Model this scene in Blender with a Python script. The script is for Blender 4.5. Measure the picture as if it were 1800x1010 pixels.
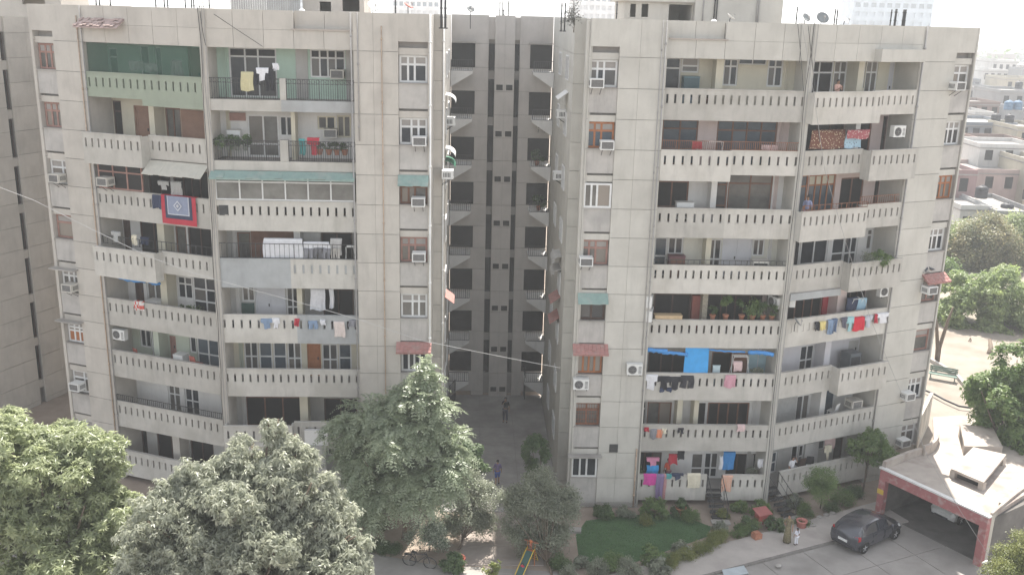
import bpy, bmesh, math, random
import numpy as np
from mathutils import Vector, Matrix

for _o in list(bpy.data.objects):
    bpy.data.objects.remove(_o, do_unlink=True)
SC = bpy.context.scene
COL = SC.collection
rnd = random.Random(7)
R = math.radians

# ------------------------------------------------------------------ camera
FPX, PITCH, ROLL, CAMH = 1691.7, R(15.836), R(1.4627), 26.2
_fw = Vector((0, math.cos(PITCH), -math.sin(PITCH)))
_up = Vector((0, math.sin(PITCH), math.cos(PITCH)))
_rt = Vector((1, 0, 0))
_R = math.cos(ROLL) * _rt + math.sin(ROLL) * _up
_U = -math.sin(ROLL) * _rt + math.cos(ROLL) * _up
CAMP = Vector((0, 0, CAMH))
cd = bpy.data.cameras.new('camera')
cd.lens = 36.0 * FPX / 1800.0
cd.sensor_width = 36.0
cd.clip_end = 6000
cam = bpy.data.objects.new('camera', cd)
COL.objects.link(cam)
cam.matrix_world = Matrix(((_R.x, _U.x, -_fw.x, 0), (_R.y, _U.y, -_fw.y, 0), (_R.z, _U.z, -_fw.z, CAMH), (0, 0, 0, 1)))
SC.camera = cam

# ------------------------------------------------------------------ sky, sun, exposure
SUN_EL, SUN_AZ = R(58), R(10.9)          # behind the blocks, a little to the right
wd = bpy.data.worlds.new('World')
SC.world = wd
wd.use_nodes = True
nt = wd.node_tree
nt.nodes.clear()
sky = nt.nodes.new('ShaderNodeTexSky')
sky.sky_type = 'NISHITA'
sky.sun_disc = False
sky.sun_elevation = SUN_EL
sky.sun_rotation = SUN_AZ
sky.dust_density = 1.0
sky.air_density = 1.0
sky.ozone_density = 1.0
bg = nt.nodes.new('ShaderNodeBackground')
bg.inputs['Strength'].default_value = 0.15
hs = nt.nodes.new('ShaderNodeHueSaturation')      # milky summer haze: the sky is almost white
hs.inputs['Saturation'].default_value = 0.25
wo = nt.nodes.new('ShaderNodeOutputWorld')
nt.links.new(sky.outputs[0], hs.inputs['Color'])
nt.links.new(hs.outputs[0], bg.inputs[0])
nt.links.new(bg.outputs[0], wo.inputs[0])
sl = bpy.data.lights.new('sun', 'SUN')
sl.energy = 5.0
sl.angle = R(0.7)
sl.color = (1.0, 0.95, 0.87)
so = bpy.data.objects.new('sun', sl)
COL.objects.link(so)
sdir = Vector((math.sin(SUN_AZ) * math.cos(SUN_EL), math.cos(SUN_AZ) * math.cos(SUN_EL), math.sin(SUN_EL)))
so.rotation_euler = sdir.to_track_quat('Z', 'Y').to_euler()
so.location = sdir * 200
SC.view_settings.view_transform = 'Standard'
SC.view_settings.look = 'None'
SC.view_settings.exposure = 1.3
SC.view_settings.gamma = 1.0

# ------------------------------------------------------------------ frames of the place
TH = R(2.5)
BR = Matrix.Translation((-0.3195, 47.878, 0)) @ Matrix.Rotation(TH, 4, 'Z')    # building axes: u right, v away

class Frame:
    """a vertical face of the building: s runs along it to the right, d goes inwards, z is up"""
    def __init__(self, u, v, ang=0.0, W=1.0):
        self.W = W
        self.M = BR @ Matrix.Translation((u, v, 0)) @ Matrix.Rotation(ang, 4, 'Z')
        self.I = self.M.inverted()
    def cast(self, x, y, d=0.0):
        dr = _fw + _R * ((x - 900) / FPX) - _U * ((y - 505) / FPX)
        p = self.I @ CAMP
        q = self.I.to_3x3() @ dr
        t = (d - p.y) / q.y
        h = p + q * t
        return h.x, h.z
    def pt(self, s, d, z):
        return self.M @ Vector((s, d, z))

def ground(x, y, z=0.0):
    dr = _fw + _R * ((x - 900) / FPX) - _U * ((y - 505) / FPX)
    t = (z - CAMH) / dr.z
    return CAMP + dr * t
def at_depth(x, y, Y):
    dr = _fw + _R * ((x - 900) / FPX) - _U * ((y - 505) / FPX)
    return CAMP + dr * (Y / dr.y)

FB = Frame(0, 0)
OB = math.atan2(2.75, 6.8)
LF = Frame(-14.8, 0.3, 0, 7.2)
LO = Frame(-21.6, 3.1, -OB, 7.335)
RF = Frame(7.6, 0.3, 0, 7.2)
RO = Frame(14.8, 0.35, OB, 7.335)
LP = Frame(-7.6, 0.0, 0, 3.75)
RP = Frame(3.85, 0.0, 0, 3.75)
LE = Frame(-24.6, 4.3, -OB, 3.235)
RE = Frame(21.6, 3.1, OB, 3.85)
def rail(f):
    return 22.82 - 3.0 * (8 - f)

# ------------------------------------------------------------------ materials
MATS = {}
def nd(nt, t, **k):
    n = nt.nodes.new(t)
    for a, b in k.items():
        setattr(n, a, b)
    return n
def mat(name, col, rough=0.85, var=0.12, scale=1.5, streak=0.0, bump=0.0, bscale=30, metal=0.0, spec=0.3, stain=None, stain_amt=0.0, stain_scale=0.7, tint2=None, rand=0.0, curtain=None):
    if name in MATS:
        return MATS[name]
    m = bpy.data.materials.new(name)
    m.use_nodes = True
    nt = m.node_tree
    b = nt.nodes['Principled BSDF']
    b.inputs['Roughness'].default_value = rough
    b.inputs['Metallic'].default_value = metal
    b.inputs['Specular IOR Level'].default_value = spec
    c4 = (*col, 1)
    L = nt.links.new
    geo = nd(nt, 'ShaderNodeNewGeometry')
    n1 = nd(nt, 'ShaderNodeTexNoise')
    n1.inputs['Scale'].default_value = scale
    n1.inputs['Detail'].default_value = 6
    n1.inputs['Roughness'].default_value = 0.65
    L(geo.outputs['Position'], n1.inputs['Vector'])
    mx = nd(nt, 'ShaderNodeMixRGB', blend_type='MIX')
    mr = nd(nt, 'ShaderNodeMapRange')
    mr.inputs[1].default_value = 0.3
    mr.inputs[2].default_value = 0.7
    L(n1.outputs['Fac'], mr.inputs[0])
    L(mr.outputs[0], mx.inputs[0])
    t2 = tint2 or col
    mx.inputs[1].default_value = (*[max(0, c * (1 - var)) for c in t2], 1)
    mx.inputs[2].default_value = (*[min(1, c * (1 + var)) for c in col], 1)
    cur = mx.outputs[0]
    if streak > 0:
        mp = nd(nt, 'ShaderNodeMapping')
        mp.inputs['Scale'].default_value = (1.7, 1.7, 0.3)
        L(geo.outputs['Position'], mp.inputs['Vector'])
        n2 = nd(nt, 'ShaderNodeTexNoise')
        n2.inputs['Scale'].default_value = 1.3
        n2.inputs['Detail'].default_value = 7
        n2.inputs['Roughness'].default_value = 0.7
        L(mp.outputs[0], n2.inputs['Vector'])
        r2 = nd(nt, 'ShaderNodeMapRange')
        r2.inputs[1].default_value = 0.5
        r2.inputs[2].default_value = 0.75
        r2.inputs[4].default_value = streak
        L(n2.outputs['Fac'], r2.inputs[0])
        m2 = nd(nt, 'ShaderNodeMixRGB')
        L(r2.outputs[0], m2.inputs[0])
        L(cur, m2.inputs[1])
        m2.inputs[2].default_value = (*[c * 0.45 for c in col], 1)
        cur = m2.outputs[0]
    if stain is not None:
        n3 = nd(nt, 'ShaderNodeTexNoise')
        n3.inputs['Scale'].default_value = stain_scale
        n3.inputs['Detail'].default_value = 8
        L(geo.outputs['Position'], n3.inputs['Vector'])
        r3 = nd(nt, 'ShaderNodeMapRange')
        r3.inputs[1].default_value = 0.5
        r3.inputs[2].default_value = 0.68
        r3.inputs[4].default_value = stain_amt
        L(n3.outputs['Fac'], r3.inputs[0])
        m3 = nd(nt, 'ShaderNodeMixRGB')
        L(r3.outputs[0], m3.inputs[0])
        L(cur, m3.inputs[1])
        m3.inputs[2].default_value = (*stain, 1)
        cur = m3.outputs[0]
    if rand > 0 or curtain is not None:
        oi = nd(nt, 'ShaderNodeObjectInfo')
    if rand > 0:                       # every panel or parapet was painted or patched at another time
        hsv = nd(nt, 'ShaderNodeHueSaturation')
        rr = nd(nt, 'ShaderNodeMapRange')
        rr.inputs[3].default_value = 1.0 - rand
        rr.inputs[4].default_value = 1.0 + rand
        L(oi.outputs['Random'], rr.inputs[0])
        L(rr.outputs[0], hsv.inputs['Value'])
        L(cur, hsv.inputs['Color'])
        cur = hsv.outputs[0]
    if curtain is not None:            # some panes have a curtain drawn behind them
        cr = nd(nt, 'ShaderNodeValToRGB')
        cr.color_ramp.interpolation = 'CONSTANT'
        cr.color_ramp.elements[0].color = (0, 0, 0, 1)
        cr.color_ramp.elements[1].position = 0.6
        cr.color_ramp.elements[1].color = (0.45, 0.45, 0.45, 1)
        e3 = cr.color_ramp.elements.new(0.82)
        e3.color = (1, 1, 1, 1)
        L(oi.outputs['Random'], cr.inputs[0])
        m5 = nd(nt, 'ShaderNodeMixRGB')
        L(cr.outputs[0], m5.inputs[0])
        L(cur, m5.inputs[1])
        m5.inputs[2].default_value = (*curtain, 1)
        cur = m5.outputs[0]
    L(cur, b.inputs['Base Color'])
    if bump > 0:
        n4 = nd(nt, 'ShaderNodeTexNoise')
        n4.inputs['Scale'].default_value = bscale
        n4.inputs['Detail'].default_value = 4
        L(geo.outputs['Position'], n4.inputs['Vector'])
        bp = nd(nt, 'ShaderNodeBump')
        bp.inputs['Strength'].default_value = bump
        bp.inputs['Distance'].default_value = 0.02
        L(n4.outputs['Fac'], bp.inputs['Height'])
        L(bp.outputs[0], b.inputs['Normal'])
    MATS[name] = m
    return m
def leafmat(name, col, col2, scale=2.0, trans=0.35, rough=0.45):
    m = bpy.data.materials.new(name)
    m.use_nodes = True
    nt = m.node_tree
    b = nt.nodes['Principled BSDF']
    L = nt.links.new
    geo = nd(nt, 'ShaderNodeNewGeometry')
    n1 = nd(nt, 'ShaderNodeTexNoise')
    n1.inputs['Scale'].default_value = scale
    n1.inputs['Detail'].default_value = 4
    L(geo.outputs['Position'], n1.inputs['Vector'])
    n2 = nd(nt, 'ShaderNodeTexWhiteNoise')
    L(geo.outputs['Random Per Island'], n2.inputs['Vector'])
    ad = nd(nt, 'ShaderNodeMath', operation='ADD')
    mu = nd(nt, 'ShaderNodeMath', operation='MULTIPLY')
    mu.inputs[1].default_value = 0.5
    L(n2.outputs['Value'], mu.inputs[0])
    L(n1.outputs['Fac'], ad.inputs[0])
    L(mu.outputs[0], ad.inputs[1])
    mr = nd(nt, 'ShaderNodeMapRange')
    mr.inputs[1].default_value = 0.45
    mr.inputs[2].default_value = 1.05
    L(ad.outputs[0], mr.inputs[0])
    mx = nd(nt, 'ShaderNodeMixRGB')
    L(mr.outputs[0], mx.inputs[0])
    mx.inputs[1].default_value = (*col, 1)
    mx.inputs[2].default_value = (*col2, 1)
    L(mx.outputs[0], b.inputs['Base Color'])
    b.inputs['Roughness'].default_value = rough
    b.inputs['Specular IOR Level'].default_value = 0.45
    tr = nd(nt, 'ShaderNodeBsdfTranslucent')
    hv = nd(nt, 'ShaderNodeHueSaturation')
    hv.inputs['Value'].default_value = 1.5
    hv.inputs['Saturation'].default_value = 1.1
    L(mx.outputs[0], hv.inputs['Color'])
    L(hv.outputs[0], tr.inputs['Color'])
    ms = nd(nt, 'ShaderNodeMixShader')
    ms.inputs[0].default_value = trans
    L(b.outputs[0], ms.inputs[1])
    L(tr.outputs[0], ms.inputs[2])
    L(ms.outputs[0], nt.nodes['Material Output'].inputs[0])
    MATS[name] = m
    return m
def glass(name, col, rough=0.12, spec=0.5, curtain=None):
    return mat(name, col, rough=rough, var=0.35, scale=1.1, spec=spec, curtain=curtain)

PL = mat('plaster_pink', (0.475, 0.445, 0.40), 0.92, 0.07, 0.8, rand=0.045, streak=0.26, bump=0.25, bscale=60, stain=(0.33, 0.30, 0.27), stain_amt=0.35)
PR = mat('plaster_grey', (0.485, 0.468, 0.425), 0.92, 0.07, 0.8, rand=0.04, streak=0.24, bump=0.25, bscale=60, stain=(0.36, 0.34, 0.30), stain_amt=0.3)
CRM = mat('parapet_cream', (0.47, 0.45, 0.41), 0.9, 0.1, 1.2, rand=0.12, streak=0.42, bump=0.2, stain=(0.33, 0.31, 0.27), stain_amt=0.5)
GRYP = mat('patched_cement', (0.36, 0.37, 0.37), 0.92, 0.1, 1.5, streak=0.3, bump=0.3, stain=(0.27, 0.27, 0.26), stain_amt=0.5)
SILLG = mat('sill_cement', (0.43, 0.41, 0.385), 0.92, 0.1, 1.5, streak=0.45, bump=0.3, stain=(0.26, 0.25, 0.24), stain_amt=0.5)
JNT = mat('joint_dark', (0.27, 0.255, 0.235), 0.95, 0.1)  # plain dark tone behind open joints
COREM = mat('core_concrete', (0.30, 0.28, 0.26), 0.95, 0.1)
WW = mat('whitewash', (0.62, 0.61, 0.59), 0.9, 0.06, 1.2, streak=0.25)
CREAMW = mat('cream_wall', (0.56, 0.525, 0.42), 0.9, 0.06, 1.2, streak=0.2)
MINT = mat('mint_wall', (0.42, 0.55, 0.46), 0.9, 0.06, 1.2, streak=0.2)
PINKW = mat('pale_pink_wall', (0.60, 0.50, 0.47), 0.9, 0.06, 1.2, streak=0.2)
GREYW = mat('grey_wall', (0.40, 0.39, 0.37), 0.9, 0.1, 1.2, streak=0.3)
GLS = glass('window_glass', (0.030, 0.034, 0.040), 0.12, curtain=(0.13, 0.12, 0.11))
GLB = glass('blue_glass', (0.06, 0.08, 0.10), 0.15, curtain=(0.11, 0.13, 0.15))
GLD = glass('dark_interior', (0.018, 0.017, 0.017), 0.5, 0.2)
GLC = glass('curtained_glass', (0.12, 0.115, 0.105), 0.2, curtain=(0.23, 0.2, 0.17))
FRW = mat('white_frame', (0.62, 0.62, 0.61), 0.6, 0.08, 3)
FRB = mat('brown_frame', (0.17, 0.085, 0.055), 0.6, 0.2, 3)
FRO = mat('orange_wood', (0.33, 0.13, 0.055), 0.6, 0.2, 4)
FRP = mat('faded_pink_wood', (0.30, 0.17, 0.14), 0.7, 0.2, 4)
FRD = mat('dark_wood', (0.075, 0.045, 0.035), 0.6, 0.2, 3)
DRB = mat('brown_door', (0.25, 0.145, 0.10), 0.65, 0.15, 2)
DRW = mat('white_door', (0.55, 0.55, 0.57), 0.7, 0.06, 2)
IRON = mat('dark_iron', (0.045, 0.045, 0.045), 0.6, 0.3, 8, spec=0.4)
RUST = mat('rust_iron', (0.22, 0.10, 0.06), 0.8, 0.3, 8)
RUSTP = mat('rusty_pipe', (0.42, 0.32, 0.24), 0.8, 0.25, 5)
GPIPE = mat('grey_pipe', (0.30, 0.29, 0.28), 0.7, 0.15, 4)
WPIPE = mat('white_pipe', (0.72, 0.72, 0.70), 0.6, 0.08, 4)
WHT = mat('white_enamel', (0.66, 0.66, 0.64), 0.5, 0.06, 4, streak=0.15)
OFFW = mat('aged_enamel', (0.52, 0.50, 0.45), 0.6, 0.1, 4, streak=0.25)
ACD = mat('ac_dark', (0.06, 0.06, 0.06), 0.7, 0.2, 10)
ACG = mat('ac_grille', (0.30, 0.29, 0.28), 0.7, 0.15, 10)
TILE = mat('red_tile', (0.37, 0.19, 0.17), 0.85, 0.2, 5, stain=(0.3, 0.25, 0.22), stain_amt=0.5, stain_scale=4)
AWG = mat('green_awning', (0.23, 0.32, 0.29), 0.85, 0.12, 3, stain=(0.35, 0.36, 0.33), stain_amt=0.5, stain_scale=2)
AWC = mat('canvas_awning', (0.47, 0.45, 0.39), 0.9, 0.1, 3, streak=0.2)
TARP = mat('blue_tarp', (0.06, 0.24, 0.55), 0.55, 0.12, 3, bump=0.6, bscale=6)
CONC = mat('concrete', (0.34, 0.32, 0.295), 0.93, 0.12, 1.0, bump=0.2, stain=(0.22, 0.2, 0.185), stain_amt=0.6, stain_scale=0.6)
ROOFC = mat('roof_concrete', (0.38, 0.335, 0.295), 0.93, 0.12, 1.2, bump=0.2, stain=(0.22, 0.175, 0.155), stain_amt=0.75, stain_scale=0.9)
TARM = mat('tarmac', (0.12, 0.115, 0.11), 0.9, 0.1, 2)
SOIL = mat('dusty_soil', (0.30, 0.245, 0.20), 0.95, 0.15, 0.8, bump=0.5, bscale=8, stain=(0.2, 0.16, 0.125), stain_amt=0.6, stain_scale=0.5)
REDP = mat('faded_red_paint', (0.33, 0.13, 0.13), 0.85, 0.12, 2, stain=(0.42, 0.36, 0.33), stain_amt=0.6, stain_scale=3)
BLK = mat('black_plastic', (0.03, 0.03, 0.033), 0.5, 0.2, 5)
DISHG = mat('dish_grey', (0.22, 0.23, 0.23), 0.6, 0.1, 5)
WOODB = mat('bark', (0.13, 0.10, 0.075), 0.95, 0.3, 6, bump=0.6, bscale=20)
POT = mat('terracotta', (0.36, 0.16, 0.10), 0.9, 0.15, 8)
SKIN = mat('skin', (0.30, 0.17, 0.11), 0.6, 0.05)
HAIR = mat('black_hair', (0.015, 0.013, 0.012), 0.5, 0.1)
def cm(rgb):
    return mat('cloth_%d_%d_%d' % tuple(int(c * 100) for c in rgb), rgb, 0.95, 0.1, 6)

# ------------------------------------------------------------------ mesh helpers
WM = {}
class MB:
    def __init__(self):
        self.v = []; self.f = []; self.mi = []
    def box(self, x0, x1, y0, y1, z0, z1, mi=0):
        n = len(self.v)
        self.v += [(x0, y0, z0), (x1, y0, z0), (x1, y1, z0), (x0, y1, z0), (x0, y0, z1), (x1, y0, z1), (x1, y1, z1), (x0, y1, z1)]
        for q in ((0, 3, 2, 1), (4, 5, 6, 7), (0, 1, 5, 4), (1, 2, 6, 5), (2, 3, 7, 6), (3, 0, 4, 7)):
            self.f.append(tuple(n + i for i in q)); self.mi.append(mi)
    def hexa(self, pts, mi=0):
        n = len(self.v); self.v += [tuple(p) for p in pts]
        for q in ((0, 3, 2, 1), (4, 5, 6, 7), (0, 1, 5, 4), (1, 2, 6, 5), (2, 3, 7, 6), (3, 0, 4, 7)):
            self.f.append(tuple(n + i for i in q)); self.mi.append(mi)
    def face(self, pts, mi=0):
        n = len(self.v); self.v += [tuple(p) for p in pts]
        self.f.append(tuple(range(n, n + len(pts)))); self.mi.append(mi)
    def prism(self, poly, z0, z1, mi=0):
        n = len(self.v); k = len(poly)
        self.v += [(x, y, z0) for x, y in poly] + [(x, y, z1) for x, y in poly]
        self.f.append(tuple(n + i for i in reversed(range(k)))); self.mi.append(mi)
        self.f.append(tuple(n + k + i for i in range(k))); self.mi.append(mi)
        for i in range(k):
            j = (i + 1) % k
            self.f.append((n + i, n + j, n + k + j, n + k + i)); self.mi.append(mi)
    def tube(self, pts, r, seg=6, r1=None, mi=0, cap=True):
        pts = [Vector(p) for p in pts]; n0 = len(self.v); k = len(pts)
        for i, p in enumerate(pts):
            t = (pts[min(i + 1, k - 1)] - pts[max(i - 1, 0)]).normalized()
            a = Vector((0, 0, 1)) if abs(t.z) < 0.9 else Vector((1, 0, 0))
            u = t.cross(a).normalized(); w = t.cross(u)
            rr = r if r1 is None else r + (r1 - r) * i / max(1, k - 1)
            if isinstance(r, (list, tuple)):
                rr = r[i]
            for j in range(seg):
                an = 2 * math.pi * j / seg
                q = p + (u * math.cos(an) + w * math.sin(an)) * rr
                self.v.append((q.x, q.y, q.z))
        for i in range(k - 1):
            for j in range(seg):
                a = n0 + i * seg + j; b = n0 + i * seg + (j + 1) % seg
                self.f.append((a, b, b + seg, a + seg)); self.mi.append(mi)
        if cap:
            self.f.append(tuple(n0 + j for j in reversed(range(seg)))); self.mi.append(mi)
            self.f.append(tuple(n0 + (k - 1) * seg + j for j in range(seg))); self.mi.append(mi)
    def lathe(self, prof, c=(0, 0, 0), seg=12, mi=0, axis='z'):
        n0 = len(self.v); k = len(prof)
        for r_, h in prof:
            for j in range(seg):
                an = 2 * math.pi * j / seg
                a, b = r_ * math.cos(an), r_ * math.sin(an)
                if axis == 'z': p = (c[0] + a, c[1] + b, c[2] + h)
                elif axis == 'y': p = (c[0] + a, c[1] + h, c[2] + b)
                else: p = (c[0] + h, c[1] + a, c[2] + b)
                self.v.append(p)
        for i in range(k - 1):
            for j in range(seg):
                a = n0 + i * seg + j; b = n0 + i * seg + (j + 1) % seg
                self.f.append((a, b, b + seg, a + seg)); self.mi.append(mi)
        self.f.append(tuple(n0 + j for j in reversed(range(seg)))); self.mi.append(mi)
        self.f.append(tuple(n0 + (k - 1) * seg + j for j in range(seg))); self.mi.append(mi)
    def holed(self, s0, s1, z0, z1, d0, d1, holes, mi=0):
        zs = sorted(set([z0, z1] + [min(max(h[2], z0), z1) for h in holes] + [min(max(h[3], z0), z1) for h in holes]))
        for a, b in zip(zs, zs[1:]):
            if b - a < 1e-5: continue
            m = (a + b) / 2
            cut = sorted([(max(h[0], s0), min(h[1], s1)) for h in holes if h[2] < m < h[3] and h[1] > s0 and h[0] < s1])
            x = s0
            for p, q in cut:
                if p > x + 1e-5: self.box(x, p, d0, d1, a, b, mi)
                x = max(x, q)
            if s1 > x + 1e-5: self.box(x, s1, d0, d1, a, b, mi)
    def mesh(self, name, mats, smooth=False):
        me = bpy.data.meshes.new(name)
        me.from_pydata(self.v, [], self.f)
        if not isinstance(mats, (list, tuple)): mats = [mats]
        for m in mats: me.materials.append(m)
        if len(mats) > 1:
            me.polygons.foreach_set('material_index', self.mi)
        if smooth:
            me.polygons.foreach_set('use_smooth', [True] * len(me.polygons))
        me.update()
        return me

def put(name, me, W=None, parent=None, kind=None, label=None, cat=None, group=None):
    o = bpy.data.objects.new(name, me)
    COL.objects.link(o)
    W = W if W is not None else Matrix.Identity(4)
    if parent is not None:
        o.parent = parent
        o.matrix_basis = WM[parent.name].inverted() @ W
    else:
        o.matrix_basis = W
    WM[o.name] = W.copy()
    if kind: o['kind'] = kind
    if label: o['label'] = label
    if cat: o['category'] = cat
    if group: o['group'] = group
    return o
def tag(o, label, cat, group=None):
    o['label'] = label; o['category'] = cat
    if group: o['group'] = group
    return o
def empty(name, W, label, cat, group=None):
    return put(name, None, W, None, None, label, cat, group)
def fix_normals(me):
    bm = bmesh.new(); bm.from_mesh(me)
    bmesh.ops.recalc_face_normals(bm, faces=bm.faces)
    bm.to_mesh(me); bm.free()

CUBES = {}
def cube(m):
    if m.name not in CUBES:
        b = MB(); b.box(0, 1, 0, 1, 0, 1)
        CUBES[m.name] = b.mesh('block_' + m.name, m)
    return CUBES[m.name]
def piece(name, par, fr, s0, s1, d0, d1, z0, z1, m, kind=None):
    """a plain rectangular piece: one shared mesh, sized by the object's scale"""
    W = fr.M @ Matrix.Translation((s0, d0, z0)) @ Matrix.Diagonal((s1 - s0, d1 - d0, z1 - z0, 1))
    return put(name, cube(m), W, par, kind)
def part(name, mb, m, par, fr, smooth=False):
    return put(name, mb.mesh(name, m, smooth), fr.M, par)
def copy_tree(o, W, parent=None):
    c = o.copy(); COL.objects.link(c)
    if parent is not None:
        c.parent = parent
        c.matrix_basis = o.matrix_basis.copy()
    else:
        c.matrix_basis = W
    WM[c.name] = W.copy()
    for ch in list(o.children):
        copy_tree(ch, W @ ch.matrix_basis, c)
    return c

# ------------------------------------------------------------------ windows and doors
def window(fr, par, s0, s1, z0, z1, d, cols=2, fm=FRW, pm=GLS, top=0.0, fw=0.08, topm=None, low=0.0, lowm=None, bars=False, name='window'):
    """frame mesh with its panes as sub-parts; top / low = share of the height taken by a transom or lower row"""
    if isinstance(cols, int): cols = [1] * cols
    mb = MB()
    o0, o1 = d, d + 0.07
    mb.box(s0, s1, o0, o1, z1 - fw, z1); mb.box(s0, s1, o0, o1, z0, z0 + fw)
    mb.box(s0, s0 + fw, o0, o1, z0 + fw, z1 - fw); mb.box(s1 - fw, s1, o0, o1, z0 + fw, z1 - fw)
    zt = z1 - fw - (z1 - z0) * top if top else z1 - fw
    zl = z0 + fw + (z1 - z0) * low if low else z0 + fw
    if top: mb.box(s0 + fw, s1 - fw, o0 + 0.002, o1, zt - fw, zt)
    if low: mb.box(s0 + fw, s1 - fw, o0 + 0.002, o1, zl, zl + fw)
    tot = float(sum(cols)); x = s0 + fw; wi = s1 - s0 - 2 * fw
    cells = []
    for i, c in enumerate(cols):
        x1 = x + wi * c / tot
        a = x + (fw * 0.5 if i else 0); b = x1 - (fw * 0.5 if i < len(cols) - 1 else 0)
        if i < len(cols) - 1:
            mb.box(x1 - fw * 0.5, x1 + fw * 0.5, o0 + 0.001, o1, z0 + fw, z1 - fw)
        cells.append((a, b, zl + (fw if low else 0), zt - (fw if top else 0), pm))
        if top: cells.append((a, b, zt, z1 - fw, topm or pm))
        if low: cells.append((a, b, z0 + fw, zl, lowm or pm))
        x = x1
    if bars:
        nb = int((s1 - s0) / 0.13)
        for i in range(1, nb):
            xx = s0 + (s1 - s0) * i / nb
            mb.box(xx - 0.01, xx + 0.01, o0 - 0.03, o0 - 0.01, z0, z1)
        for k in range(1, 4):
            zz = z0 + (z1 - z0) * k / 4
            mb.box(s0, s1, o0 - 0.031, o0 - 0.012, zz - 0.01, zz + 0.01)
    w = part(name, mb, fm, par, fr)
    for a, b, c, e, m in cells:
        piece('pane', w, fr, a, b, d + 0.035, d + 0.055, c, e, m)
    return w
def door(fr, par, s0, s1, z0, z1, d, m=DRB, fm=None, leaves=1):
    mb = MB(); fw = 0.07
    mb.box(s0, s0 + fw, d, d + 0.09, z0, z1); mb.box(s1 - fw, s1, d, d + 0.09, z0, z1); mb.box(s0 + fw, s1 - fw, d, d + 0.09, z1 - fw, z1)
    o = part('door', mb, fm or m, par, fr)
    wi = (s1 - s0 - 2 * fw) / leaves
    for i in range(leaves):
        a = s0 + fw + i * wi + 0.006; b = a + wi - 0.012
        lb = MB()
        lb.holed(a, b, z0, z1 - fw, d + 0.03, d + 0.06, [(a + 0.1, b - 0.1, z0 + 0.15, z0 + 0.9), (a + 0.1, b - 0.1, z0 + 1.02, z1 - fw - 0.12)])
        lb.box(a + 0.1, b - 0.1, d + 0.045, d + 0.058, z0 + 0.15, z1 - fw - 0.12)
        part('door_leaf', lb, m, o, fr)
    piece('handle', o, fr, s0 + fw + wi - 0.12, s0 + fw + wi - 0.06, d + 0.0, d + 0.028, z0 + 0.95, z0 + 1.1, IRON)
    return o
# ------------------------------------------------------------------ ground
gm = MB()
gm.face([(-400, -60, 0), (900, -60, 0), (900, 1500, 0), (-400, 1500, 0)])
put('ground', gm.mesh('ground', SOIL), None, None, 'structure')

# ------------------------------------------------------------------ the two blocks
left = empty('apartment_block', BR @ Matrix.Translation((-14.5, 3, 0)), 'eight storey beige apartment block left of the narrow courtyard', 'apartment block')
right = empty('apartment_block', BR @ Matrix.Translation((14.5, 3, 0)), 'eight storey beige apartment block right of the courtyard, beside the garage', 'apartment block')
stair = empty('stair_block', BR @ Matrix.Translation((0, 17, 0)), 'grey stair tower block closing the back of the narrow courtyard', 'apartment block')
wing = empty('apartment_block', BR @ Matrix.Translation((-34, 12, 0)), 'shaded apartment wing with slit windows at the far left edge', 'apartment block')

def core(par, poly, z1=25.3):
    mb = MB(); mb.prism(poly, 0, z1)
    o = put('inner_wall', mb.mesh('inner_wall', COREM), BR, par); fix_normals(o.data)
    return o
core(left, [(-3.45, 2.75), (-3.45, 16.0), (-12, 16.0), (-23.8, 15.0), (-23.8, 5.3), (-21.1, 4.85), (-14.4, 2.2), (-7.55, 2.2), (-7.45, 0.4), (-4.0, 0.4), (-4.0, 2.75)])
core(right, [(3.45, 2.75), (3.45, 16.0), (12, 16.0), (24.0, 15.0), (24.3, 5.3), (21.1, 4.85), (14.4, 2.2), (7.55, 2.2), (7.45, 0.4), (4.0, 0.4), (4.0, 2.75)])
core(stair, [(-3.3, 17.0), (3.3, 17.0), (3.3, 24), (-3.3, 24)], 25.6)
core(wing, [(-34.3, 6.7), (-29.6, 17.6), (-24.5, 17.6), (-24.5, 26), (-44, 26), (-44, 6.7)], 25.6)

core(wing, [(-34.5, 6.4), (-36.5, 3.0), (-44, -4), (-54, -4), (-54, 9), (-44.2, 6.6)], 25.6)  # unseen continuation of the next block, added to shade the left court
ROWZ = [26.1] + [24.32 - 1.5 * k for k in range(17)] + [0.0]
def panels(par, fr, s0, s1, m, d=0.0, cuts=(), z0=0.0, z1=26.1, th=0.1):
    """cast panels with open joints between them"""
    xs = [s0] + list(cuts) + [s1]
    for a, b in zip(ROWZ, ROWZ[1:]):
        if b < z0 - 1e-4 or a > z1 + 1e-4: continue
        for p, q in zip(xs, xs[1:]):
            piece('wall_panel', par, fr, p + (0.005 if p > s0 else 0), q - (0.005 if q < s1 else 0), d, d + th, b + 0.013, a - (0.013 if a < 26 else 0), m)
    piece('panel_backing', par, fr, s0 + 0.004, s1 - 0.004, d + 0.045, d + th + 0.12, z0, z1 - 0.03, JNT)

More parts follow.
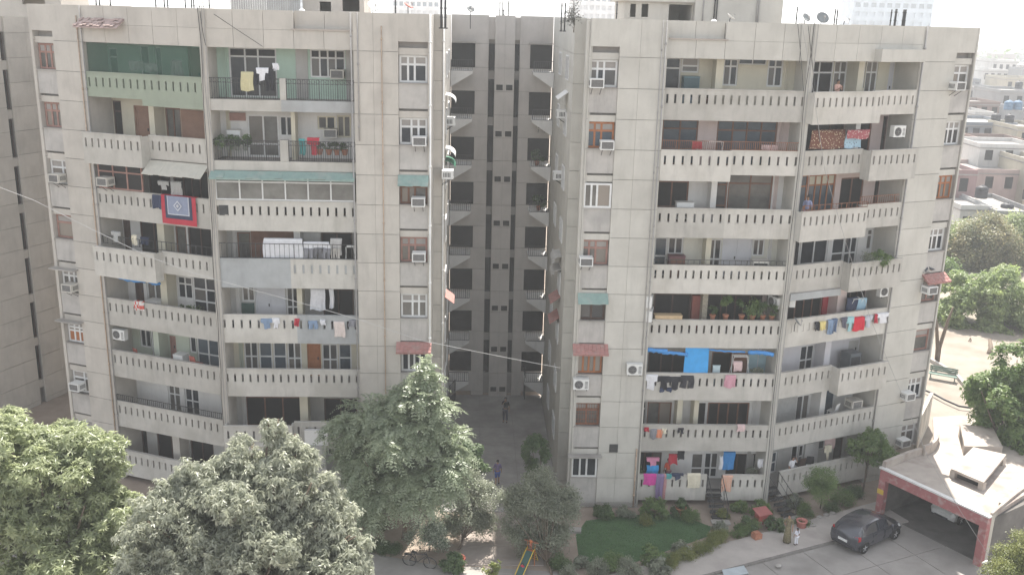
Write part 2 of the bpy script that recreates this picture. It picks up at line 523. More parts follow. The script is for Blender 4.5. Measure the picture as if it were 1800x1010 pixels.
def parapet(fr, par, f, s0, s1, d=0.0, zb=-1.5, style='slots', m=CRM, zt=0.0, n=None, th=0.11, slotm=None, ends=True):
    z = rail(f)
    if style == 'rail':
        mb = MB()
        mb.box(s0, s1, d, d + 0.14, z + zb, z - 0.95)
        part('slab_edge', mb, m, par, fr)
        railing(fr, par, s0 + 0.05, s1 - 0.05, d + 0.05, z - 0.93, z + 0.08)
        return
    mb = MB(); holes = []
    if style == 'slots':
        n = n or max(2, int(round((s1 - s0 - 0.2) / 0.4)))
        st = (s1 - s0) / n
        for i in range(n):
            c = s0 + st * (i + 0.5)
            holes.append((c - 0.055, c + 0.055, z - 0.68, z - 0.24))
    mb.holed(s0, s1, z + zb, z + zt, d, d + th, holes)
    mb.box(s0 - 0.0, s1, d - 0.03, d + th + 0.03, z + zt + 0.002, z + zt + 0.06)
    for h in holes:                      # sloping sill of each slot
        mb.box(h[0] - 0.02, h[1] + 0.02, d - 0.02, d - 0.002, h[2] - 0.04, h[2] - 0.003)
    if d < -0.1 and ends:                # returns of a part that stands forward
        mb.box(s0, s0 + 0.1, d + th + 0.001, 0.0, z + zb + 0.02, z + zt)
        mb.box(s1 - 0.1, s1, d + th + 0.001, 0.0, z + zb + 0.02, z + zt)
        mb.box(s0 + 0.1, s1 - 0.1, d + th + 0.001, 0.0, z - 1.15, z - 1.0)
    o = part('balcony_parapet', mb, m, par, fr)
    if slotm:
        for h in holes:
            piece('slot_infill', o, fr, h[0], h[1], d + 0.03, d + th - 0.01, h[2], h[3], slotm)
    return o
def railing(fr, par, s0, s1, d, z0, z1, m=IRON, st=0.11, ornate=True, name='railing'):
    mb = MB()
    mb.box(s0, s1, d - 0.015, d + 0.015, z1 - 0.03, z1)
    mb.box(s0, s1, d - 0.012, d + 0.012, z0, z0 + 0.025)
    if ornate: mb.box(s0, s1, d - 0.012, d + 0.012, z1 - 0.24, z1 - 0.22)
    n = max(2, int((s1 - s0) / st))
    for i in range(n + 1):
        x = s0 + (s1 - s0) * i / n
        w = 0.018 if i % 8 == 0 else 0.009
        mb.box(x - w, x + w, d - w, d + w, z0 + 0.026, z1 - 0.031)
    if ornate:
        k = max(1, int((s1 - s0) / 0.22))
        for i in range(k):
            c = s0 + (s1 - s0) * (i + 0.5) / k; h = 0.095
            zz = z1 - 0.13
            pts = [(c + h * math.cos(t), d + 0.016, zz + h * math.sin(t)) for t in np.linspace(0, 2 * math.pi, 9)]
            mb.tube(pts, 0.008, 4)
    return part(name, mb, m, par, fr)

BD = 1.7
def bay_floor(fr, par, f, wall=WW, items=(), segs=None, ceilm=CRM):
    z = rail(f); fl = z - 1.0; ce = z + 1.85
    W = fr.W
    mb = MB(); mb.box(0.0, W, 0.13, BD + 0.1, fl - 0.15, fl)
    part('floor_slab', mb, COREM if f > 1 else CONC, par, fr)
    holes = []; todo = []
    for it in items:
        k = it[0]; x0, x1, yt, yb = it[1:5]
        kw = it[5] if len(it) > 5 else {}
        ym = (yt + (yb if yb else yt + 45)) / 2
        s0 = fr.cast(x0, ym, BD)[0]; s1 = fr.cast(x1, ym, BD)[0]
        s0, s1 = max(0.02, s0), min(W - 0.02, s1)
        z1 = min(fr.cast((x0 + x1) / 2, yt, BD)[1], ce - 0.03)
        z0 = fl + 0.02 if yb is None else max(fl + 0.02, fr.cast((x0 + x1) / 2, yb, BD)[1])
        if k in 'wd':
            holes.append((s0, s1, z0, z1))
        todo.append((k, s0, s1, z0, z1, kw))
    wb = MB(); wb.holed(0, W, fl, ce, BD, BD + 0.16, holes)
    part('balcony_wall', wb, wall, par, fr)
    for k, s0, s1, z0, z1, kw in todo:
        if k == 'w': window(fr, par, s0, s1, z0, z1, BD + 0.05, **kw)
        elif k == 'd': door(fr, par, s0, s1, z0, z1, BD + 0.04, **kw)
        elif k == 'p': piece('pillar', par, fr, s0, s1, kw.get('d', 0.9), BD - 0.002, fl + 0.002, ce, kw.get('m', wall))
        elif k == 'c': piece(kw.get('name', 'cupboard'), par, fr, s0, s1, BD - kw.get('t', 0.06), BD - 0.003, z0, z1, kw['m'])
    for sg in (segs if segs is not None else [(0, 1)]):
        a, b = sg[0] * W, sg[1] * W
        kw = sg[2] if len(sg) > 2 else {}
        parapet(fr, par, f, a, b, **kw)

# ---- left block, oblique bay (LO)
B_ = dict
SEGF = lambda t, fwd: ([(0, t, B_(d=-0.62, zb=-1.55)), (t, 1, B_(zb=-1.15))] if fwd == 'l' else [(0, t, B_(zb=-1.15)), (t, 1, B_(d=-0.62, zb=-1.55))])
NETP = mat('netted_parapet', (0.27, 0.305, 0.24), 0.9, 0.08, 1.2, streak=0.2)
bay_floor(LO, left, 8, MINT, [('w', 185, 207, 84, 132, B_(cols=1, top=0.25)), ('w', 246, 262, 80, None, B_(cols=1, pm=GLD)), ('w', 272, 284, 82, None, B_(cols=1)), ('c', 302, 320, 108, None, B_(m=WW)), ('d', 330, 352, 84, None, B_(m=DRB))],
          [(0, 0.47, B_(m=NETP, zb=-1.2)), (0.47, 1, B_(m=NETP))])
bay_floor(LO, left, 7, CREAMW, [('w', 195, 214, 177, None, B_(cols=1, fm=FRD, pm=GLD, top=0.18)), ('d', 236, 262, 186, None, B_(m=DRB)), ('w', 262, 281, 188, 226, B_(cols=2)), ('p', 281, 290, 190, None, B_(m=CREAMW)), ('w', 291, 318, 190, None, B_(cols=2, fm=FRB, pm=GLC)), ('c', 320, 369, 194, None, B_(m=DRB, name='cupboard'))],
          SEGF(0.5, 'l'))
bay_floor(LO, left, 6, GREYW, [('w', 262, 300, 300, None, B_(cols=2, fm=FRD, pm=GLD)), ('w', 305, 368, 300, None, B_(cols=4, fm=FRD, pm=GLD))], [(0, 1)])
bay_floor(LO, left, 5, WW, [('d', 211, 230, 385, None, B_(m=FRD)), ('w', 247, 293, 389, None, B_(cols=2, fm=FRD, pm=GLD)), ('p', 295, 307, 396, None, B_(m=CREAMW)), ('w', 309, 328, 398, None, B_(cols=1, fm=FRB, pm=GLC)), ('w', 331, 374, 400, None, B_(cols=2, fm=FRD, pm=GLD))], SEGF(0.54, 'l'))
bay_floor(LO, left, 4, WW, [('d', 238, 253, 492, None, B_(m=FRD)), ('w', 258, 286, 492, 530, B_(cols=2, fm=FRW, pm=GLC)), ('p', 300, 311, 488, None, B_(m=CREAMW)), ('w', 312, 338, 486, 525, B_(cols=2, top=0.25)), ('w', 339, 384, 488, None, B_(cols=2, top=0.25, low=0.35))], [(0, 1)])
bay_floor(LO, left, 3, mat('pale_green_wall', (0.44, 0.48, 0.40), 0.9, 0.06, 1.2, streak=0.2), [('w', 246, 265, 579, 610, B_(cols=2)), ('w', 266, 287, 582, None, B_(cols=1, low=0.4, pm=GLB)), ('p', 288, 297, 585, None), ('d', 299, 310, 590, None, B_(m=FRP)), ('w', 333, 345, 590, 620, B_(cols=1)), ('w', 346, 386, 592, None, B_(cols=2, low=0.4, pm=GLB))], [(0, 1)])
bay_floor(LO, left, 2, WW, [('w', 296, 317, 674, None, B_(cols=2, top=0.3, pm=GLC)), ('w', 325, 350, 680, None, B_(cols=2, low=0.45))], [(0, 1)])
railing(LO, left, 0.05, LO.W - 0.2, 0.05, rail(2) + 0.08, rail(2) + 0.42, ornate=False, st=0.13)
bay_floor(LO, left, 1, GREYW, [('w', 240, 258, 742, None, B_(cols=1, fm=FRD, pm=GLD)), ('w', 276, 325, 748, None, B_(cols=2, fm=FRD, pm=GLD)), ('p', 320, 332, 752, None, B_(m=PL)), ('w', 335, 375, 760, None, B_(cols=2, fm=FRD, pm=GLD))], [(0, 1)])
# enclosed corner window on floor six, canvas awning, blue tarpaulin and the tiled hood
window(LO, left, LO.cast(172, 308)[0], LO.cast(249, 308)[0], rail(6) + 0.07, rail(6) + 1.45, 0.02, cols=3, fm=FRP, pm=GLD, top=0.25)
def awning(par, fr, s0, s1, z1, z0, out, m, d=-0.02, name='awning', th=0.03, valance=0.0):
    mb = MB(); n = max(2, int((s1 - s0) / 0.35))
    r2 = random.Random(int(abs(s0) * 1000 + z1 * 10))
    for i in range(n):
        a = s0 + (s1 - s0) * i / n; b = s0 + (s1 - s0) * (i + 1) / n
        w = r2.uniform(-0.03, 0.03)
        mb.hexa([(a, d, z1 - th), (b, d, z1 - th), (b, d - out, z0 - th + w), (a, d - out, z0 - th + w), (a, d, z1), (b, d, z1), (b, d - out, z0 + w), (a, d - out, z0 + w)])
    if valance: mb.box(s0, s1, d - out - 0.01, d - out + 0.01, z0 - valance, z0 - th)
    return part(name, mb, m, par, fr)
awning(left, LO, LO.W * 0.5, LO.W * 0.985, rail(7) - 1.2, rail(7) - 1.78, 0.75, AWC)
def tiled_hood(par, fr, s0, s1, z1, z0, out, d=0.0, messy=0.0, m=TILE):
    mb = MB(); mb.hexa([(s0, d, z1 - 0.07), (s1, d, z1 - 0.07), (s1, d - out, z0 - 0.07), (s0, d - out, z0 - 0.07), (s0, d, z1 - 0.02), (s1, d, z1 - 0.02), (s1, d - out, z0 - 0.02), (s0, d - out, z0 - 0.02)])
    h = part('tiled_hood', mb, m, par, fr)
    n = max(4, int((s1 - s0) / 0.2)); rows = 3
    r2 = random.Random(int(s0 * 100 + z0))
    for j in range(rows):
        for i in range(n):
            if messy and r2.random() < messy: continue
            a = s0 + (s1 - s0) * (i + 0.04) / n; b = s0 + (s1 - s0) * (i + 0.96) / n
            t0, t1 = j / rows, (j + 1.15) / rows
            k = r2.uniform(0, 0.04 + 0.15 * messy)
            tb = MB(); cx = (a + b) / 2
            zz = lambda t: z1 + (z0 - z1) * min(t, 1.03)
            dd = lambda t: d - out * min(t, 1.03)
            tb.hexa([(a, dd(t0), zz(t0) - 0.015), (b, dd(t0), zz(t0) - 0.015), (b, dd(t1), zz(t1) + k), (a, dd(t1), zz(t1) + k), (a, dd(t0), zz(t0) + 0.02), (b, dd(t0), zz(t0) + 0.02), (b, dd(t1), zz(t1) + 0.035 + k), (a, dd(t1), zz(t1) + 0.035 + k)])
            part('tile', tb, m, h, fr)
    return h
tiled_hood(left, LO, 0.05, 2.75, 25.5, 25.1, 0.6, messy=0.3, m=mat('pale_tile', (0.40, 0.30, 0.275), 0.9, 0.2, 5, stain=(0.3, 0.25, 0.22), stain_amt=0.5, stain_scale=4))  # paler, duller tile tone than the other hoods
def tarp_roll(par, fr, s0, s1, z, d, m=TARP, r=0.1, sag=0.12):
    mb = MB(); n = 9
    mb.tube([(s0 + (s1 - s0) * i / n, d, z - sag * math.sin(math.pi * i / n) - 0.1 * i / n + 0.02 * math.sin(i * 2.7)) for i in range(n + 1)], [r * (0.75 + 0.3 * abs(math.sin(i * 1.9))) for i in range(n + 1)], 7)
    return part('tarpaulin', mb, m, par, fr, True)
tarp_roll(left, LO, LO.cast(203, 483)[0], LO.cast(257, 487)[0], rail(4) + 1.42, -0.1)
tarp_roll(left, LO, LO.cast(259, 487)[0], LO.cast(282, 492)[0], rail(4) + 1.38, -0.05, r=0.07)
for s0, s1, zz in ((0.1, 3.4, 0.95), (3.6, 7.0, 1.0)):
    railing(LO, left, s0, s1, 0.05, rail(5) + 0.08, rail(5) + zz * 0.55, ornate=False, st=0.3)

# ---- left block, front bay (LF)
bay_floor(LF, left, 8, MINT, [('w', 402, 486, 84, None, B_(cols=[1.1, 1, 1.3], top=0.13, topm=GLD)), ('c', 520, 541, 84, None, B_(m=GREYW, name='wall_patch')), ('w', 545, 607, 87, 137, B_(cols=4, top=0.22, topm=GLD)), ('c', 608, 623, 84, None, B_(m=GREYW, name='wall_patch'))],
          [(0, 0.5, B_(style='rail', zb=-1.5)), (0.5, 1, B_(style='rail', zb=-1.5, m=GRYP))])
piece('dividing_post', left, LF, 3.55, 3.85, 0.01, 0.3, rail(8) - 0.94, rail(8) + 0.1, CRM)
bay_floor(LF, left, 7, WW, [('c', 402, 432, 198, 212, B_(m=FRP, name='shelf')), ('w', 435, 490, 202, None, B_(cols=2, pm=GLC, low=0.25, bars=False)), ('w', 491, 516, 204, 240, B_(cols=2)), ('p', 517, 524, 204, None, B_(m=CREAMW)), ('w', 558, 590, 204, 228, B_(cols=2, fm=CREAMW)), ('w', 592, 617, 203, 242, B_(cols=2, fm=CREAMW, pm=GLC))],
          [(0, 0.5, B_(style='rail', zb=-1.42)), (0.5, 1, B_(style='rail', zb=-1.42))])
piece('dividing_post', left, LF, 3.45, 3.85, 0.01, 0.3, rail(7) - 0.94, rail(7) + 0.1, CRM)
bay_floor(LF, left, 6, CREAMW, [('w', 400, 440, 306, None, B_(cols=2, fm=FRB)), ('w', 470, 520, 306, None, B_(cols=2, fm=FRB, pm=GLC)), ('w', 560, 610, 306, None, B_(cols=2, fm=FRB, pm=GLD))], [(0, 1, B_(n=17))])
window(LF, left, 0.15, 7.1, rail(6) + 0.07, rail(6) + 1.42, 0.02, cols=6, top=0.24, fw=0.07, pm=mat('balcony_glazing', (0.15, 0.15, 0.14), 0.12, 0.4, 0.9, spec=0.5))
awning(left, LF, 0.0, 7.15, rail(7) - 1.44, rail(7) - 1.72, 0.5, AWG, valance=0.1)
piece('vent_grille', left, LF, 0.28, 0.75, -0.015, 0.0, rail(6) - 0.72, rail(6) - 0.2, IRON)
bay_floor(LF, left, 5, GREYW, [('w', 417, 441, 408, None, B_(cols=1, fm=FRB, pm=GLC)), ('c', 442, 521, 406, None, B_(m=FRB, name='cupboard')), ('p', 522, 533, 408, None, B_(m=WW)), ('c', 534, 563, 408, None, B_(m=WW, name='wall_patch')), ('w', 565, 620, 409, None, B_(cols=2, fm=FRD, pm=GLD))],
          [(0, 0.52, B_(style='solid', m=GRYP)), (0.52, 1, B_(slotm=GRYP))])
railing(LF, left, 0.05, 7.1, 0.05, rail(5) + 0.08, rail(5) + 0.85, ornate=False, st=0.24)
bay_floor(LF, left, 4, GREYW, [('w', 425, 448, 503, 530, B_(cols=2, low=0.0)), ('c', 426, 448, 532, None, B_(m=mat('dark_green_box', (0.05, 0.09, 0.075), 0.7), name='cabinet')), ('d', 449, 502, 505, None, B_(m=DRW, leaves=2)), ('w', 503, 526, 505, None, B_(cols=2, low=0.4)), ('p', 527, 536, 505, None, B_(m=CREAMW)), ('w', 568, 622, 508, None, B_(cols=2, fm=FRD, pm=GLD))], [(0, 0.55), (0.55, 1, B_(m=GRYP))])
bay_floor(LF, left, 3, CREAMW, [('w', 429, 454, 600, None, B_(cols=2, low=0.5, lowm=GLC)), ('w', 455, 479, 600, None, B_(cols=1, low=0.5, pm=GLB)), ('w', 480, 504, 600, None, B_(cols=1, low=0.5, pm=GLB)), ('w', 505, 530, 600, None, B_(cols=2, low=0.45, lowm=GLC)), ('d', 540, 564, 604, None, B_(m=FRO)), ('w', 566, 594, 604, None, B_(cols=2, low=0.45)), ('w', 595, 618, 604, None, B_(cols=1, low=0.5, pm=GLB))], [(0, 1)])
bay_floor(LF, left, 2, GREYW, [('w', 432, 531, 697, None, B_(cols=3, fm=FRB, pm=GLD)), ('p', 532, 546, 698, None, B_(m=CREAMW)), ('w', 570, 628, 700, None, B_(cols=2, fm=FRD, pm=GLD))], [(0, 0.5, B_(d=-0.6)), (0.5, 1)])
bay_floor(LF, left, 1, GREYW, [('w', 440, 520, 790, None, B_(cols=3, fm=FRD, pm=GLD)), ('w', 575, 600, 770, 800, B_(cols=2))], [(0, 0.45), (0.62, 1)])

gx0, gx1 = LF.cast(536, 800, -0.5)[0], LF.cast(573, 800, -0.5)[0]
ngs = 12
for i in range(ngs):
    a = gx0 + (gx1 - gx0) * i / ngs
    piece('gate_slat', left, LF, a + 0.008, a + (gx1 - gx0) / ngs - 0.008, -0.5 - 0.02 * (i % 2), -0.46, 0.1, LF.cast(555, 783, -0.5)[1], GREYW)
piece('entrance_wall', left, LF, gx0, gx1 + 0.1, -0.4, -0.2, LF.cast(555, 782, -0.4)[1], LF.cast(555, 756, -0.4)[1], WW)

# ---- right block, front bay (RF)
bay_floor(RF, right, 8, CREAMW, [('w', 1168, 1197, 101, None, B_(cols=1, top=0.17)), ('w', 1198, 1229, 101, 128, B_(cols=1, top=0.4, pm=GLC)), ('p', 1252, 1265, 103, None, B_(m=CREAMW)), ('w', 1271, 1297, 103, 151, B_(cols=2, top=0.2)), ('w', 1299, 1348, 103, 114, B_(cols=2, fw=0.05)), ('w', 1349, 1376, 104, 153, B_(cols=2, top=0.2))], [(0, 1)])
bay_floor(RF, right, 7, PINKW, [('w', 1164, 1227, 210, None, B_(cols=2, fm=FRB, pm=GLB, top=0.15)), ('w', 1260, 1366, 212, None, B_(cols=4, fm=FRB, pm=GLB, top=0.17))], [(0, 0.5, B_(d=-0.35)), (0.5, 1, B_(zb=-1.2))])
railing(RF, right, 0.0, 7.15, 0.0, rail(7) + 0.07, rail(7) + 0.5, m=RUST, ornate=False, st=0.1)
bay_floor(RF, right, 6, WW, [('w', 1151, 1210, 318, None, B_(cols=2, fm=FRB, pm=GLD, low=0.3)), ('p', 1243, 1253, 318, None, B_(m=WW)), ('w', 1253, 1279, 308, None, B_(cols=1, fm=FRB, pm=GLS, low=0.3, top=0.15)), ('w', 1280, 1358, 306, None, B_(cols=2, fm=FRB, pm=GLC, top=0.15))], [(0, 0.5), (0.5, 1)])
bay_floor(RF, right, 5, mat('ivory_wall', (0.60, 0.585, 0.51), 0.9, 0.05, 1.2, streak=0.2), [('w', 1150, 1173, 417, None, B_(cols=1, low=0.45, pm=GLB)), ('w', 1174, 1201, 417, 447, B_(cols=2)), ('p', 1234, 1243, 418, None, B_(m=CREAMW)), ('w', 1244, 1268, 420, None, B_(cols=2, low=0.4)), ('d', 1269, 1322, 419, None, B_(m=DRW, leaves=2)), ('w', 1323, 1344, 420, 450, B_(cols=2))], [(0, 1)])
railing(RF, right, 0.0, 7.15, 0.0, rail(5) + 0.07, rail(5) + 0.34, ornate=False, st=0.3)
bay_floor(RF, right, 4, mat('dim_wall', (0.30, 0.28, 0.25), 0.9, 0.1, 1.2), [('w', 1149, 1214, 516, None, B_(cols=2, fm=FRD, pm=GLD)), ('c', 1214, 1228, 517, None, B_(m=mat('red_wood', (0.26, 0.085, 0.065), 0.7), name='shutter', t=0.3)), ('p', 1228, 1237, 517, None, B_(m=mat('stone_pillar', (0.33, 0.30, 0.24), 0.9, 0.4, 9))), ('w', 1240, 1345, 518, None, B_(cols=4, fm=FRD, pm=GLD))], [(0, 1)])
bay_floor(RF, right, 3, GREYW, [('w', 1139, 1205, 618, None, B_(cols=3, fm=FRD, pm=GLD)), ('w', 1250, 1286, 618, None, B_(cols=1, fm=FRB, pm=GLD)), ('c', 1287, 1312, 620, None, B_(m=FRB, name='cupboard')), ('c', 1314, 1358, 622, None, B_(m=mat('pale_blue_wall', (0.33, 0.46, 0.50), 0.9), name='wall_patch'))], [(0, 1)])
bay_floor(RF, right, 2, WW, [('w', 1120, 1136, 705, None, B_(cols=1, fm=GREYW, pm=GLD, top=0.2)), ('w', 1137, 1180, 706, None, B_(cols=2, fm=FRB, pm=GLC)), ('p', 1184, 1193, 706, None, B_(m=CREAMW)), ('p', 1213, 1221, 706, None, B_(m=CREAMW)), ('w', 1222, 1242, 706, None, B_(cols=1, pm=GLD)), ('w', 1243, 1316, 707, None, B_(cols=4, fm=FRB, pm=GLD))], [(0, 1)])
bay_floor(RF, right, 1, WW, [('w', 1117, 1162, 794, None, B_(cols=3, fm=FRD, pm=GLS)), ('w', 1214, 1236, 796, None, B_(cols=1, low=0.3, pm=GLC)), ('w', 1237, 1262, 795, None, B_(cols=2, low=0.3)), ('w', 1276, 1335, 797, None, B_(cols=3, fm=FRD, pm=GLD))], [(0, 0.535), (0.655, 1)])
# blue tarpaulins of floor three
tarp_roll(right, RF, RF.cast(1128, 617)[0] + 0.05, RF.cast(1172, 617)[0], rail(3) + 1.42, -0.06, r=0.13, sag=0.02)
tarp_roll(right, RF, RF.cast(1163, 625)[0], RF.cast(1208, 618)[0], rail(3) + 1.22, -0.07, r=0.1, sag=-0.05)
tarp_roll(right, RF, RF.cast(1246, 615)[0], RF.cast(1310, 617)[0], rail(3) + 1.4, 0.02, r=0.05, sag=0.03)
tarp_roll(right, RF, RF.cast(1314, 624)[0], RF.cast(1359, 618)[0], rail(3) + 1.28, -0.05, r=0.12, sag=-0.06)
def hang_sheet(name, par, fr, s0, s1, z1, z0, d, m, amp=0.03, kind=None, nx=14, nz=10, seed=1, **tg):
    r2 = random.Random(seed); ph = [r2.uniform(0, 6.28) for _ in range(4)]
    mb = MB()
    for side in (0, 1):
        for j in range(nz + 1):
            for i in range(nx + 1):
                x = i / nx; t = j / nz
                dd = amp * (math.sin(x * 9 + ph[0]) * (0.3 + t) + 0.6 * math.sin(x * 21 + ph[1] + t * 3) * t)
                mb.v.append((s0 + (s1 - s0) * x + 0.02 * math.sin(t * 4 + ph[2]) * (x - 0.5), d + dd + side * 0.012, z1 + (z0 - z1) * t + 0.02 * math.sin(x * 7 + ph[3]) * (1 if j in (0, nz) else 0)))
    n1 = (nx + 1) * (nz + 1)
    for j in range(nz):
        for i in range(nx):
            a = j * (nx + 1) + i
            q = (a, a + 1, a + nx + 2, a + nx + 1)
            mb.f.append(tuple(reversed(q))); mb.mi.append(0)
            mb.f.append(tuple(k + n1 for k in q)); mb.mi.append(0)
    return put(name, mb.mesh(name, m, True), fr.M, par, kind, **tg)
hang_sheet('tarpaulin', right, RF, RF.cast(1204, 635)[0], RF.cast(1246, 635)[0], rail(3) + 1.5, rail(3) - 0.1, 0.1, mat('bright_blue_tarp', (0.05, 0.32, 0.68), 0.5, 0.1, 3), amp=0.02)

# ---- right block, oblique bay (RO)
bay_floor(RO, right, 8, CREAMW, [('w', 1423, 1465, 107, None, B_(cols=[1, 1.4], top=0.2, pm=GLD, lowm=GLC)), ('w', 1466, 1489, 107, None, B_(cols=2, top=0.2, pm=GLC)), ('p', 1489, 1499, 107, None, B_(m=CREAMW)), ('w', 1501, 1521, 107, 155, B_(cols=2, top=0.2, pm=GLC)), ('w', 1522, 1543, 107, None, B_(cols=2, top=0.2, pm=GLC)), ('d', 1562, 1580, 110, None, B_(m=DRW))], [(0, 0.6, B_(d=-0.6, zb=-1.55)), (0.6, 1, B_(zb=-1.2))])
bay_floor(RO, right, 7, PINKW, [('w', 1411, 1483, 215, None, B_(cols=3, fm=FRD, pm=GLD)), ('p', 1484, 1492, 213, None, B_(m=WW)), ('w', 1493, 1532, 205, None, B_(cols=2, fm=FRB, pm=GLD)), ('w', 1551, 1572, 204, None, B_(cols=1, fm=FRD, pm=GLD))], [(0, 0.56, B_(zb=-1.2)), (0.56, 1, B_(d=-0.65, zb=-1.55))])
bay_floor(RO, right, 6, PINKW, [('w', 1404, 1420, 308, None, B_(cols=1, fm=FRO, pm=GLB, top=0.2)), ('w', 1421, 1468, 307, None, B_(cols=4, fm=FRO, pm=GLB, top=0.18, topm=CREAMW)), ('w', 1477, 1517, 312, None, B_(cols=2, fm=FRB, pm=GLD)), ('w', 1537, 1556, 312, None, B_(cols=1, fm=FRD, pm=GLD))], [(0, 0.6, B_(d=-0.6, zb=-1.55)), (0.6, 1, B_(zb=-1.25))])
railing(RO, right, 0.1, RO.W * 0.6 - 0.05, -0.55, rail(6) + 0.07, rail(6) + 0.36, m=RUST, ornate=False, st=0.35)
railing(RO, right, RO.W * 0.6, RO.W - 0.2, 0.05, rail(6) + 0.07, rail(6) + 0.5, m=RUST, ornate=False, st=0.15)
bay_floor(RO, right, 5, WW, [('w', 1371, 1392, 420, None, B_(cols=1, low=0.2, pm=GLC)), ('w', 1394, 1407, 420, None, B_(cols=1, pm=GLD)), ('w', 1408, 1455, 419, None, B_(cols=2, low=0.2)), ('w', 1463, 1485, 412, None, B_(cols=1, low=0.4)), ('w', 1486, 1508, 404, None, B_(cols=2, low=0.35, top=0.12)), ('w', 1524, 1547, 402, 438, B_(cols=1, top=0.2))], [(0, 0.5, B_(zb=-1.45)), (0.5, 1, B_(d=-0.65, zb=-1.55))])
bay_floor(RO, right, 4, PINKW, [('w', 1382, 1444, 517, None, B_(cols=4, fm=FRB, pm=GLD)), ('c', 1444, 1453, 512, None, B_(m=mat('red_shutter', (0.45, 0.05, 0.06), 0.6), name='shutter', t=0.1)), ('p', 1453, 1468, 513, None, B_(m=PINKW)), ('w', 1469, 1545, 507, None, B_(cols=4, fm=FRD, pm=GLD))], [(0, 1, B_(slotm=CRM))])
bay_floor(RO, right, 3, mat('lilac_white_wall', (0.55, 0.54, 0.56), 0.9, 0.05, 1.2, streak=0.2), [('w', 1406, 1430, 607, None, B_(cols=2, low=0.4)), ('p', 1431, 1441, 604, None), ('w', 1442, 1457, 603, 640, B_(cols=2, top=0.4)), ('d', 1490, 1510, 598, None, B_(m=GREYW))], [(0, 0.52, B_(zb=-1.45)), (0.52, 1, B_(d=-0.65, zb=-1.55))])
bay_floor(RO, right, 2, WW, [('c', 1362, 1400, 680, None, B_(m=mat('grey_curtain', (0.36, 0.36, 0.35), 0.9, 0.15, 5), name='curtain')), ('w', 1401, 1424, 680, None, B_(cols=2, top=0.2)), ('p', 1425, 1434, 678, None), ('w', 1435, 1448, 676, 700, B_(cols=1)), ('w', 1450, 1468, 676, None, B_(cols=1, pm=GLB)), ('w', 1512, 1530, 672, 700, B_(cols=1, pm=GLC))], [(0, 1)])
bay_floor(RO, right, 1, GREYW, [('w', 1347, 1365, 795, None, B_(cols=1, low=0.4, pm=GLB)), ('w', 1390, 1402, 783, None, B_(cols=1, pm=GLD)), ('w', 1403, 1412, 782, None, B_(cols=1, low=0.4)), ('c', 1413, 1436, 778, None, B_(m=WW, name='curtain')), ('w', 1437, 1450, 774, 790, B_(cols=1)), ('w', 1465, 1480, 770, None, B_(cols=1, fm=FRD, pm=GLD))], [(0.13, 1)])
piece('slab_patch', right, RO, 0.25, RO.W * 0.5, -0.12, 0.0, rail(5) - 1.85, rail(5) - 1.47, GRYP)

# ---- roof bands over the bays
def band(fr, par, m, recess=None, npan=5):
    xs = [fr.W * i / npan for i in range(npan + 1)]
    for a, b in zip(xs, xs[1:]):
        for z0, z1 in ((24.32, 25.2), (25.2, 26.1)):
            mid = (a + b) / 2
            d = 0.0
            if recess and recess[0] <= mid <= recess[1]:
                if z0 > 25: d = 0.32
            piece('roof_panel', par, fr, a + 0.008, b - 0.008, d, d + 0.2, z0 + 0.006, z1 - 0.004, m)
    piece('roof_backing', par, fr, 0, fr.W, 0.53, 0.62, 24.32, 26.02, JNT)
    piece('soffit', par, fr, 0, fr.W, 0.2, BD + 0.1, 24.55, 24.68, CRM)
    if recess:
        piece('roof_ledge', par, fr, recess[0], recess[1], -0.08, 0.33, 25.2, 25.27, ROOFC)
band(LO, left, PL); band(LF, left, PL, (4.2, 7.2)); band(RF, right, PR, (0, 3.0)); band(RO, right, PR)
piece('roof_ledge', right, RO, RO.W * 0.56, RO.W * 0.97, -0.5, 0.0, 24.33, 24.95, PR)
for par, sg in ((left, -1), (right, 1)):
    mb = MB()
    P = [(4.05, 2.9), (4.05, 15.6), (23.6, 14.8), (24.2, 5.4), (21.3, 3.8), (14.7, 1.0), (7.5, 1.0), (7.4, 0.35), (4.05, 0.35)]
    mb.prism([(sg * a, b) for a, b in P], 25.31, 25.42)
    o = put('roof_slab', mb.mesh('roof_slab', ROOFC), BR, par); fix_normals(o.data)

# ---- end walls of the balcony recesses, junction columns
def endwall(fr, par, s, m, sgn):
    piece('end_wall', par, fr, s - 0.2 if sgn < 0 else s, s if sgn < 0 else s + 0.2, 0.12, BD + 0.12, 0.02, 25.9, m)
endwall(LO, left, 0, PL, -1); endwall(LF, left, LF.W, PL, 1); endwall(RF, right, 0, PR, -1); endwall(RO, right, RO.W, PR, 1)
for par, u, m in ((left, -14.8, PL), (right, 14.8, PR)):
    fr = Frame(u, 0.3)
    piece('column', par, fr, -0.17, 0.17, -0.06, 1.9, 0.01, 26.11, m)

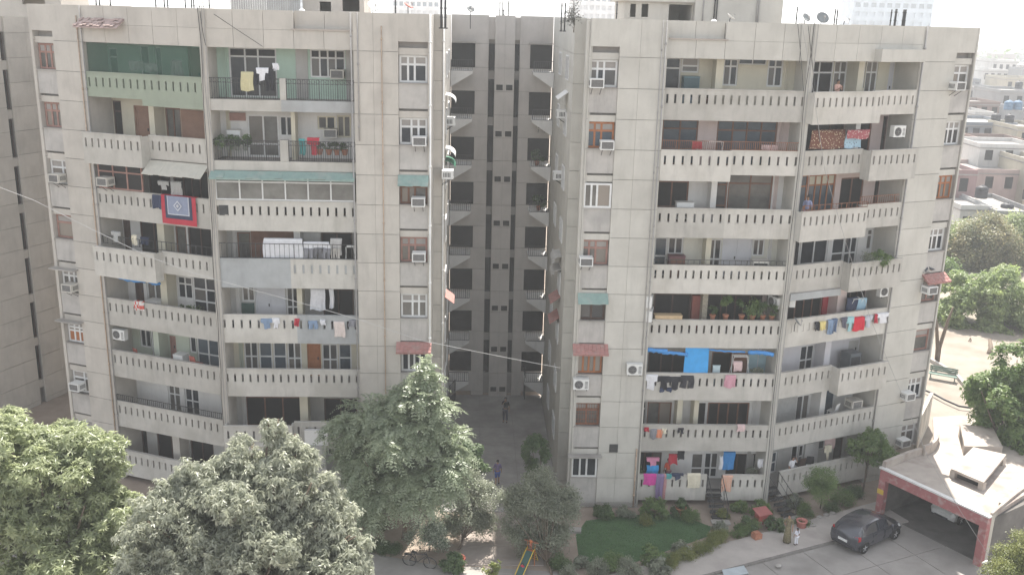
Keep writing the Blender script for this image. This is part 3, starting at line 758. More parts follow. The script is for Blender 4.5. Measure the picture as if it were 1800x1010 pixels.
# ---- piers with their window columns
def pier(fr, par, m, sa, sb, cuts_l=(), cuts_r=(), specs={}, rec=0.32, sillm=SILLG, floors=range(8, 0, -1)):
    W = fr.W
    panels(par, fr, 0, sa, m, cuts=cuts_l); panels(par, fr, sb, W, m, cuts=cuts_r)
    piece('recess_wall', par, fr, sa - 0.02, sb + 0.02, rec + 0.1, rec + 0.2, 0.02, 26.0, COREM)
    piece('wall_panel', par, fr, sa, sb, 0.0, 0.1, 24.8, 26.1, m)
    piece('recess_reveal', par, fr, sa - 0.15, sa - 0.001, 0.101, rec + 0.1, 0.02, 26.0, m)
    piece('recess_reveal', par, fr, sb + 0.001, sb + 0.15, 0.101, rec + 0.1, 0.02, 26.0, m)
    for f in floors:
        z = rail(f)
        sp = specs.get(f, {})
        lo = z - 1.2 if f > 1 else 0.02
        piece('sill_panel', par, fr, sa + 0.005, sb - 0.005, 0.06, rec + 0.1, lo, z - 0.02, sillm)
        piece('sill', par, fr, sa + 0.003, sb - 0.003, 0.0, 0.2, z - 0.02, z + 0.035, CONC)
        piece('lintel', par, fr, sa + 0.005, sb - 0.005, 0.12, rec + 0.09, z + 1.36, z + 1.68, m)
        zz = sp.get('z', (0.04, 1.34))
        window(fr, par, sa + 0.03, sb - 0.03, z + zz[0], z + zz[1], sp.get('d', rec - 0.05), cols=sp.get('cols', [1, 1, 1.6]), fm=sp.get('fm', FRW), pm=sp.get('pm', GLS), top=sp.get('top', 0.22), low=sp.get('low', 0.0), topm=sp.get('topm', COREM), fw=sp.get('fw', 0.1), lowm=sp.get('lowm'), bars=sp.get('bars', False))
        if 'aw' in sp: awning(par, fr, sa - 0.05, sb + 0.05, z + 1.55, z + 1.1, 0.5, AWG, d=-0.005)
        if 'tile' in sp: tiled_hood(par, fr, sa - 0.2, sb + 0.2, z + 1.75, z + 1.35, 0.55, d=-0.005)
        if 'hood' in sp:
            piece('sunshade', par, fr, sa - 0.2, sb + 0.15, -0.45, -0.002, z + 1.36, z + 1.42, CONC)
sa, sb = LP.cast(701, 250)[0], LP.cast(752, 250)[0]
pier(LP, left, PL, sa, sb, cuts_l=(0.95,), specs={7: B_(cols=[1.4, 1, 1]), 6: B_(fm=FRB, aw=1, pm=GLC), 5: B_(fm=FRP, pm=GLC), 4: B_(pm=GLC, cols=[1.5, 1, 1]), 3: B_(tile=1, cols=4, top=0.0), 8: B_()})
sa, sb = RP.cast(1030, 230)[0], RP.cast(1082, 230)[0]
pier(RP, right, PR, sa, sb, cuts_r=(sb + 1.0,), specs={8: B_(cols=[1, 1, 1.7]), 7: B_(fm=FRO, pm=GLB, cols=[1, 1, 1.6]), 6: B_(cols=[1, 1, 2.2], top=0, pm=GLC, d=0.02, z=(0.04, 1.3)), 5: B_(fm=FRP, pm=GLC, cols=[1, 1, 1.6]), 4: B_(fm=FRD, cols=2, aw=1, top=0), 3: B_(fm=FRO, cols=4, tile=1, top=0, pm=GLC), 2: B_(fm=RUST, pm=GLC, cols=2, bars=True), 1: B_(hood=1, cols=[1, 1, 1.3], top=0, d=0.02)})
sa, sb = RE.cast(1677, 130)[0], RE.cast(1709, 130)[0]
pier(RE, right, PR, sa, sb, cuts_l=(), specs={8: B_(cols=2, pm=GLC), 7: B_(cols=3), 6: B_(fm=FRO, cols=3, pm=GLC), 5: B_(cols=3), 4: B_(fm=FRP, tile=1, cols=2, top=0, pm=GLC), 3: B_(fm=FRP, cols=1, pm=GLC), 2: B_(cols=3), 1: B_(cols=2, pm=GLC)})
sa, sb = LE.cast(60, 90)[0], LE.cast(95, 90)[0]
pier(LE, left, PL, sa, sb, specs={8: B_(fm=FRP, cols=3, pm=GLC), 7: B_(fm=FRP, cols=3, pm=GLC), 6: B_(cols=[2, 1], pm=GLC), 5: B_(fm=FRP, cols=1, pm=GLC), 4: B_(cols=[1, 1, 1], pm=GLC, hood=1), 3: B_(cols=3, low=0.4, lowm=FRO, hood=1, pm=GLC), 2: B_(cols=[2, 1], pm=GLC), 1: B_(cols=2)})
# outer returns of the end piers
piece('end_wall', right, RE, RE.W - 0.002, RE.W + 0.14, 0.0, 9.5, 0.02, 26.1, PR)
piece('end_wall', left, LE, -0.14, 0.002, 0.0, 7.5, 0.02, 26.1, PL)
# plinth lattice under the right pier
mb = MB()
for i in range(24):
    x = 0.3 + i * 0.14
    mb.hexa([(x, -0.02, 0.03), (x + 0.025, -0.02, 0.03), (x + 0.025, -0.005, 0.03), (x, -0.005, 0.03), (x + 0.25, -0.02, 0.3), (x + 0.275, -0.02, 0.3), (x + 0.275, -0.005, 0.3), (x + 0.25, -0.005, 0.3)])
    mb.hexa([(x + 0.25, -0.035, 0.03), (x + 0.275, -0.035, 0.03), (x + 0.275, -0.021, 0.03), (x + 0.25, -0.021, 0.03), (x, -0.035, 0.3), (x + 0.025, -0.035, 0.3), (x + 0.025, -0.021, 0.3), (x, -0.021, 0.3)])
part('plinth_lattice', mb, CONC, right, RP)
piece('vent_grille', right, RP, RP.cast(1071, 787)[0], RP.cast(1086, 787)[0], -0.02, -0.001, RP.cast(1078, 794)[1], RP.cast(1078, 780)[1], IRON)

# ---- narrow courtyard: steps in plan, side walls, back wall
for par, sg, m in ((left, -1, PL), (right, 1, PR)):
    u0, u1 = sorted((sg * 3.85, sg * 3.3))
    panels(par, Frame(u0, 2.6, 0, u1 - u0), 0, u1 - u0, m)
    fr = Frame(sg * 3.85, 0.0)
    piece('pier_return', par, fr, -0.1 if sg > 0 else 0, 0 if sg > 0 else 0.1, 0.012, 2.59, 0.02, 26.08, m) if False else piece('pier_return', par, fr, 0 if sg > 0 else -0.1, 0.1 if sg > 0 else 0, 0.102, 2.6, 0.02, 26.08, m)
    fr = Frame(sg * 3.3, 2.7)
    for a, b in zip(ROWZ, ROWZ[1:]):
        for i in range(4):
            y0 = i * 3.35
            piece('wall_panel', par, fr, 0 if sg > 0 else -0.1, 0.1 if sg > 0 else 0, y0 + 0.03, y0 + 3.33, b + 0.01, a - 0.01, m)
    piece('panel_backing', par, fr, 0.04 if sg > 0 else -0.15, 0.15 if sg > 0 else -0.04, 0.0, 13.4, 0.0, 26.0, JNT)
    # windows, hoods along the courtyard side
    for f in range(8, 0, -1):
        z = rail(f)
        for y0 in (2.2, 6.6):
            w = MB()
            x0, x1 = (-0.06, 0.05) if sg > 0 else (-0.05, 0.06)
            w.box(x0, x1, y0, y0 + 1.5, z + 1.24, z + 1.3); w.box(x0, x1, y0, y0 + 1.5, z, z + 0.06)
            for yy in (y0, y0 + 0.72, y0 + 1.44): w.box(x0, x1, yy, yy + 0.06, z + 0.06, z + 1.24)
            wo_ = part('window', w, FRW, par, fr)
            piece('pane', wo_, fr, -0.012, 0.012, y0 + 0.06, y0 + 0.72, z + 0.06, z + 1.24, GLS)
            piece('pane', wo_, fr, -0.012, 0.012, y0 + 0.78, y0 + 1.44, z + 0.06, z + 1.24, GLS)
def side_hood(par, sg, x, y, m, y0=2.2, curved=True, out=0.55):
    fr = Frame(sg * 3.3, 2.7)
    # height from the photograph at the hood's place along the wall
    p = BR.inverted() @ at_depth(x, y, (BR @ Vector((sg * 3.0, 2.7 + y0 + 0.8, 0))).y)
    z = p.z
    mb = MB(); n = 6
    for i in range(n):
        a0, a1 = (i / n) * math.pi / 2, ((i + 1) / n) * math.pi / 2
        if curved:
            q = [(-sg * out * math.sin(a0), z + 0.4 * math.cos(a0)), (-sg * out * math.sin(a1), z + 0.4 * math.cos(a1))]
        else:
            q = [(-sg * out * i / n, z + 0.4 * (1 - i / n)), (-sg * out * (i + 1) / n, z + 0.4 * (1 - (i + 1) / n))]
        mb.hexa([(q[0][0], y0 - 0.15, q[0][1] - 0.03), (q[1][0], y0 - 0.15, q[1][1] - 0.03), (q[1][0], y0 + 1.65, q[1][1] - 0.03), (q[0][0], y0 + 1.65, q[0][1] - 0.03),
                 (q[0][0], y0 - 0.15, q[0][1]), (q[1][0], y0 - 0.15, q[1][1]), (q[1][0], y0 + 1.65, q[1][1]), (q[0][0], y0 + 1.65, q[0][1])])
    o = part('window_hood', mb, m, par, fr); fix_normals(o.data)
for x, y, m in ((800, 178, WW), (800, 272, WW), (799, 291, mat('green_hood', (0.05, 0.2, 0.12), 0.6))):
    side_hood(left, -1, x, y, m)
side_hood(left, -1, 795, 525, TILE, curved=False)
for x, y, m, c in ((976, 172, WW, False), (965, 455, GREYW, True), (967, 478, GREYW, True), (964, 525, TILE, False), (967, 560, TILE, False)):
    side_hood(right, 1, x, y, m, curved=c)

SG = mat('stair_plaster', (0.46, 0.43, 0.40), 0.92, 0.06, 0.8, streak=0.25, bump=0.25, bscale=60, stain=(0.34, 0.32, 0.30), stain_amt=0.35)
CB = Frame(0, 16.2)
cs = lambda x: CB.cast(x, 200)[0]
p0, p1, p2, p3, p4, p5 = cs(834), cs(857), cs(868), cs(902), cs(911), cs(929)
panels(stair, CB, p0, p1, SG); panels(stair, CB, p4, p5, SG)
panels(stair, Frame(0, 15.9), p2, p3, SG, cuts=((p2 + p3) / 2,), th=0.3)
for a, b in ((p1, p2), (p3, p4)):
    piece('shaft_wall', stair, CB, a, b, 0.5, 0.6, 0, 25.6, COREM)
    for f in range(8, 0, -1):
        z = rail(f)
        piece('shaft_spandrel', stair, CB, a, b, 0.3, 0.45, z - 0.75, z - 0.2, COREM)
        piece('shaft_window', stair, CB, a + 0.02, b - 0.02, 0.38, 0.42, z - 0.2, z + 2.25 if f < 8 else z + 1.5, GLD)
    piece('shaft_spandrel', stair, CB, a, b, 0.1, 0.3, 24.6, 26.0, SG)
for f in range(8, 0, -1):
    z = rail(f)
    fr9 = Frame(0, 15.9)
    for a in (p2 + 0.12, (p2 + p3) / 2 + 0.12):
        piece('vent_opening', stair, fr9, a, a + 0.42, -0.012, 0.05, z - 1.4, z - 1.05, GLD)
for sg, a, b in ((-1, -3.28, p0), (1, p5, 3.28)):
    for f in range(8, 0, -1):
        z = rail(f)
        mb = MB()
        mb.box(a, b, 0.0, 0.12, z - 1.5, z - 0.02)
        part('landing_wall', mb, SG, stair, CB)
        piece('landing_opening', stair, CB, a, b, 0.2, 0.3, z - 0.02, z + 1.5, GLD)
        # cantilevered landing with a sloping soffit, and its bar railing
        w0, w1 = (a, b - 0.15) if sg < 0 else (a + 0.15, b)
        lb = MB()
        e0, e1 = (z - 1.15, z - 0.3) if sg < 0 else (z - 0.3, z - 1.15)
        lb.hexa([(w0, -1.7, e0), (w1, -1.7, e1), (w1, -0.002, e1), (w0, -0.002, e0), (w0, -1.7, z - 0.15), (w1, -1.7, z - 0.15), (w1, -0.002, z - 0.15), (w0, -0.002, z - 0.15)])
        part('landing', lb, WW, stair, CB)
        railing(CB, stair, w0 + 0.03, w1 - 0.03, -1.62, z - 0.14, z + 0.55, ornate=False, st=0.13)
    mb = MB(); mb.box(a, b, 0.0, 0.12, 24.34, 26.1); part('roof_panel', mb, SG, stair, CB)
    piece('landing_soffit', stair, CB, a, b, 0.12, 1.0, 24.4, 24.5, SG)
piece('sunshade', stair, CB, -3.25, p0 + 0.05, -0.6, -0.002, 24.36, 24.46, CONC)
piece('sunshade', stair, CB, p5 - 0.1, 3.25, -0.6, -0.002, 24.36, 24.46, CONC)
# steel gate leaves standing open in the court
def gate_leaf(x, y, ang, label):
    p = ground(x, y)
    W = Matrix.Translation(p) @ Matrix.Rotation(ang, 4, 'Z')
    g = empty('gate_leaf', W, label, 'gate')
    mb = MB(); mb.box(0, 0.05, -0.025, 0.025, 0.05, 2.1); mb.box(1.15, 1.2, -0.025, 0.025, 0.05, 2.1); mb.box(0.05, 1.15, -0.024, 0.024, 2.04, 2.1); mb.box(0.05, 1.15, -0.024, 0.024, 0.08, 0.14)
    put('gate_frame', mb.mesh('gate_frame', IRON), W, g)
    mb = MB(); mb.box(0.05, 1.15, -0.006, 0.006, 0.141, 1.2); put('sheet_panel', mb.mesh('sheet_panel', IRON), W, g)
    mb = MB()
    for i in range(9): mb.box(0.14 + i * 0.11, 0.155 + i * 0.11, -0.008, 0.008, 1.2, 2.04)
    put('bars', mb.mesh('bars', IRON), W, g)
gate_leaf(790, 728, R(75), 'dark steel gate leaf standing open at the courtyard left wall')
gate_leaf(922, 703, R(95), 'dark steel gate leaf folded back at the courtyard right side')

# ---- far left wing: slit windows up the shaded wall
wa = math.atan2(10.9, 4.7)
LW = Frame(-34.0, 6.5, wa, 11.9)
w0, w1 = LW.cast(0, 85)[0], LW.cast(11, 85)[0]
panels(wing, LW, -3, w0, PL); panels(wing, LW, w1, 11.9, PL, cuts=(w1 + 1.6,))
piece('shaft_wall', wing, LW, w0, w1, 0.5, 0.6, 0, 26, COREM)
for f in range(8, 0, -1):
    z = rail(f)
    piece('shaft_spandrel', wing, LW, w0, w1, 0.1, 0.4, z - 0.7, z - 0.15, PL)
    window(LW, wing, w0 + 0.02, w1 - 0.02, z - 0.13, z + 2.28 if f < 8 else z + 1.5, 0.25, cols=1, fm=FRD, pm=GLD)
piece('shaft_spandrel', wing, LW, w0, w1, 0.1, 0.4, 24.4, 26.0, PL)
panels(wing, Frame(-29.3, 17.4, 0, 5), 0, 5, PL)
# ------------------------------------------------------------------ paving, road, lawn
def L2(u, v, z=0.0):
    return BR @ Vector((u, v, z))
def sheet(name, pts, z, m, kind='structure', parent=None):
    mb = MB(); mb.face([(p[0], p[1], z) for p in pts])
    o = put(name, mb.mesh(name, m), None, parent, kind)
    if o.data.polygons[0].normal.z < 0: o.data.flip_normals()
    return o
COURT = mat('court_concrete', (0.33, 0.315, 0.30), 0.93, 0.15, 0.9, bump=0.3, stain=(0.19, 0.18, 0.17), stain_amt=0.65, stain_scale=0.35)
PATHM = mat('pinkish_paving', (0.33, 0.285, 0.255), 0.93, 0.12, 1.2, bump=0.3, stain=(0.25, 0.20, 0.175), stain_amt=0.6, stain_scale=0.7)
court = sheet('courtyard_floor', [L2(-3.3, -0.6), L2(3.3, -0.6), L2(3.3, 16.2), L2(-3.3, 16.2)], 0.006, JNT)
mb = MB()
for i in range(3):
    for j in range(6):
        a, b = -3.28 + i * 2.19, -3.28 + (i + 1) * 2.19 - 0.03
        c, e = -0.58 + j * 2.79, -0.58 + (j + 1) * 2.79 - 0.03
        put('paving_slab', (lambda q: (q.prism([(a, c), (b, c), (b, e), (a, e)], 0.008, 0.05), q.mesh('paving_slab', COURT))[1])(MB()), BR, court)
path = sheet('footpath', [L2(-2.2, -5.9), L2(2.0, -5.9), L2(2.0, -0.62), L2(-2.2, -0.62)], 0.006, JNT)
for i in range(2):
    for j in range(3):
        a = -2.18 + i * 1.7 + (0.02 if i else 0); b = -0.5 if i == 0 else 1.98
        c = -5.88 + j * 1.76; e = c + 1.72
        put('paving_slab', (lambda q: (q.prism([(a, c), (b, c), (b, e), (a, e)], 0.008, 0.04 + 0.012 * ((i + j) % 2)), q.mesh('paving_slab', PATHM))[1])(MB()), BR, path)
ka, kb = ground(1240, 1012), ground(1476, 950)
kd = (kb - ka).normalized(); kn = Vector((-kd.y, kd.x, 0))
k0 = ka - kd * 5.5; k1 = kb + kd * 0.4
ROADM = mat('road_concrete', (0.30, 0.28, 0.26), 0.93, 0.12, 0.8, bump=0.25, stain=(0.2, 0.185, 0.17), stain_amt=0.55, stain_scale=0.5)
# road in front: one sheet of large concrete bays
road = sheet('road', [(-60, 10), (60, 10), (60, 55), tuple(k1 + kd * 6)[:2], tuple(k0)[:2], tuple(L2(2.6, -6.4))[:2], tuple(L2(-3.6, -5.75))[:2], tuple(L2(-16, -1.7))[:2], tuple(L2(-60, 8))[:2]], 0.004, JNT)
bd = math.atan2(kd.y, kd.x)
BFR = Matrix.Translation(kb) @ Matrix.Rotation(bd, 4, 'Z')
for i in range(-7, 4):
    for j in range(0, 5):
        a, b = i * 2.6 + 0.02, (i + 1) * 2.6 - 0.02
        c, e = -(j + 1) * 2.6 + 0.02, -j * 2.6 - 0.02
        q = MB(); q.prism([(a, c), (b, c), (b, e), (a, e)], 0.006, 0.03 + 0.006 * ((i * 3 + j * 7) % 3))
        put('road_bay', q.mesh('road_bay', ROADM), BFR, road)
q = MB(); q.prism([tuple(L2(-3.7, -5.9))[:2], tuple(L2(-16, -1.9))[:2], tuple(L2(-40, 3))[:2], (-45, 20), tuple(L2(-3, -20))[:2], tuple(L2(0.4, -6.6))[:2]], 0.006, 0.028)
o = put('road_bay', q.mesh('road_bay', ROADM), None, road); fix_normals(o.data)
# pavement with its kerb in front of the garden on the right
pv = MB()
w = 1.75
pts = [k0, k1 + kd * 4.5, k1 + kd * 4.5 + kn * (w + 0.6), k0 + kn * w]
pv.prism([(p.x, p.y) for p in pts], 0.0, 0.12)
put('pavement', pv.mesh('pavement', mat('pavement_concrete', (0.40, 0.365, 0.335), 0.93, 0.1, 1, bump=0.25, stain=(0.28, 0.25, 0.23), stain_amt=0.5, stain_scale=0.7)), None, None, 'structure')
kbm = MB()
for i in range(16):
    a = k0 + kd * (i * 1.0 + 0.01); b = k0 + kd * (i * 1.0 + 0.98)
    kbm.prism([(a.x, a.y), (b.x, b.y), ((b - kn * 0.14).x, (b - kn * 0.14).y), ((a - kn * 0.14).x, (a - kn * 0.14).y)], 0.0, 0.135)
o = put('kerb', kbm.mesh('kerb', mat('kerb_stone', (0.2, 0.185, 0.17), 0.95, 0.2, 3)), None, None, 'structure'); fix_normals(o.data)
GRASS = mat('lawn_green', (0.07, 0.13, 0.055), 0.95, 0.25, 1.5, bump=0.5, bscale=40)
lp = [ground(x, y) for x, y in ((1018, 985), (1012, 940), (1030, 915), (1100, 905), (1190, 903), (1250, 925), (1245, 942), (1180, 965), (1110, 990), (1060, 1005))]
sheet('lawn', lp, 0.012, GRASS)
def inpoly(x, y, P):
    c = False; n = len(P)
    for i in range(n):
        a, b = P[i], P[(i + 1) % n]
        if (a.y > y) != (b.y > y) and x < (b.x - a.x) * (y - a.y) / (b.y - a.y) + a.x: c = not c
    return c
gb = MB(); r3 = random.Random(3)
xs = [p.x for p in lp]; ys = [p.y for p in lp]
while len(gb.v) < 3 * 16000:
    x, y = r3.uniform(min(xs), max(xs)), r3.uniform(min(ys), max(ys))
    if not inpoly(x, y, lp): continue
    h = r3.uniform(0.03, 0.08); a = r3.uniform(0, 6.28); dx, dy = 0.012 * math.cos(a), 0.012 * math.sin(a)
    gb.face([(x - dx, y - dy, 0.012), (x + dx, y + dy, 0.012), (x + r3.uniform(-.03, .03), y + r3.uniform(-.03, .03), h)])
put('grass', gb.mesh('grass', leafmat('grass_blade', (0.065, 0.14, 0.05), (0.11, 0.19, 0.08), 1.2, 0.3, 0.6)), None, None, 'stuff', 'short green grass of the small lawn before the right block', 'grass')

# ------------------------------------------------------------------ garage with its roof terrace
gL = ground(1540, 905); gR = ground(1713, 993)
gd = (gR - gL).normalized(); GW = (gR - gL).length
GM = Matrix.Translation(gL) @ Matrix.Rotation(math.atan2(gd.y, gd.x), 4, 'Z')    # x along the opening, y inwards
GI = GM.inverted()
def gp(x, y, z):
    return GI @ ground(x, y, z)
class GF:
    M = GM
GH = 2.8
gar = empty('garage', GM, 'low concrete garage with a faded red front and flat sunlit roof terrace', 'garage')
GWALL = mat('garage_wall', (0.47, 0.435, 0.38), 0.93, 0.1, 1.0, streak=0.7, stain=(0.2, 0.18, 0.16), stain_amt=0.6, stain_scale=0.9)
GIN = mat('shade_toned_wall', (0.13, 0.12, 0.11), 0.95, 0.25, 1.0, stain=(0.07, 0.065, 0.06), stain_amt=0.7)  # shade of the garage put into the wall colour, plus random stains
GD = 9.0
piece('front_post', gar, GF, -0.12, 0.26, 0, 0.35, 0, GH - 0.6, REDP)
piece('front_post', gar, GF, GW - 0.12, GW + 0.26, 0, 0.35, 0, GH - 0.6, REDP)
piece('fascia', gar, GF, -0.12, GW + 0.26, 0.0, 0.35, GH - 0.6, GH - 0.02, REDP)
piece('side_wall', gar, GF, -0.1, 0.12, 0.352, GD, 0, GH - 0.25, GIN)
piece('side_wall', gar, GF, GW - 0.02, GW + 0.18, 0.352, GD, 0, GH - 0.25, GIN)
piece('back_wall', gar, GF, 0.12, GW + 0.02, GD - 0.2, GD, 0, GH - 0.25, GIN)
piece('garage_floor', gar, GF, 0.12, GW + 0.02, 0.36, GD - 0.2, 0.0, 0.045, mat('shade_toned_floor', (0.15, 0.14, 0.13), 0.9, 0.2, 1.0, stain=(0.07, 0.065, 0.06), stain_amt=0.7))  # floor colour darkened to stand for the falling light inside, plus stains
rp = [Vector((-0.1, 0.02, 0)), Vector((GW + 0.24, 0.02, 0)), gp(1830, 850, GH), gp(1830, 770, GH), gp(1715, 728, GH), gp(1640, 733, GH), gp(1641, 772, GH), gp(1622, 792, GH), gp(1590, 801, GH)]
q = MB(); q.prism([(p.x, p.y + 0.02) for p in rp], GH - 0.24, GH)
o = put('roof_slab', q.mesh('roof_slab', ROOFC), GM, gar); fix_normals(o.data)
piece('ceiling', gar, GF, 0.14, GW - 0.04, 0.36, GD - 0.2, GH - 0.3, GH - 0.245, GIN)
piece('roof_edge', gar, GF, -0.18, GW + 0.34, -0.06, 0.2, GH + 0.002, GH + 0.09, WW)
def wallstrip(pts, z0, z1, th, m, name):
    q = MB()
    for a, b in zip(pts, pts[1:]):
        t = (b - a).normalized(); n = Vector((-t.y, t.x, 0)) * th
        q.prism([(a.x, a.y), (b.x, b.y), ((b + n).x, (b + n).y), ((a + n).x, (a + n).y)], z0, z1)
    o = put(name, q.mesh(name, m), GM, gar); fix_normals(o.data)
wallstrip([gp(x, y, GH) for x, y in ((1556, 824), (1578, 815), (1600, 806), (1620, 800))], GH + 0.001, GH + 0.42, 0.2, ROOFC, 'low_parapet')
cw = [gp(x, y, GH) for x, y in ((1620, 799), (1630, 796), (1638, 790), (1643, 782), (1645, 773))]
wallstrip(cw, GH + 0.001, GH + 0.6, -0.16, ROOFC, 'curved_parapet')
ra = [Vector((GW + 0.26, 0.36, 0)), gp(1764, 890, GH), gp(1795, 865, GH), gp(1830, 845, GH)]
wallstrip(ra, GH - 0.02, GH + 0.16, 0.25, ROOFC, 'roof_kerb')
wallstrip(ra, 0.0, GH - 0.025, 0.2, GWALL, 'side_wall')
# raised slabs over the openings in the terrace
def raised(pxs, z0, z1, label):
    P = [gp(x, y, z1) for x, y in pxs]
    q = MB(); q.prism([(p.x, p.y) for p in P], z1 - 0.14, z1)
    o = put('vent_slab', q.mesh('vent_slab', ROOFC), GM, gar); fix_normals(o.data); o['label'] = label
    c = sum(P, Vector()) / len(P)
    for p in P:
        t = c + (p - c) * 0.88
        q = MB(); q.box(t.x - 0.14, t.x + 0.14, t.y - 0.14, t.y + 0.14, GH, z1 - 0.141)
        put('vent_post', q.mesh('vent_post', ROOFC), GM, o)
    q = MB(); q.prism([tuple(c + (p - c) * 0.8)[:2] for p in P], GH + 0.003, GH + 0.02); oo = put('vent_hole', q.mesh('vent_hole', GLD), GM, o); fix_normals(oo.data)
raised(((1672, 823), (1729, 847), (1769, 798), (1711, 785)), GH, GH + 0.55, 'flat slab on stub posts over an opening')
q = MB()
B4 = [gp(x, y, GH) for x, y in ((1693, 799), (1684, 766), (1741, 770), (1760, 800))]
q.hexa([(p.x, p.y, GH + 0.002) for p in B4] + [(p.x, p.y, GH + hh) for p, hh in zip(B4, (0.55, 0.75, 0.75, 0.55))])
o = put('sloped_hatch', q.mesh('sloped_hatch', ROOFC), GM, gar); fix_normals(o.data)
a, b = B4[0], B4[1]
t = (b - a); n = Vector((t.y, -t.x, 0)).normalized()
if n.x > 0: n = -n
q = MB(); m1, m2 = a + t * 0.25 + n * 0.006, a + t * 0.8 + n * 0.006
q.face([(m1.x, m1.y, GH + 0.12), (m2.x, m2.y, GH + 0.12), (m2.x, m2.y, GH + 0.62), (m1.x, m1.y, GH + 0.4)])
put('hatch_opening', q.mesh('hatch_opening', GLD), GM, o)
q = MB(); q.box(-0.13, 0.25, -0.03, -0.002, 1.35, 1.62); put('number_plate', q.mesh('number_plate', mat('yellow_paint', (0.55, 0.38, 0.06), 0.6)), GM, gar)
# retaining wall beside the block end and the strip of sunlit yard
YARD = mat('sunlit_yard', (0.25, 0.215, 0.18), 0.95, 0.15, 0.5, bump=0.4, bscale=6, stain=(0.17, 0.14, 0.11), stain_amt=0.75, stain_scale=0.3)
sheet('yard', [L2(23, 6), L2(40, 2), L2(75, 30), L2(75, 70), L2(24, 70)], 0.008, YARD)
rw = empty('retaining_wall', BR @ Matrix.Translation((26.2, 6.0, 0)), 'leaning beige retaining wall beside the right end of the block', 'wall')
p0_, p1_ = ground(1612, 790, 0), ground(1632, 748, 0)
q = MB(); tt = (p1_ - p0_).normalized(); nn = Vector((-tt.y, tt.x, 0)) * 0.2
q.prism([(p0_.x, p0_.y), (p1_.x, p1_.y), ((p1_ + nn).x, (p1_ + nn).y), ((p0_ + nn).x, (p0_ + nn).y)], 0, 2.4)
o = put('wall', q.mesh('wall', GWALL), None, rw); fix_normals(o.data)
# curving kerb and green bench, pipe across the yard
kc = [ground(x, y) for x, y in ((1632, 635), (1655, 648), (1680, 665), (1700, 690), (1712, 712))]
q = MB()
for a, b in zip(kc, kc[1:]):
    t = (b - a).normalized(); n = Vector((-t.y, t.x, 0)) * 0.25
    q.prism([(a.x, a.y), (b.x, b.y), ((b + n).x, (b + n).y), ((a + n).x, (a + n).y)], 0, 0.3)
o = put('border_wall', q.mesh('border_wall', CONC), None, None, None, 'low curving concrete border in the sunlit yard at right', 'wall'); fix_normals(o.data)
q = MB(); q.tube([ground(x, y) + Vector((0, 0, 0.25)) for x, y in ((1625, 691), (1640, 697), (1660, 708), (1685, 719), (1705, 722))], 0.07, 6)
put('hose_pipe', q.mesh('hose_pipe', BLK), None, None, None, 'black hose pipe curving over the sunlit yard', 'pipe')
bp_ = ground(1656, 668)
GB = mat('green_bench', (0.13, 0.18, 0.15), 0.7, 0.15)
be = empty('bench', Matrix.Translation(bp_) @ Matrix.Rotation(R(-28), 4, 'Z'), 'green bench with slatted seat in the yard behind the garage', 'bench')
for i in range(4):
    q = MB(); q.box(-1.0, 1.0, -0.3 + i * 0.16, -0.17 + i * 0.16, 0.44, 0.49); put('slat', q.mesh('slat', GB), WM[be.name], be)
for i in range(3):
    q = MB(); q.box(-1.0, 1.0, 0.36, 0.4, 0.55 + i * 0.15, 0.67 + i * 0.15); put('back_slat', q.mesh('back_slat', GB), WM[be.name], be)
for sx in (-0.85, 0.85):
    q = MB(); q.box(sx - 0.03, sx + 0.03, -0.28, -0.22, 0, 0.44); q.box(sx - 0.03, sx + 0.03, 0.3, 0.36, 0, 0.98); put('leg', q.mesh('leg', GB), WM[be.name], be)

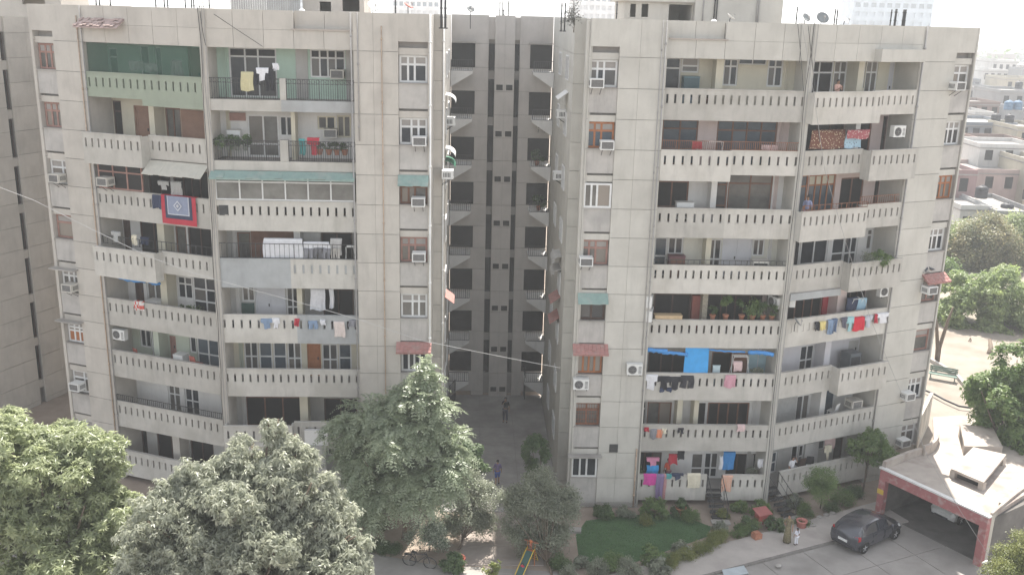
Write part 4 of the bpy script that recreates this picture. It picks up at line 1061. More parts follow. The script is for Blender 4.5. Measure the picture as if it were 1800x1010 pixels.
# ------------------------------------------------------------------ cars
def make_car(W, label, paint, name='parked_car', plate=True):
    c = empty(name, W, label, 'car')
    S = [(-1.95, .42, .58, .66, .55, .62, .74, .50, .77), (-1.90, .30, .70, .78, .55, .76, .90, .62, .96), (-1.66, .24, .74, .83, .58, .80, .97, .63, 1.22), (-1.38, .22, .75, .845, .6, .81, .98, .60, 1.43), (-0.95, .2, .76, .85, .62, .81, .965, .61, 1.49), (-0.30, .2, .76, .85, .62, .81, .95, .61, 1.505),
         (0.20, .2, .76, .85, .62, .81, .935, .60, 1.47), (0.60, .2, .76, .85, .62, .80, .925, .57, 1.36), (1.12, .2, .76, .845, .6, .77, .90, .60, .97), (1.50, .22, .75, .835, .58, .73, .84, .58, .89), (1.80, .26, .70, .79, .55, .66, .72, .52, .77), (1.95, .34, .55, .62, .5, .52, .60, .42, .64)]
    b = MB(); k = 9
    for x, zb, ws, wm, zm, wb, zbt, wr, zr in S:
        h = [(ws, zb), (wm, zm), (wb, zbt), (wr, zr - 0.05), (wr * 0.55, zr)]
        ring = [(x, -y, z) for y, z in h] + [(x, y, z) for y, z in reversed(h)]
        b.v += ring
    k = 10
    for i in range(len(S) - 1):
        for j in range(k):
            a = i * k + j; a2 = i * k + (j + 1) % k
            b.f.append((a, a2, a2 + k, a + k)); b.mi.append(0)
    b.f.append(tuple(range(k))); b.mi.append(0)
    b.f.append(tuple((len(S) - 1) * k + j for j in reversed(range(k)))); b.mi.append(0)
    me = b.mesh('body', paint, True); fix_normals(me); me.set_sharp_from_angle(angle=R(28))
    put('body', me, W, c)
    V = b.v
    def pane(name, ids, lift=0.008, sh=0.1, m=GLS):
        P = [Vector(V[i]) for i in ids]; ce = sum(P, Vector()) / len(P)
        n = (P[1] - P[0]).cross(P[2] - P[0]).normalized()
        if n.dot(ce - Vector((0, 0, 0.7))) < 0: n = -n
        q = MB(); q.face([tuple(p + (ce - p) * sh + n * lift) for p in P]); me = q.mesh(name, m)
        put(name, me, W, c)
    for sgn in (0, 1):
        lo, hi = (2, 3) if sgn == 0 else (7, 6)
        for i0, i1 in ((3, 5), (5, 7)):
            pane('side_window', [i0 * k + lo, i1 * k + lo, i1 * k + hi, i0 * k + hi], sh=0.09)
        pane('quarter_window', [2 * k + lo, 3 * k + lo, 3 * k + hi], sh=0.25)
        pane('quarter_window', [7 * k + lo, 8 * k + lo, 7 * k + hi], sh=0.2)
    for q4 in ((3, 4), (4, 5), (5, 6)):
        pass
    pane('rear_window', [1 * k + 3, 1 * k + 6, 3 * k + 6, 3 * k + 3], lift=0.02, sh=0.12)
    pane('windscreen', [8 * k + 3, 8 * k + 6, 7 * k + 6, 7 * k + 3], lift=0.012, sh=0.08)
    TYRE = mat('tyre_rubber', (0.02, 0.02, 0.02), 0.85, 0.2)
    RIM = mat('alloy_rim', (0.45, 0.45, 0.46), 0.35, 0.1, metal=0.6)
    for wx in (-1.27, 1.27):
        for sy in (-1, 1):
            q = MB(); q.lathe([(0.19, -0.1), (0.29, -0.1), (0.305, -0.06), (0.305, 0.06), (0.29, 0.1), (0.19, 0.1)], (wx, sy * 0.755, 0.305), 20, axis='y')
            wh = put('wheel', q.mesh('wheel', TYRE, True), W, c)
            q = MB(); q.lathe([(0.185, -0.09), (0.19, 0.06), (0.05, 0.055), (0.02, 0.06)] if sy > 0 else [(0.185, 0.09), (0.19, -0.06), (0.05, -0.055), (0.02, -0.06)], (wx, sy * 0.755, 0.305), 16, axis='y')
            put('rim', q.mesh('rim', BLK), W, wh)
            q = MB()
            for t in range(5):
                an = t * 2 * math.pi / 5 + 0.3
                q.tube([(wx, sy * 0.845, 0.305), (wx + 0.17 * math.cos(an), sy * 0.84, 0.305 + 0.17 * math.sin(an))], 0.032, 5)
            q.tube([(wx + 0.18 * math.cos(t * math.pi / 8), sy * 0.84, 0.305 + 0.18 * math.sin(t * math.pi / 8)) for t in range(17)], 0.016, 5)
            put('spokes', q.mesh('spokes', RIM), W, wh)
            q = MB(); pts = [(wx + 0.36 * math.cos(t), sy * 0.83, 0.305 + 0.36 * math.sin(t)) for t in np.linspace(-0.25, math.pi + 0.25, 14)]
            q.tube(pts, 0.035, 6); put('wheel_arch', q.mesh('wheel_arch', BLK), W, c)
    for sy in (-1, 1):
        q = MB(); q.hexa([(-1.9, sy * .60, .80), (-1.80, sy * .80, .78), (-1.66, sy * .835, .80), (-1.84, sy * .60, .8), (-1.84, sy * .62, 1.0), (-1.76, sy * .79, 1.02), (-1.62, sy * .80, 1.0), (-1.78, sy * .6, 1.0)])
        me = q.mesh('tail_light', mat('tail_red', (0.38, 0.02, 0.03), 0.25, 0.1)); fix_normals(me); put('tail_light', me, W, c)
        q = MB(); q.hexa([(1.62, sy * .56, .66), (1.88, sy * .52, .62), (1.72, sy * .775, .62), (1.5, sy * .79, .68), (1.6, sy * .56, .80), (1.82, sy * .52, .73), (1.68, sy * .74, .76), (1.46, sy * .75, .82)])
        me = q.mesh('headlight', mat('lamp_glass', (0.5, 0.5, 0.5), 0.15, 0.1)); fix_normals(me); put('headlight', me, W, c)
        q = MB(); q.lathe([(0.02, -0.07), (0.075, -0.05), (0.085, 0.0), (0.06, 0.05)], (0.75, sy * 0.92, 1.0), 8, axis='x'); put('wing_mirror', q.mesh('wing_mirror', paint, True), W, c)
        for hx in (-0.42, 0.42):
            q = MB(); q.box(hx - 0.08, hx + 0.08, sy * 0.842 - 0.012, sy * 0.842 + 0.012, 0.80, 0.825); put('door_handle', q.mesh('door_handle', paint), W, c)
        for dx in (-0.62, 0.32, 0.98):
            q = MB(); q.box(dx - 0.006, dx + 0.006, sy * 0.838 - 0.018, sy * 0.838 + 0.016, 0.32, 0.88); put('door_seam', q.mesh('door_seam', BLK), W, c)
    q = MB(); q.box(-1.985, -1.955, -0.26, 0.26, 0.56, 0.68); put('number_plate', q.mesh('number_plate', WHT), W, c)
    q = MB(); q.box(1.95, 1.985, -0.26, 0.26, 0.42, 0.54); put('number_plate', q.mesh('number_plate', WHT), W, c)
    q = MB(); q.box(1.93, 1.975, -0.42, 0.42, 0.3, 0.38); q.box(-1.975, -1.9, -0.6, 0.6, 0.30, 0.40); put('bumper_trim', q.mesh('bumper_trim', BLK), W, c)
    return c
PAINT = mat('slate_car_paint', (0.04, 0.042, 0.055), 0.25, 0.04, 2, spec=0.8, metal=0.2)
PAINT.node_tree.nodes['Principled BSDF'].inputs['Coat Weight'].default_value = 0.8
PW = mat('white_car_paint', (0.6, 0.6, 0.58), 0.35, 0.04, 2, spec=0.5)
wr_, wf_ = ground(1518, 973), ground(1572, 948)
hd = math.atan2(wf_.y - wr_.y, wf_.x - wr_.x)
cc = (wr_ + wf_) / 2 + Vector((-math.sin(hd), math.cos(hd), 0)) * 0.84
make_car(Matrix.Translation((cc.x, cc.y, 0.03)) @ Matrix.Rotation(hd, 4, 'Z') @ Matrix.Scale(1.03, 4), 'dark slate grey hatchback parked in front of the garage opening', PAINT)
make_car(GM @ Matrix.Translation((2.35, 4.2, 0.045)) @ Matrix.Rotation(R(-90), 4, 'Z') @ Matrix.Diagonal((0.95, 0.95, 1.12, 1)), 'white car parked nose out in the dark of the garage', PW)

# ------------------------------------------------------------------ vegetation
rng = np.random.default_rng(11)
def unit(v):
    return v / np.maximum(np.linalg.norm(v, axis=-1, keepdims=True), 1e-9)
def leaf_faces(P, D, S, Ln, Wd, fold=0.12):
    """P base, D direction, S side (n,3): folded diamond leaves"""
    N = unit(np.cross(S, D))
    m = P + D * (Ln * 0.45)[:, None]
    a = m + S * (Wd * 0.5)[:, None] + N * (Wd * fold)[:, None]
    b = m - S * (Wd * 0.5)[:, None] + N * (Wd * fold)[:, None]
    t = P + D * Ln[:, None] - N * (Ln * 0.06)[:, None]
    V = np.stack([P, b, t, a], 1).reshape(-1, 3)
    i = np.arange(len(P)) * 4
    F = np.stack([np.stack([i, i + 1, i + 2], 1), np.stack([i, i + 2, i + 3], 1)], 1).reshape(-1, 3)
    return V, F
def tri_mesh(name, V, F, m):
    me = bpy.data.meshes.new(name)
    me.vertices.add(len(V)); me.vertices.foreach_set('co', np.asarray(V, np.float32).ravel())
    me.loops.add(len(F) * 3); me.loops.foreach_set('vertex_index', np.asarray(F, np.int32).ravel())
    me.polygons.add(len(F)); me.polygons.foreach_set('loop_start', np.arange(0, len(F) * 3, 3, dtype=np.int32))
    me.materials.append(m); me.update(calc_edges=True); me.validate()
    return me
def crown_points(blobs, n, sub=16, inner=0.16, subr=0.36, lo=0.82):
    bl = []
    for (x, y, z, rx, ry, rz) in blobs:
        for _ in range(sub):
            d = unit(rng.normal(size=3) + np.array([0, 0, 0.25]))
            f = rng.uniform(0.55, 0.85); k = rng.uniform(0.7, 1.25) * subr
            bl.append((x + d[0] * rx * f, y + d[1] * ry * f, z + d[2] * rz * f, rx * k, ry * k, rz * k * 0.8))
    bl = np.array(bl); w = (bl[:, 3] * bl[:, 4]); w /= w.sum()
    idx = rng.choice(len(bl), n, p=w)
    d = unit(rng.normal(size=(n, 3)) + np.array([0, 0, 0.35]))
    r = np.where(rng.random(n) < inner, rng.uniform(0.2, 0.8, n), rng.uniform(lo, 1.08, n))
    b = bl[idx]
    return b[:, :3] + d * b[:, 3:6] * r[:, None], d
def foliage(kind, P, N, size):
    n = len(P)
    up = np.array([0, 0, 1.0])
    A = unit(N * 0.8 + up * 0.7 + rng.normal(size=(n, 3)) * 0.35)
    T = unit(np.cross(A, rng.normal(size=(n, 3)))); B = np.cross(A, T)
    Ps, Ds, Ss, Ls, Ws = [], [], [], [], []
    if kind == 'palmate': k, el, dr, wr = 8, 0.25, 0.28, 0.30
    elif kind == 'long': k, el, dr, wr = 9, 0.15, 0.75, 0.30
    elif kind == 'broad': k, el, dr, wr = 7, 0.3, 0.4, 0.48
    else: k, el, dr, wr = 9, 0.5, 0.15, 0.55
    if kind == 'pinnate':
        for f in range(5):
            an = 2 * math.pi * f / 5 + rng.uniform(0, 1.0, n)
            fd = unit(T * np.cos(an)[:, None] + B * np.sin(an)[:, None] + A * 0.35)
            L = size * rng.uniform(2.6, 4.2, n)
            sd = unit(np.cross(fd, up + rng.normal(size=(n, 3)) * 0.1))
            for j in range(8):
                t = 0.2 + 0.8 * j / 7
                base = P + fd * (L * t)[:, None] - up * (L * 0.45 * t * t)[:, None]
                fdt = unit(fd - up * (0.9 * t))
                for s in (-1, 1):
                    Ps.append(base); Ds.append(unit(sd * s + fdt * 0.45 - up * 0.25 + rng.normal(size=(n, 3)) * 0.12)); Ss.append(unit(np.cross(Ds[-1], np.cross(fdt, sd) + 1e-6)))
                    Ls.append(size * rng.uniform(0.8, 1.1, n) * (1.05 - 0.35 * t)); Ws.append(Ls[-1] * 0.42)
    else:
        for j in range(k):
            an = 2 * math.pi * j / k + rng.uniform(-0.35, 0.35, n)
            e = el + rng.uniform(-0.35, 0.35, n)
            d = unit(T * np.cos(an)[:, None] + B * np.sin(an)[:, None] + A * e[:, None] - up * dr)
            off = A * (rng.uniform(-0.6, 0.3, n) * size * (0.3 if kind == 'palmate' else 1.2))[:, None]
            if kind == 'small': off = off + rng.normal(size=(n, 3)) * size * 1.2
            Ps.append(P + off); Ds.append(d); Ss.append(unit(np.cross(d, A + rng.normal(size=(n, 3)) * 0.3)))
            Ls.append(size * rng.uniform(0.7, 1.2, n)); Ws.append(Ls[-1] * wr)
    return leaf_faces(np.concatenate(Ps), np.concatenate(Ds), np.concatenate(Ss), np.concatenate(Ls), np.concatenate(Ws))
def plant(name, label, cat, base, blobs, kind, n, size, m, trunk=0.12, group=None, sub=16, inner=0.16, bark=WOODB, branch=True, crown='crown', subr=0.36, lo=0.82):
    base = Vector(base)
    W = Matrix.Translation(base)
    r = empty(name, W, label, cat, group)
    P, N = crown_points(blobs, n, sub, inner, subr, lo)
    V, F = foliage(kind, P, N, size)
    V = V - np.array(base)
    put(crown, tri_mesh(crown, V, F, m), W, r)
    if trunk:
        mb = MB()
        cz = sum(b[2] for b in blobs) / len(blobs)
        cx = sum(b[0] for b in blobs) / len(blobs); cy = sum(b[1] for b in blobs) / len(blobs)
        z0 = min(b[2] - b[5] for b in blobs)
        fork = Vector((base.x + (cx - base.x) * 0.35, base.y + (cy - base.y) * 0.35, base.z + max(0.15, (z0 - base.z)) * 0.9 + 0.2))
        mb.tube([Vector((0, 0, -0.05)), (fork - base) * 0.5 + Vector((trunk * 0.6, -trunk * 0.3, 0)), fork - base], trunk, 8, trunk * 0.75)
        if branch:
            for b in blobs:
                for _ in range(3):
                    e = Vector((b[0], b[1], b[2])) + Vector((rng.uniform(-.7, .7) * b[3], rng.uniform(-.7, .7) * b[4], rng.uniform(-.2, .75) * b[5])) - base
                    s = fork - base; mid = (s + e) / 2 + Vector((rng.uniform(-.2, .2), rng.uniform(-.2, .2), 0.25)) * trunk * 4
                    mb.tube([s, mid, e], trunk * 0.55, 6, trunk * 0.12)
        put('trunk', mb.mesh('trunk', bark, True), W, r)
    return r
def blob(x, y, Y, rpx, ry=None, rz=None):
    """crown lobe seen at a pixel, at depth Y, with radius in metres from its size in the picture"""
    p = at_depth(x, y, Y)
    r = rpx * (p - CAMP).dot(_fw) / FPX
    return (p.x, p.y, p.z, r, r * (ry or 1.0), r * (rz or 0.9))
def on_ground(b):
    return (b[0], b[1], 0.0)
LFA = leafmat('bright_leaf', (0.19, 0.22, 0.125), (0.39, 0.42, 0.26), 1.3, 0.52, 0.32)
LFB = leafmat('dusty_leaf', (0.22, 0.235, 0.18), (0.41, 0.42, 0.34), 1.5, 0.5, 0.32)
LFC = leafmat('feather_leaf', (0.18, 0.22, 0.145), (0.39, 0.43, 0.31), 1.2, 0.52, 0.3)
LFD = leafmat('greygreen_leaf', (0.16, 0.18, 0.13), (0.32, 0.335, 0.26), 2.0, 0.45, 0.36)
LFE = leafmat('deep_leaf', (0.045, 0.085, 0.03), (0.12, 0.17, 0.065), 0.9, 0.3)
LFF = leafmat('fresh_leaf', (0.08, 0.14, 0.04), (0.18, 0.24, 0.085), 1.0, 0.35)
LFG = leafmat('yellowgreen_leaf', (0.11, 0.14, 0.035), (0.22, 0.23, 0.07), 1.5, 0.3)
LFH = leafmat('far_leaf', (0.155, 0.195, 0.09), (0.29, 0.32, 0.16), 0.35, 0.45)
LFR = leafmat('variegated_leaf', (0.05, 0.085, 0.045), (0.42, 0.45, 0.36), 7.0, 0.2)

b1 = [blob(95, 855, 31, 112), blob(165, 805, 31.5, 66), blob(25, 800, 30.5, 76), blob(95, 975, 30, 110), blob(190, 905, 30.5, 60), blob(-40, 890, 30, 90), blob(115, 770, 32, 40), blob(10, 755, 32, 44), blob(185, 985, 29.8, 62)]
plant('broadleaf_tree', 'large tree with starry bright green leaf clusters at the lower left', 'tree', on_ground(b1[0]), b1, 'palmate', 12500, 0.225, LFA, 0.2, sub=30, inner=0.1, subr=0.34, lo=0.62)
b2 = [blob(430, 905, 29, 118), blob(350, 865, 29.5, 70), blob(495, 845, 29.5, 66), blob(560, 925, 29, 75), blob(295, 935, 28.5, 80), blob(480, 985, 28, 95), blob(385, 1000, 28, 95), blob(478, 764, 30, 24, rz=1.6), blob(505, 780, 30, 22), blob(420, 800, 30, 40), blob(575, 1000, 28, 66), blob(275, 1000, 28, 72), blob(520, 805, 29.6, 40), blob(600, 960, 28.4, 50), blob(610, 1010, 28, 50), blob(545, 860, 29.2, 50), blob(310, 880, 29.2, 50)]
plant('broadleaf_tree', 'dusty grey green tree with long drooping leaves, second from the left', 'tree', on_ground(b2[0]), b2, 'long', 14500, 0.205, LFB, 0.2, sub=30, inner=0.1, subr=0.34, lo=0.62)
b3 = [blob(700, 790, 43.2, 80), blob(640, 735, 44.2, 50), blob(735, 705, 43.4, 44), blob(770, 790, 42.8, 52), blob(620, 830, 43.8, 46), blob(735, 855, 42.6, 58), blob(665, 875, 43.0, 55), blob(740, 660, 43.6, 22), blob(785, 830, 42.6, 40), blob(600, 765, 44.2, 28), blob(772, 718, 43.2, 22), blob(700, 740, 43.2, 46)]
plant('feathery_tree', 'tall tree with feathery leaves reaching before the left block windows', 'tree', ground(710, 946), b3, 'pinnate', 760, 0.27, LFC, 0.13, sub=14, inner=0.10, subr=0.32)
b4 = [blob(940, 890, 43.4, 52), blob(905, 915, 43.2, 34), blob(975, 900, 43.2, 36), blob(945, 850, 43.5, 34), blob(925, 950, 42.8, 30), blob(975, 945, 42.8, 34), blob(990, 880, 43.4, 34), blob(900, 880, 43.4, 30)]
plant('small_leaved_tree', 'airy grey green tree beside the footpath, left of the lawn', 'tree', ground(970, 1010), b4, 'small', 4600, 0.105, LFD, 0.07, sub=14)
b5 = [blob(835, 870, 44.5, 40), blob(815, 910, 44.2, 40), blob(800, 840, 44.8, 26), blob(850, 925, 44.2, 26)]
plant('small_leaved_tree', 'bushy grey green tree on the left side of the footpath', 'tree', ground(806, 965), b5, 'small', 2600, 0.10, LFD, 0.07, sub=14)
b6 = [blob(942, 800, 48.5, 24, rz=1.7), blob(945, 835, 48.3, 22)]
plant('slender_tree', 'slender dark green tree with drooping leaves against the right pier', 'tree', ground(948, 872), b6, 'long', 700, 0.17, LFE, 0.06, sub=12)
b7 = [blob(822, 800, 47.5, 28), blob(840, 825, 47.3, 22)]
plant('slender_tree', 'small dark green tree at the courtyard entrance behind the feathery tree', 'tree', ground(826, 872), b7, 'broad', 600, 0.16, LFE, 0.06, sub=12)
b8 = [blob(755, 925, 43.2, 30), blob(735, 945, 43.0, 22), blob(775, 945, 43.0, 22)]
plant('variegated_shrub', 'shrub with whitish variegated leaves behind the bicycle', 'shrub', on_ground(b8[0]), b8, 'small', 1100, 0.09, LFR, 0.04)
b9 = [blob(862, 1000, 39.5, 16), blob(872, 990, 39.6, 9)]
plant('sapling', 'sunlit sapling with pale leaves at the bottom of the footpath', 'shrub', on_ground(b9[0]), b9, 'broad', 90, 0.15, LFG, 0.03, sub=8)
b10 = [blob(1775, 715, 53, 80), blob(1740, 690, 53.5, 46), blob(1800, 640, 53, 52), blob(1790, 790, 52, 60), blob(1738, 745, 53, 32), blob(1725, 800, 51, 24), blob(1830, 720, 53, 80), blob(1770, 815, 51, 34)]
plant('spreading_tree', 'large dark green tree at the right edge over the garage roof', 'tree', on_ground(b10[0]), b10, 'broad', 4600, 0.26, LFF, 0.22, sub=20, subr=0.32, lo=0.7)
b11 = [blob(1715, 545, 84, 62), blob(1765, 510, 84, 58), blob(1690, 515, 85, 46), blob(1775, 575, 83, 52), blob(1672, 560, 84, 34), blob(1815, 545, 84, 56), blob(1735, 582, 83, 36), blob(1800, 600, 83, 40), blob(1690, 585, 83, 26), blob(1770, 602, 82, 30)]
plant('shade_tree', 'fresh green shade tree in the yard right of the block', 'tree', ground(1738, 622), b11, 'broad', 5600, 0.34, leafmat('lime_leaf', (0.14, 0.195, 0.075), (0.29, 0.34, 0.15), 0.5, 0.48), 0.2, sub=20, subr=0.3, branch=False)
for i, (xx, yy, YY, rr, lab, mm) in enumerate(((1668, 430, 108, 44, 'yellowish green tree close to the block end, before the far roofs', LFH), (1728, 422, 106, 52, 'rusty tinged green tree in the middle of the far tree row', leafmat('rusty_leaf', (0.13, 0.155, 0.08), (0.27, 0.23, 0.13), 0.5, 0.4)), (1800, 425, 108, 56, 'light green tree at the right end of the far tree row', LFH), (1650, 490, 100, 36, 'small tree peeping from behind the block corner', LFF))):
    bb = [blob(xx, yy, YY, rr), blob(xx + rr * 0.7, yy + rr * 0.4, YY - 1, rr * 0.7), blob(xx - rr * 0.6, yy + rr * 0.45, YY - 1, rr * 0.7), blob(xx + 4, yy + rr * 0.9, YY - 1, rr * 0.8), blob(xx + rr * 0.5, yy + rr * 1.1, YY - 2, rr * 0.6)]
    plant('shade_tree', lab, 'tree', on_ground(bb[0]), bb, 'small', 3600, 0.30, mm, 0.2, sub=20, group='trees in the yard behind', subr=0.3, branch=False)
b15 = [blob(1703, 622, 79, 13), blob(1690, 626, 79, 9)]
plant('garden_shrub', 'dry brownish bush on the bare soil of the yard', 'shrub', on_ground(b15[0]), b15, 'small', 420, 0.14, leafmat('brown_leaf', (0.13, 0.095, 0.07), (0.22, 0.17, 0.12), 1, 0.2), 0.05)
q = MB()
for dx, dy, h_ in ((-0.5, 0, 3.2), (0.45, 0.2, 3.4)):
    q.tube([(0, 0, 0), (dx * 0.25, dy, 1.2), (dx, dy, h_), (dx * 1.6, dy, h_ + 1.2)], [0.2, 0.16, 0.12, 0.06], 7)
put('trunk', q.mesh('trunk', WOODB, True), Matrix.Translation(ground(1647, 636)), empty('pollard_tree', Matrix.Translation(ground(1647, 636)), 'bare forked tree trunk beside the curving border wall', 'tree'))
b12 = [blob(1775, 985, 40.5, 30), blob(1755, 1005, 40, 28), blob(1800, 965, 40.5, 32), blob(1795, 1010, 40, 38)]
plant('garden_shrub', 'yellowish green rounded shrub at the lower right corner', 'shrub', on_ground(b12[0]), b12, 'small', 2600, 0.085, LFG, 0.06)
b13 = [blob(1532, 790, 50.2, 38), blob(1510, 785, 50.2, 24), blob(1556, 792, 50, 24), blob(1528, 765, 50.3, 20)]
plant('small_leaved_tree', 'young green tree against the ground floor beside the garage', 'tree', ground(1515, 868), b13, 'long', 1300, 0.14, LFF, 0.06, sub=12)
b14 = [blob(1443, 842, 47.6, 25), blob(1432, 855, 47.5, 18), blob(1456, 852, 47.5, 18), blob(1444, 865, 47.4, 20)]
plant('round_shrub', 'clipped round green shrub in front of the ground floor parapet', 'shrub', ground(1442, 892), b14, 'small', 1500, 0.07, LFF, 0.05)
# garden shrubs of many kinds around the lawn
SH = [
    (1075, 985, 18, 'small', LFF, 'low light green shrub at the lower edge of the lawn', 44), (1050, 995, 17, 'small', LFD, 'grey green shrub at the lower left edge of the lawn', 44),
    (1150, 975, 24, 'broad', LFF, 'large leafy shrub at the lawn edge near the pavement', 44), (1158, 995, 20, 'broad', LFD, 'greyish leafy shrub at the pavement below the lawn', 43),
    (1195, 965, 17, 'broad', LFD, 'pale broad leaved plant between lawn and hedge', 45), (1105, 995, 20, 'small', LFD, 'dusty low shrub below the middle of the lawn', 43.5),
    (1060, 895, 16, 'long', LFE, 'dark tufted shrub against the right pier plinth', 48), (1100, 895, 15, 'broad', LFD, 'grey green leafy plant beside the lattice plinth', 47.6),
    (1150, 890, 22, 'broad', LFF, 'tall leafy plant under the purple cloth', 47.6), (1105, 875, 11, 'broad', LFD, 'thin pale plant rising in front of the pier', 47.8),
    (1135, 912, 10, 'small', LFG, 'yellow leaved low plant at the top of the lawn', 47), (1195, 890, 16, 'broad', LFE, 'dark leafy shrub left of the black stairs', 47.6),
    (1212, 902, 14, 'small', LFF, 'small green shrub beside the foot of the black stairs', 47.2), (1270, 900, 10, 'broad', LFG, 'bright low plant right of the black stairs', 47.6),
    (1298, 888, 13, 'broad', LFF, 'leafy plant under the ground floor balcony right of the stairs', 48), (1335, 890, 18, 'broad', LFF, 'tall green plant beside the balcony corner column', 47.6),
    (1360, 918, 17, 'broad', LFE, 'dense dark shrub behind the woman on the pavement', 46.2), (1310, 920, 17, 'broad', LFE, 'dark plant clump left of the red box shrine', 46.4),
    (1395, 880, 15, 'long', LFD, 'wispy plant below the ground floor steps', 48.6), (1415, 895, 12, 'small', LFF, 'small bright shrub below the round shrub', 47.2),
    (1480, 872, 17, 'small', LFF, 'grey green shrub right of the round shrub', 48.6), (1500, 860, 14, 'small', LFE, 'dark low shrub under the young tree', 49.6),
    (1460, 890, 11, 'small', LFE, 'dark ground plant beside the round shrub stem', 47.8), (1022, 985, 13, 'broad', LFD, 'leafy potted plant at the left end of the lawn', 43.5),
    (985, 985, 16, 'small', LFE, 'dark shrub beside the play slide', 42.4), (1000, 1005, 12, 'small', LFD, 'grey shrub at the bottom edge right of the slide', 41.8),
    (795, 985, 20, 'long', LFE, 'dark tufted plant in a red pot by the bicycle', 42.2), (660, 905, 24, 'broad', LFE, 'dark shrub under the feathery tree', 45),
    (1265, 925, 12, 'long', LFD, 'dry wispy plant at the right lawn corner', 46.4), (1410, 915, 9, 'small', LFF, 'tiny bright plant at the pavement edge near the red basket', 46),
]
for (x, y, rp, kd_, mm, lab, Y) in SH:
    g_ = ground(x, y + rp * 0.85); r_ = rp * (g_ - CAMP).dot(_fw) / FPX
    bb = [(g_.x, g_.y, r_ * 0.85, r_, r_, r_ * 0.9), (g_.x + r_ * 0.55, g_.y - 0.1, r_ * 0.5, r_ * 0.6, r_ * 0.6, r_ * 0.55), (g_.x - r_ * 0.5, g_.y + 0.1, r_ * 0.5, r_ * 0.6, r_ * 0.6, r_ * 0.55)]
    sz = {'small': 0.075, 'broad': 0.15, 'long': 0.2}[kd_]
    plant('garden_shrub', lab, 'shrub', on_ground(bb[0]), bb, kd_, int(14 * rp) if kd_ != 'small' else int(26 * rp), sz, mm, 0.03, sub=10, group='garden shrubs')
# clipped hedges
def hedge(pxs, w, h, m, label, n):
    P = [ground(x, y) for x, y in pxs]
    bb = []
    for a, b in zip(P, P[1:]):
        L = (b - a).length; k = max(2, int(L / 0.4))
        for i in range(k):
            q = a.lerp(b, (i + 0.5) / k); bb.append((q.x, q.y, h * 0.5, 0.36, w * 0.5, h * 0.55))
    plant('hedge', label, 'hedge', tuple(P[0]), bb, 'small', n, 0.06, m, 0.03, sub=5, branch=False, crown='leaves', subr=0.6)
hedge(((1165, 1000), (1205, 985), (1240, 967), (1280, 950)), 0.7, 0.7, LFG, 'clipped yellowish hedge between lawn and pavement', 2600)
hedge(((632, 962), (670, 968), (705, 975)), 0.6, 0.5, LFE, 'low dark hedge along the road under the feathery tree', 1500)
hedge(((1290, 945), (1330, 930)), 0.6, 0.5, LFF, 'short green hedge stub beside the red box', 700)
# ------------------------------------------------------------------ pipes and cables on the fronts
def vpipe(par, fr, s, d, z0, z1, r, m, name='drain_pipe', clamps=True, bend=None):
    mb = MB(); mb.tube([(s, d, z0), (s, d, z1)], r, 7)
    if clamps:
        z = z0 + 0.7
        while z < z1:
            mb.tube([(s, d, z - 0.05), (s, d, z + 0.05)], r * 1.6, 7); z += 3.0
    part(name, mb, m, par, fr, True)
vpipe(left, LP, LP.cast(673, 260)[0], -0.06, 0.2, 25.5, 0.028, RUSTP)
vpipe(left, LE, LE.cast(149, 180)[0], -0.06, 0.3, 25.6, 0.032, RUSTP)
vpipe(left, LO, 0.06, -0.07, 0.3, 26.1, 0.03, GPIPE)
vpipe(left, LF, 7.1, -0.35, 0.3, 26.1, 0.035, GPIPE)
vpipe(left, LP, 0.22, -0.05, 20.0, 26.1, 0.03, GPIPE)
vpipe(right, RP, RP.W - 0.12, -0.06, 0.3, 26.1, 0.03, GPIPE)
vpipe(right, RP, RP.W - 0.30, -0.06, 9.0, 26.1, 0.022, GPIPE)
vpipe(right, RP, RP.cast(1115, 850)[0], -0.06, 0.1, 3.6, 0.04, RUSTP)
vpipe(right, RE, 0.1, -0.06, 0.3, 26.15, 0.045, GPIPE)
vpipe(left, Frame(-3.85, 0), -0.06, -0.04, 0.1, 26.1, 0.045, WPIPE)
vpipe(left, Frame(-3.3, 2.6), -0.05, -0.04, 0.1, 26.1, 0.04, WPIPE)
for par, u, k in ((left, -14.8, 1), (right, 14.8, 2)):
    fr = Frame(u, 0.3); r4 = random.Random(k)
    for i, s in enumerate((-0.11, 0.02, 0.13)):
        mb = MB(); pts = []
        for j in range(18):
            pts.append((s + r4.uniform(-0.05, 0.05), -0.1, 26.2 - j * 26.0 / 17))
        mb.tube(pts, 0.016, 5); part('cable', mb, GPIPE if i else IRON, par, fr)
# loose cables drooping over the roof edge
for k, (x0, y0, x1, y1, fr, par) in enumerate(((1402, 42, 1412, 160, RF, right), (1420, 45, 1440, 250, RO, right), (352, 20, 362, 80, LO, left), (376, 25, 462, 82, LF, left), (1408, 44, 1405, 110, RF, right))):
    a = fr.cast(x0, y0, -0.1); b = fr.cast(x1, y1, -0.1)
    mb = MB(); mb.tube([(a[0] + (b[0] - a[0]) * t, -0.12 - 0.05 * math.sin(t * 3.1), a[1] + (b[1] - a[1]) * t) for t in np.linspace(0, 1, 8)], 0.014, 5)
    part('cable', mb, IRON, par, fr)

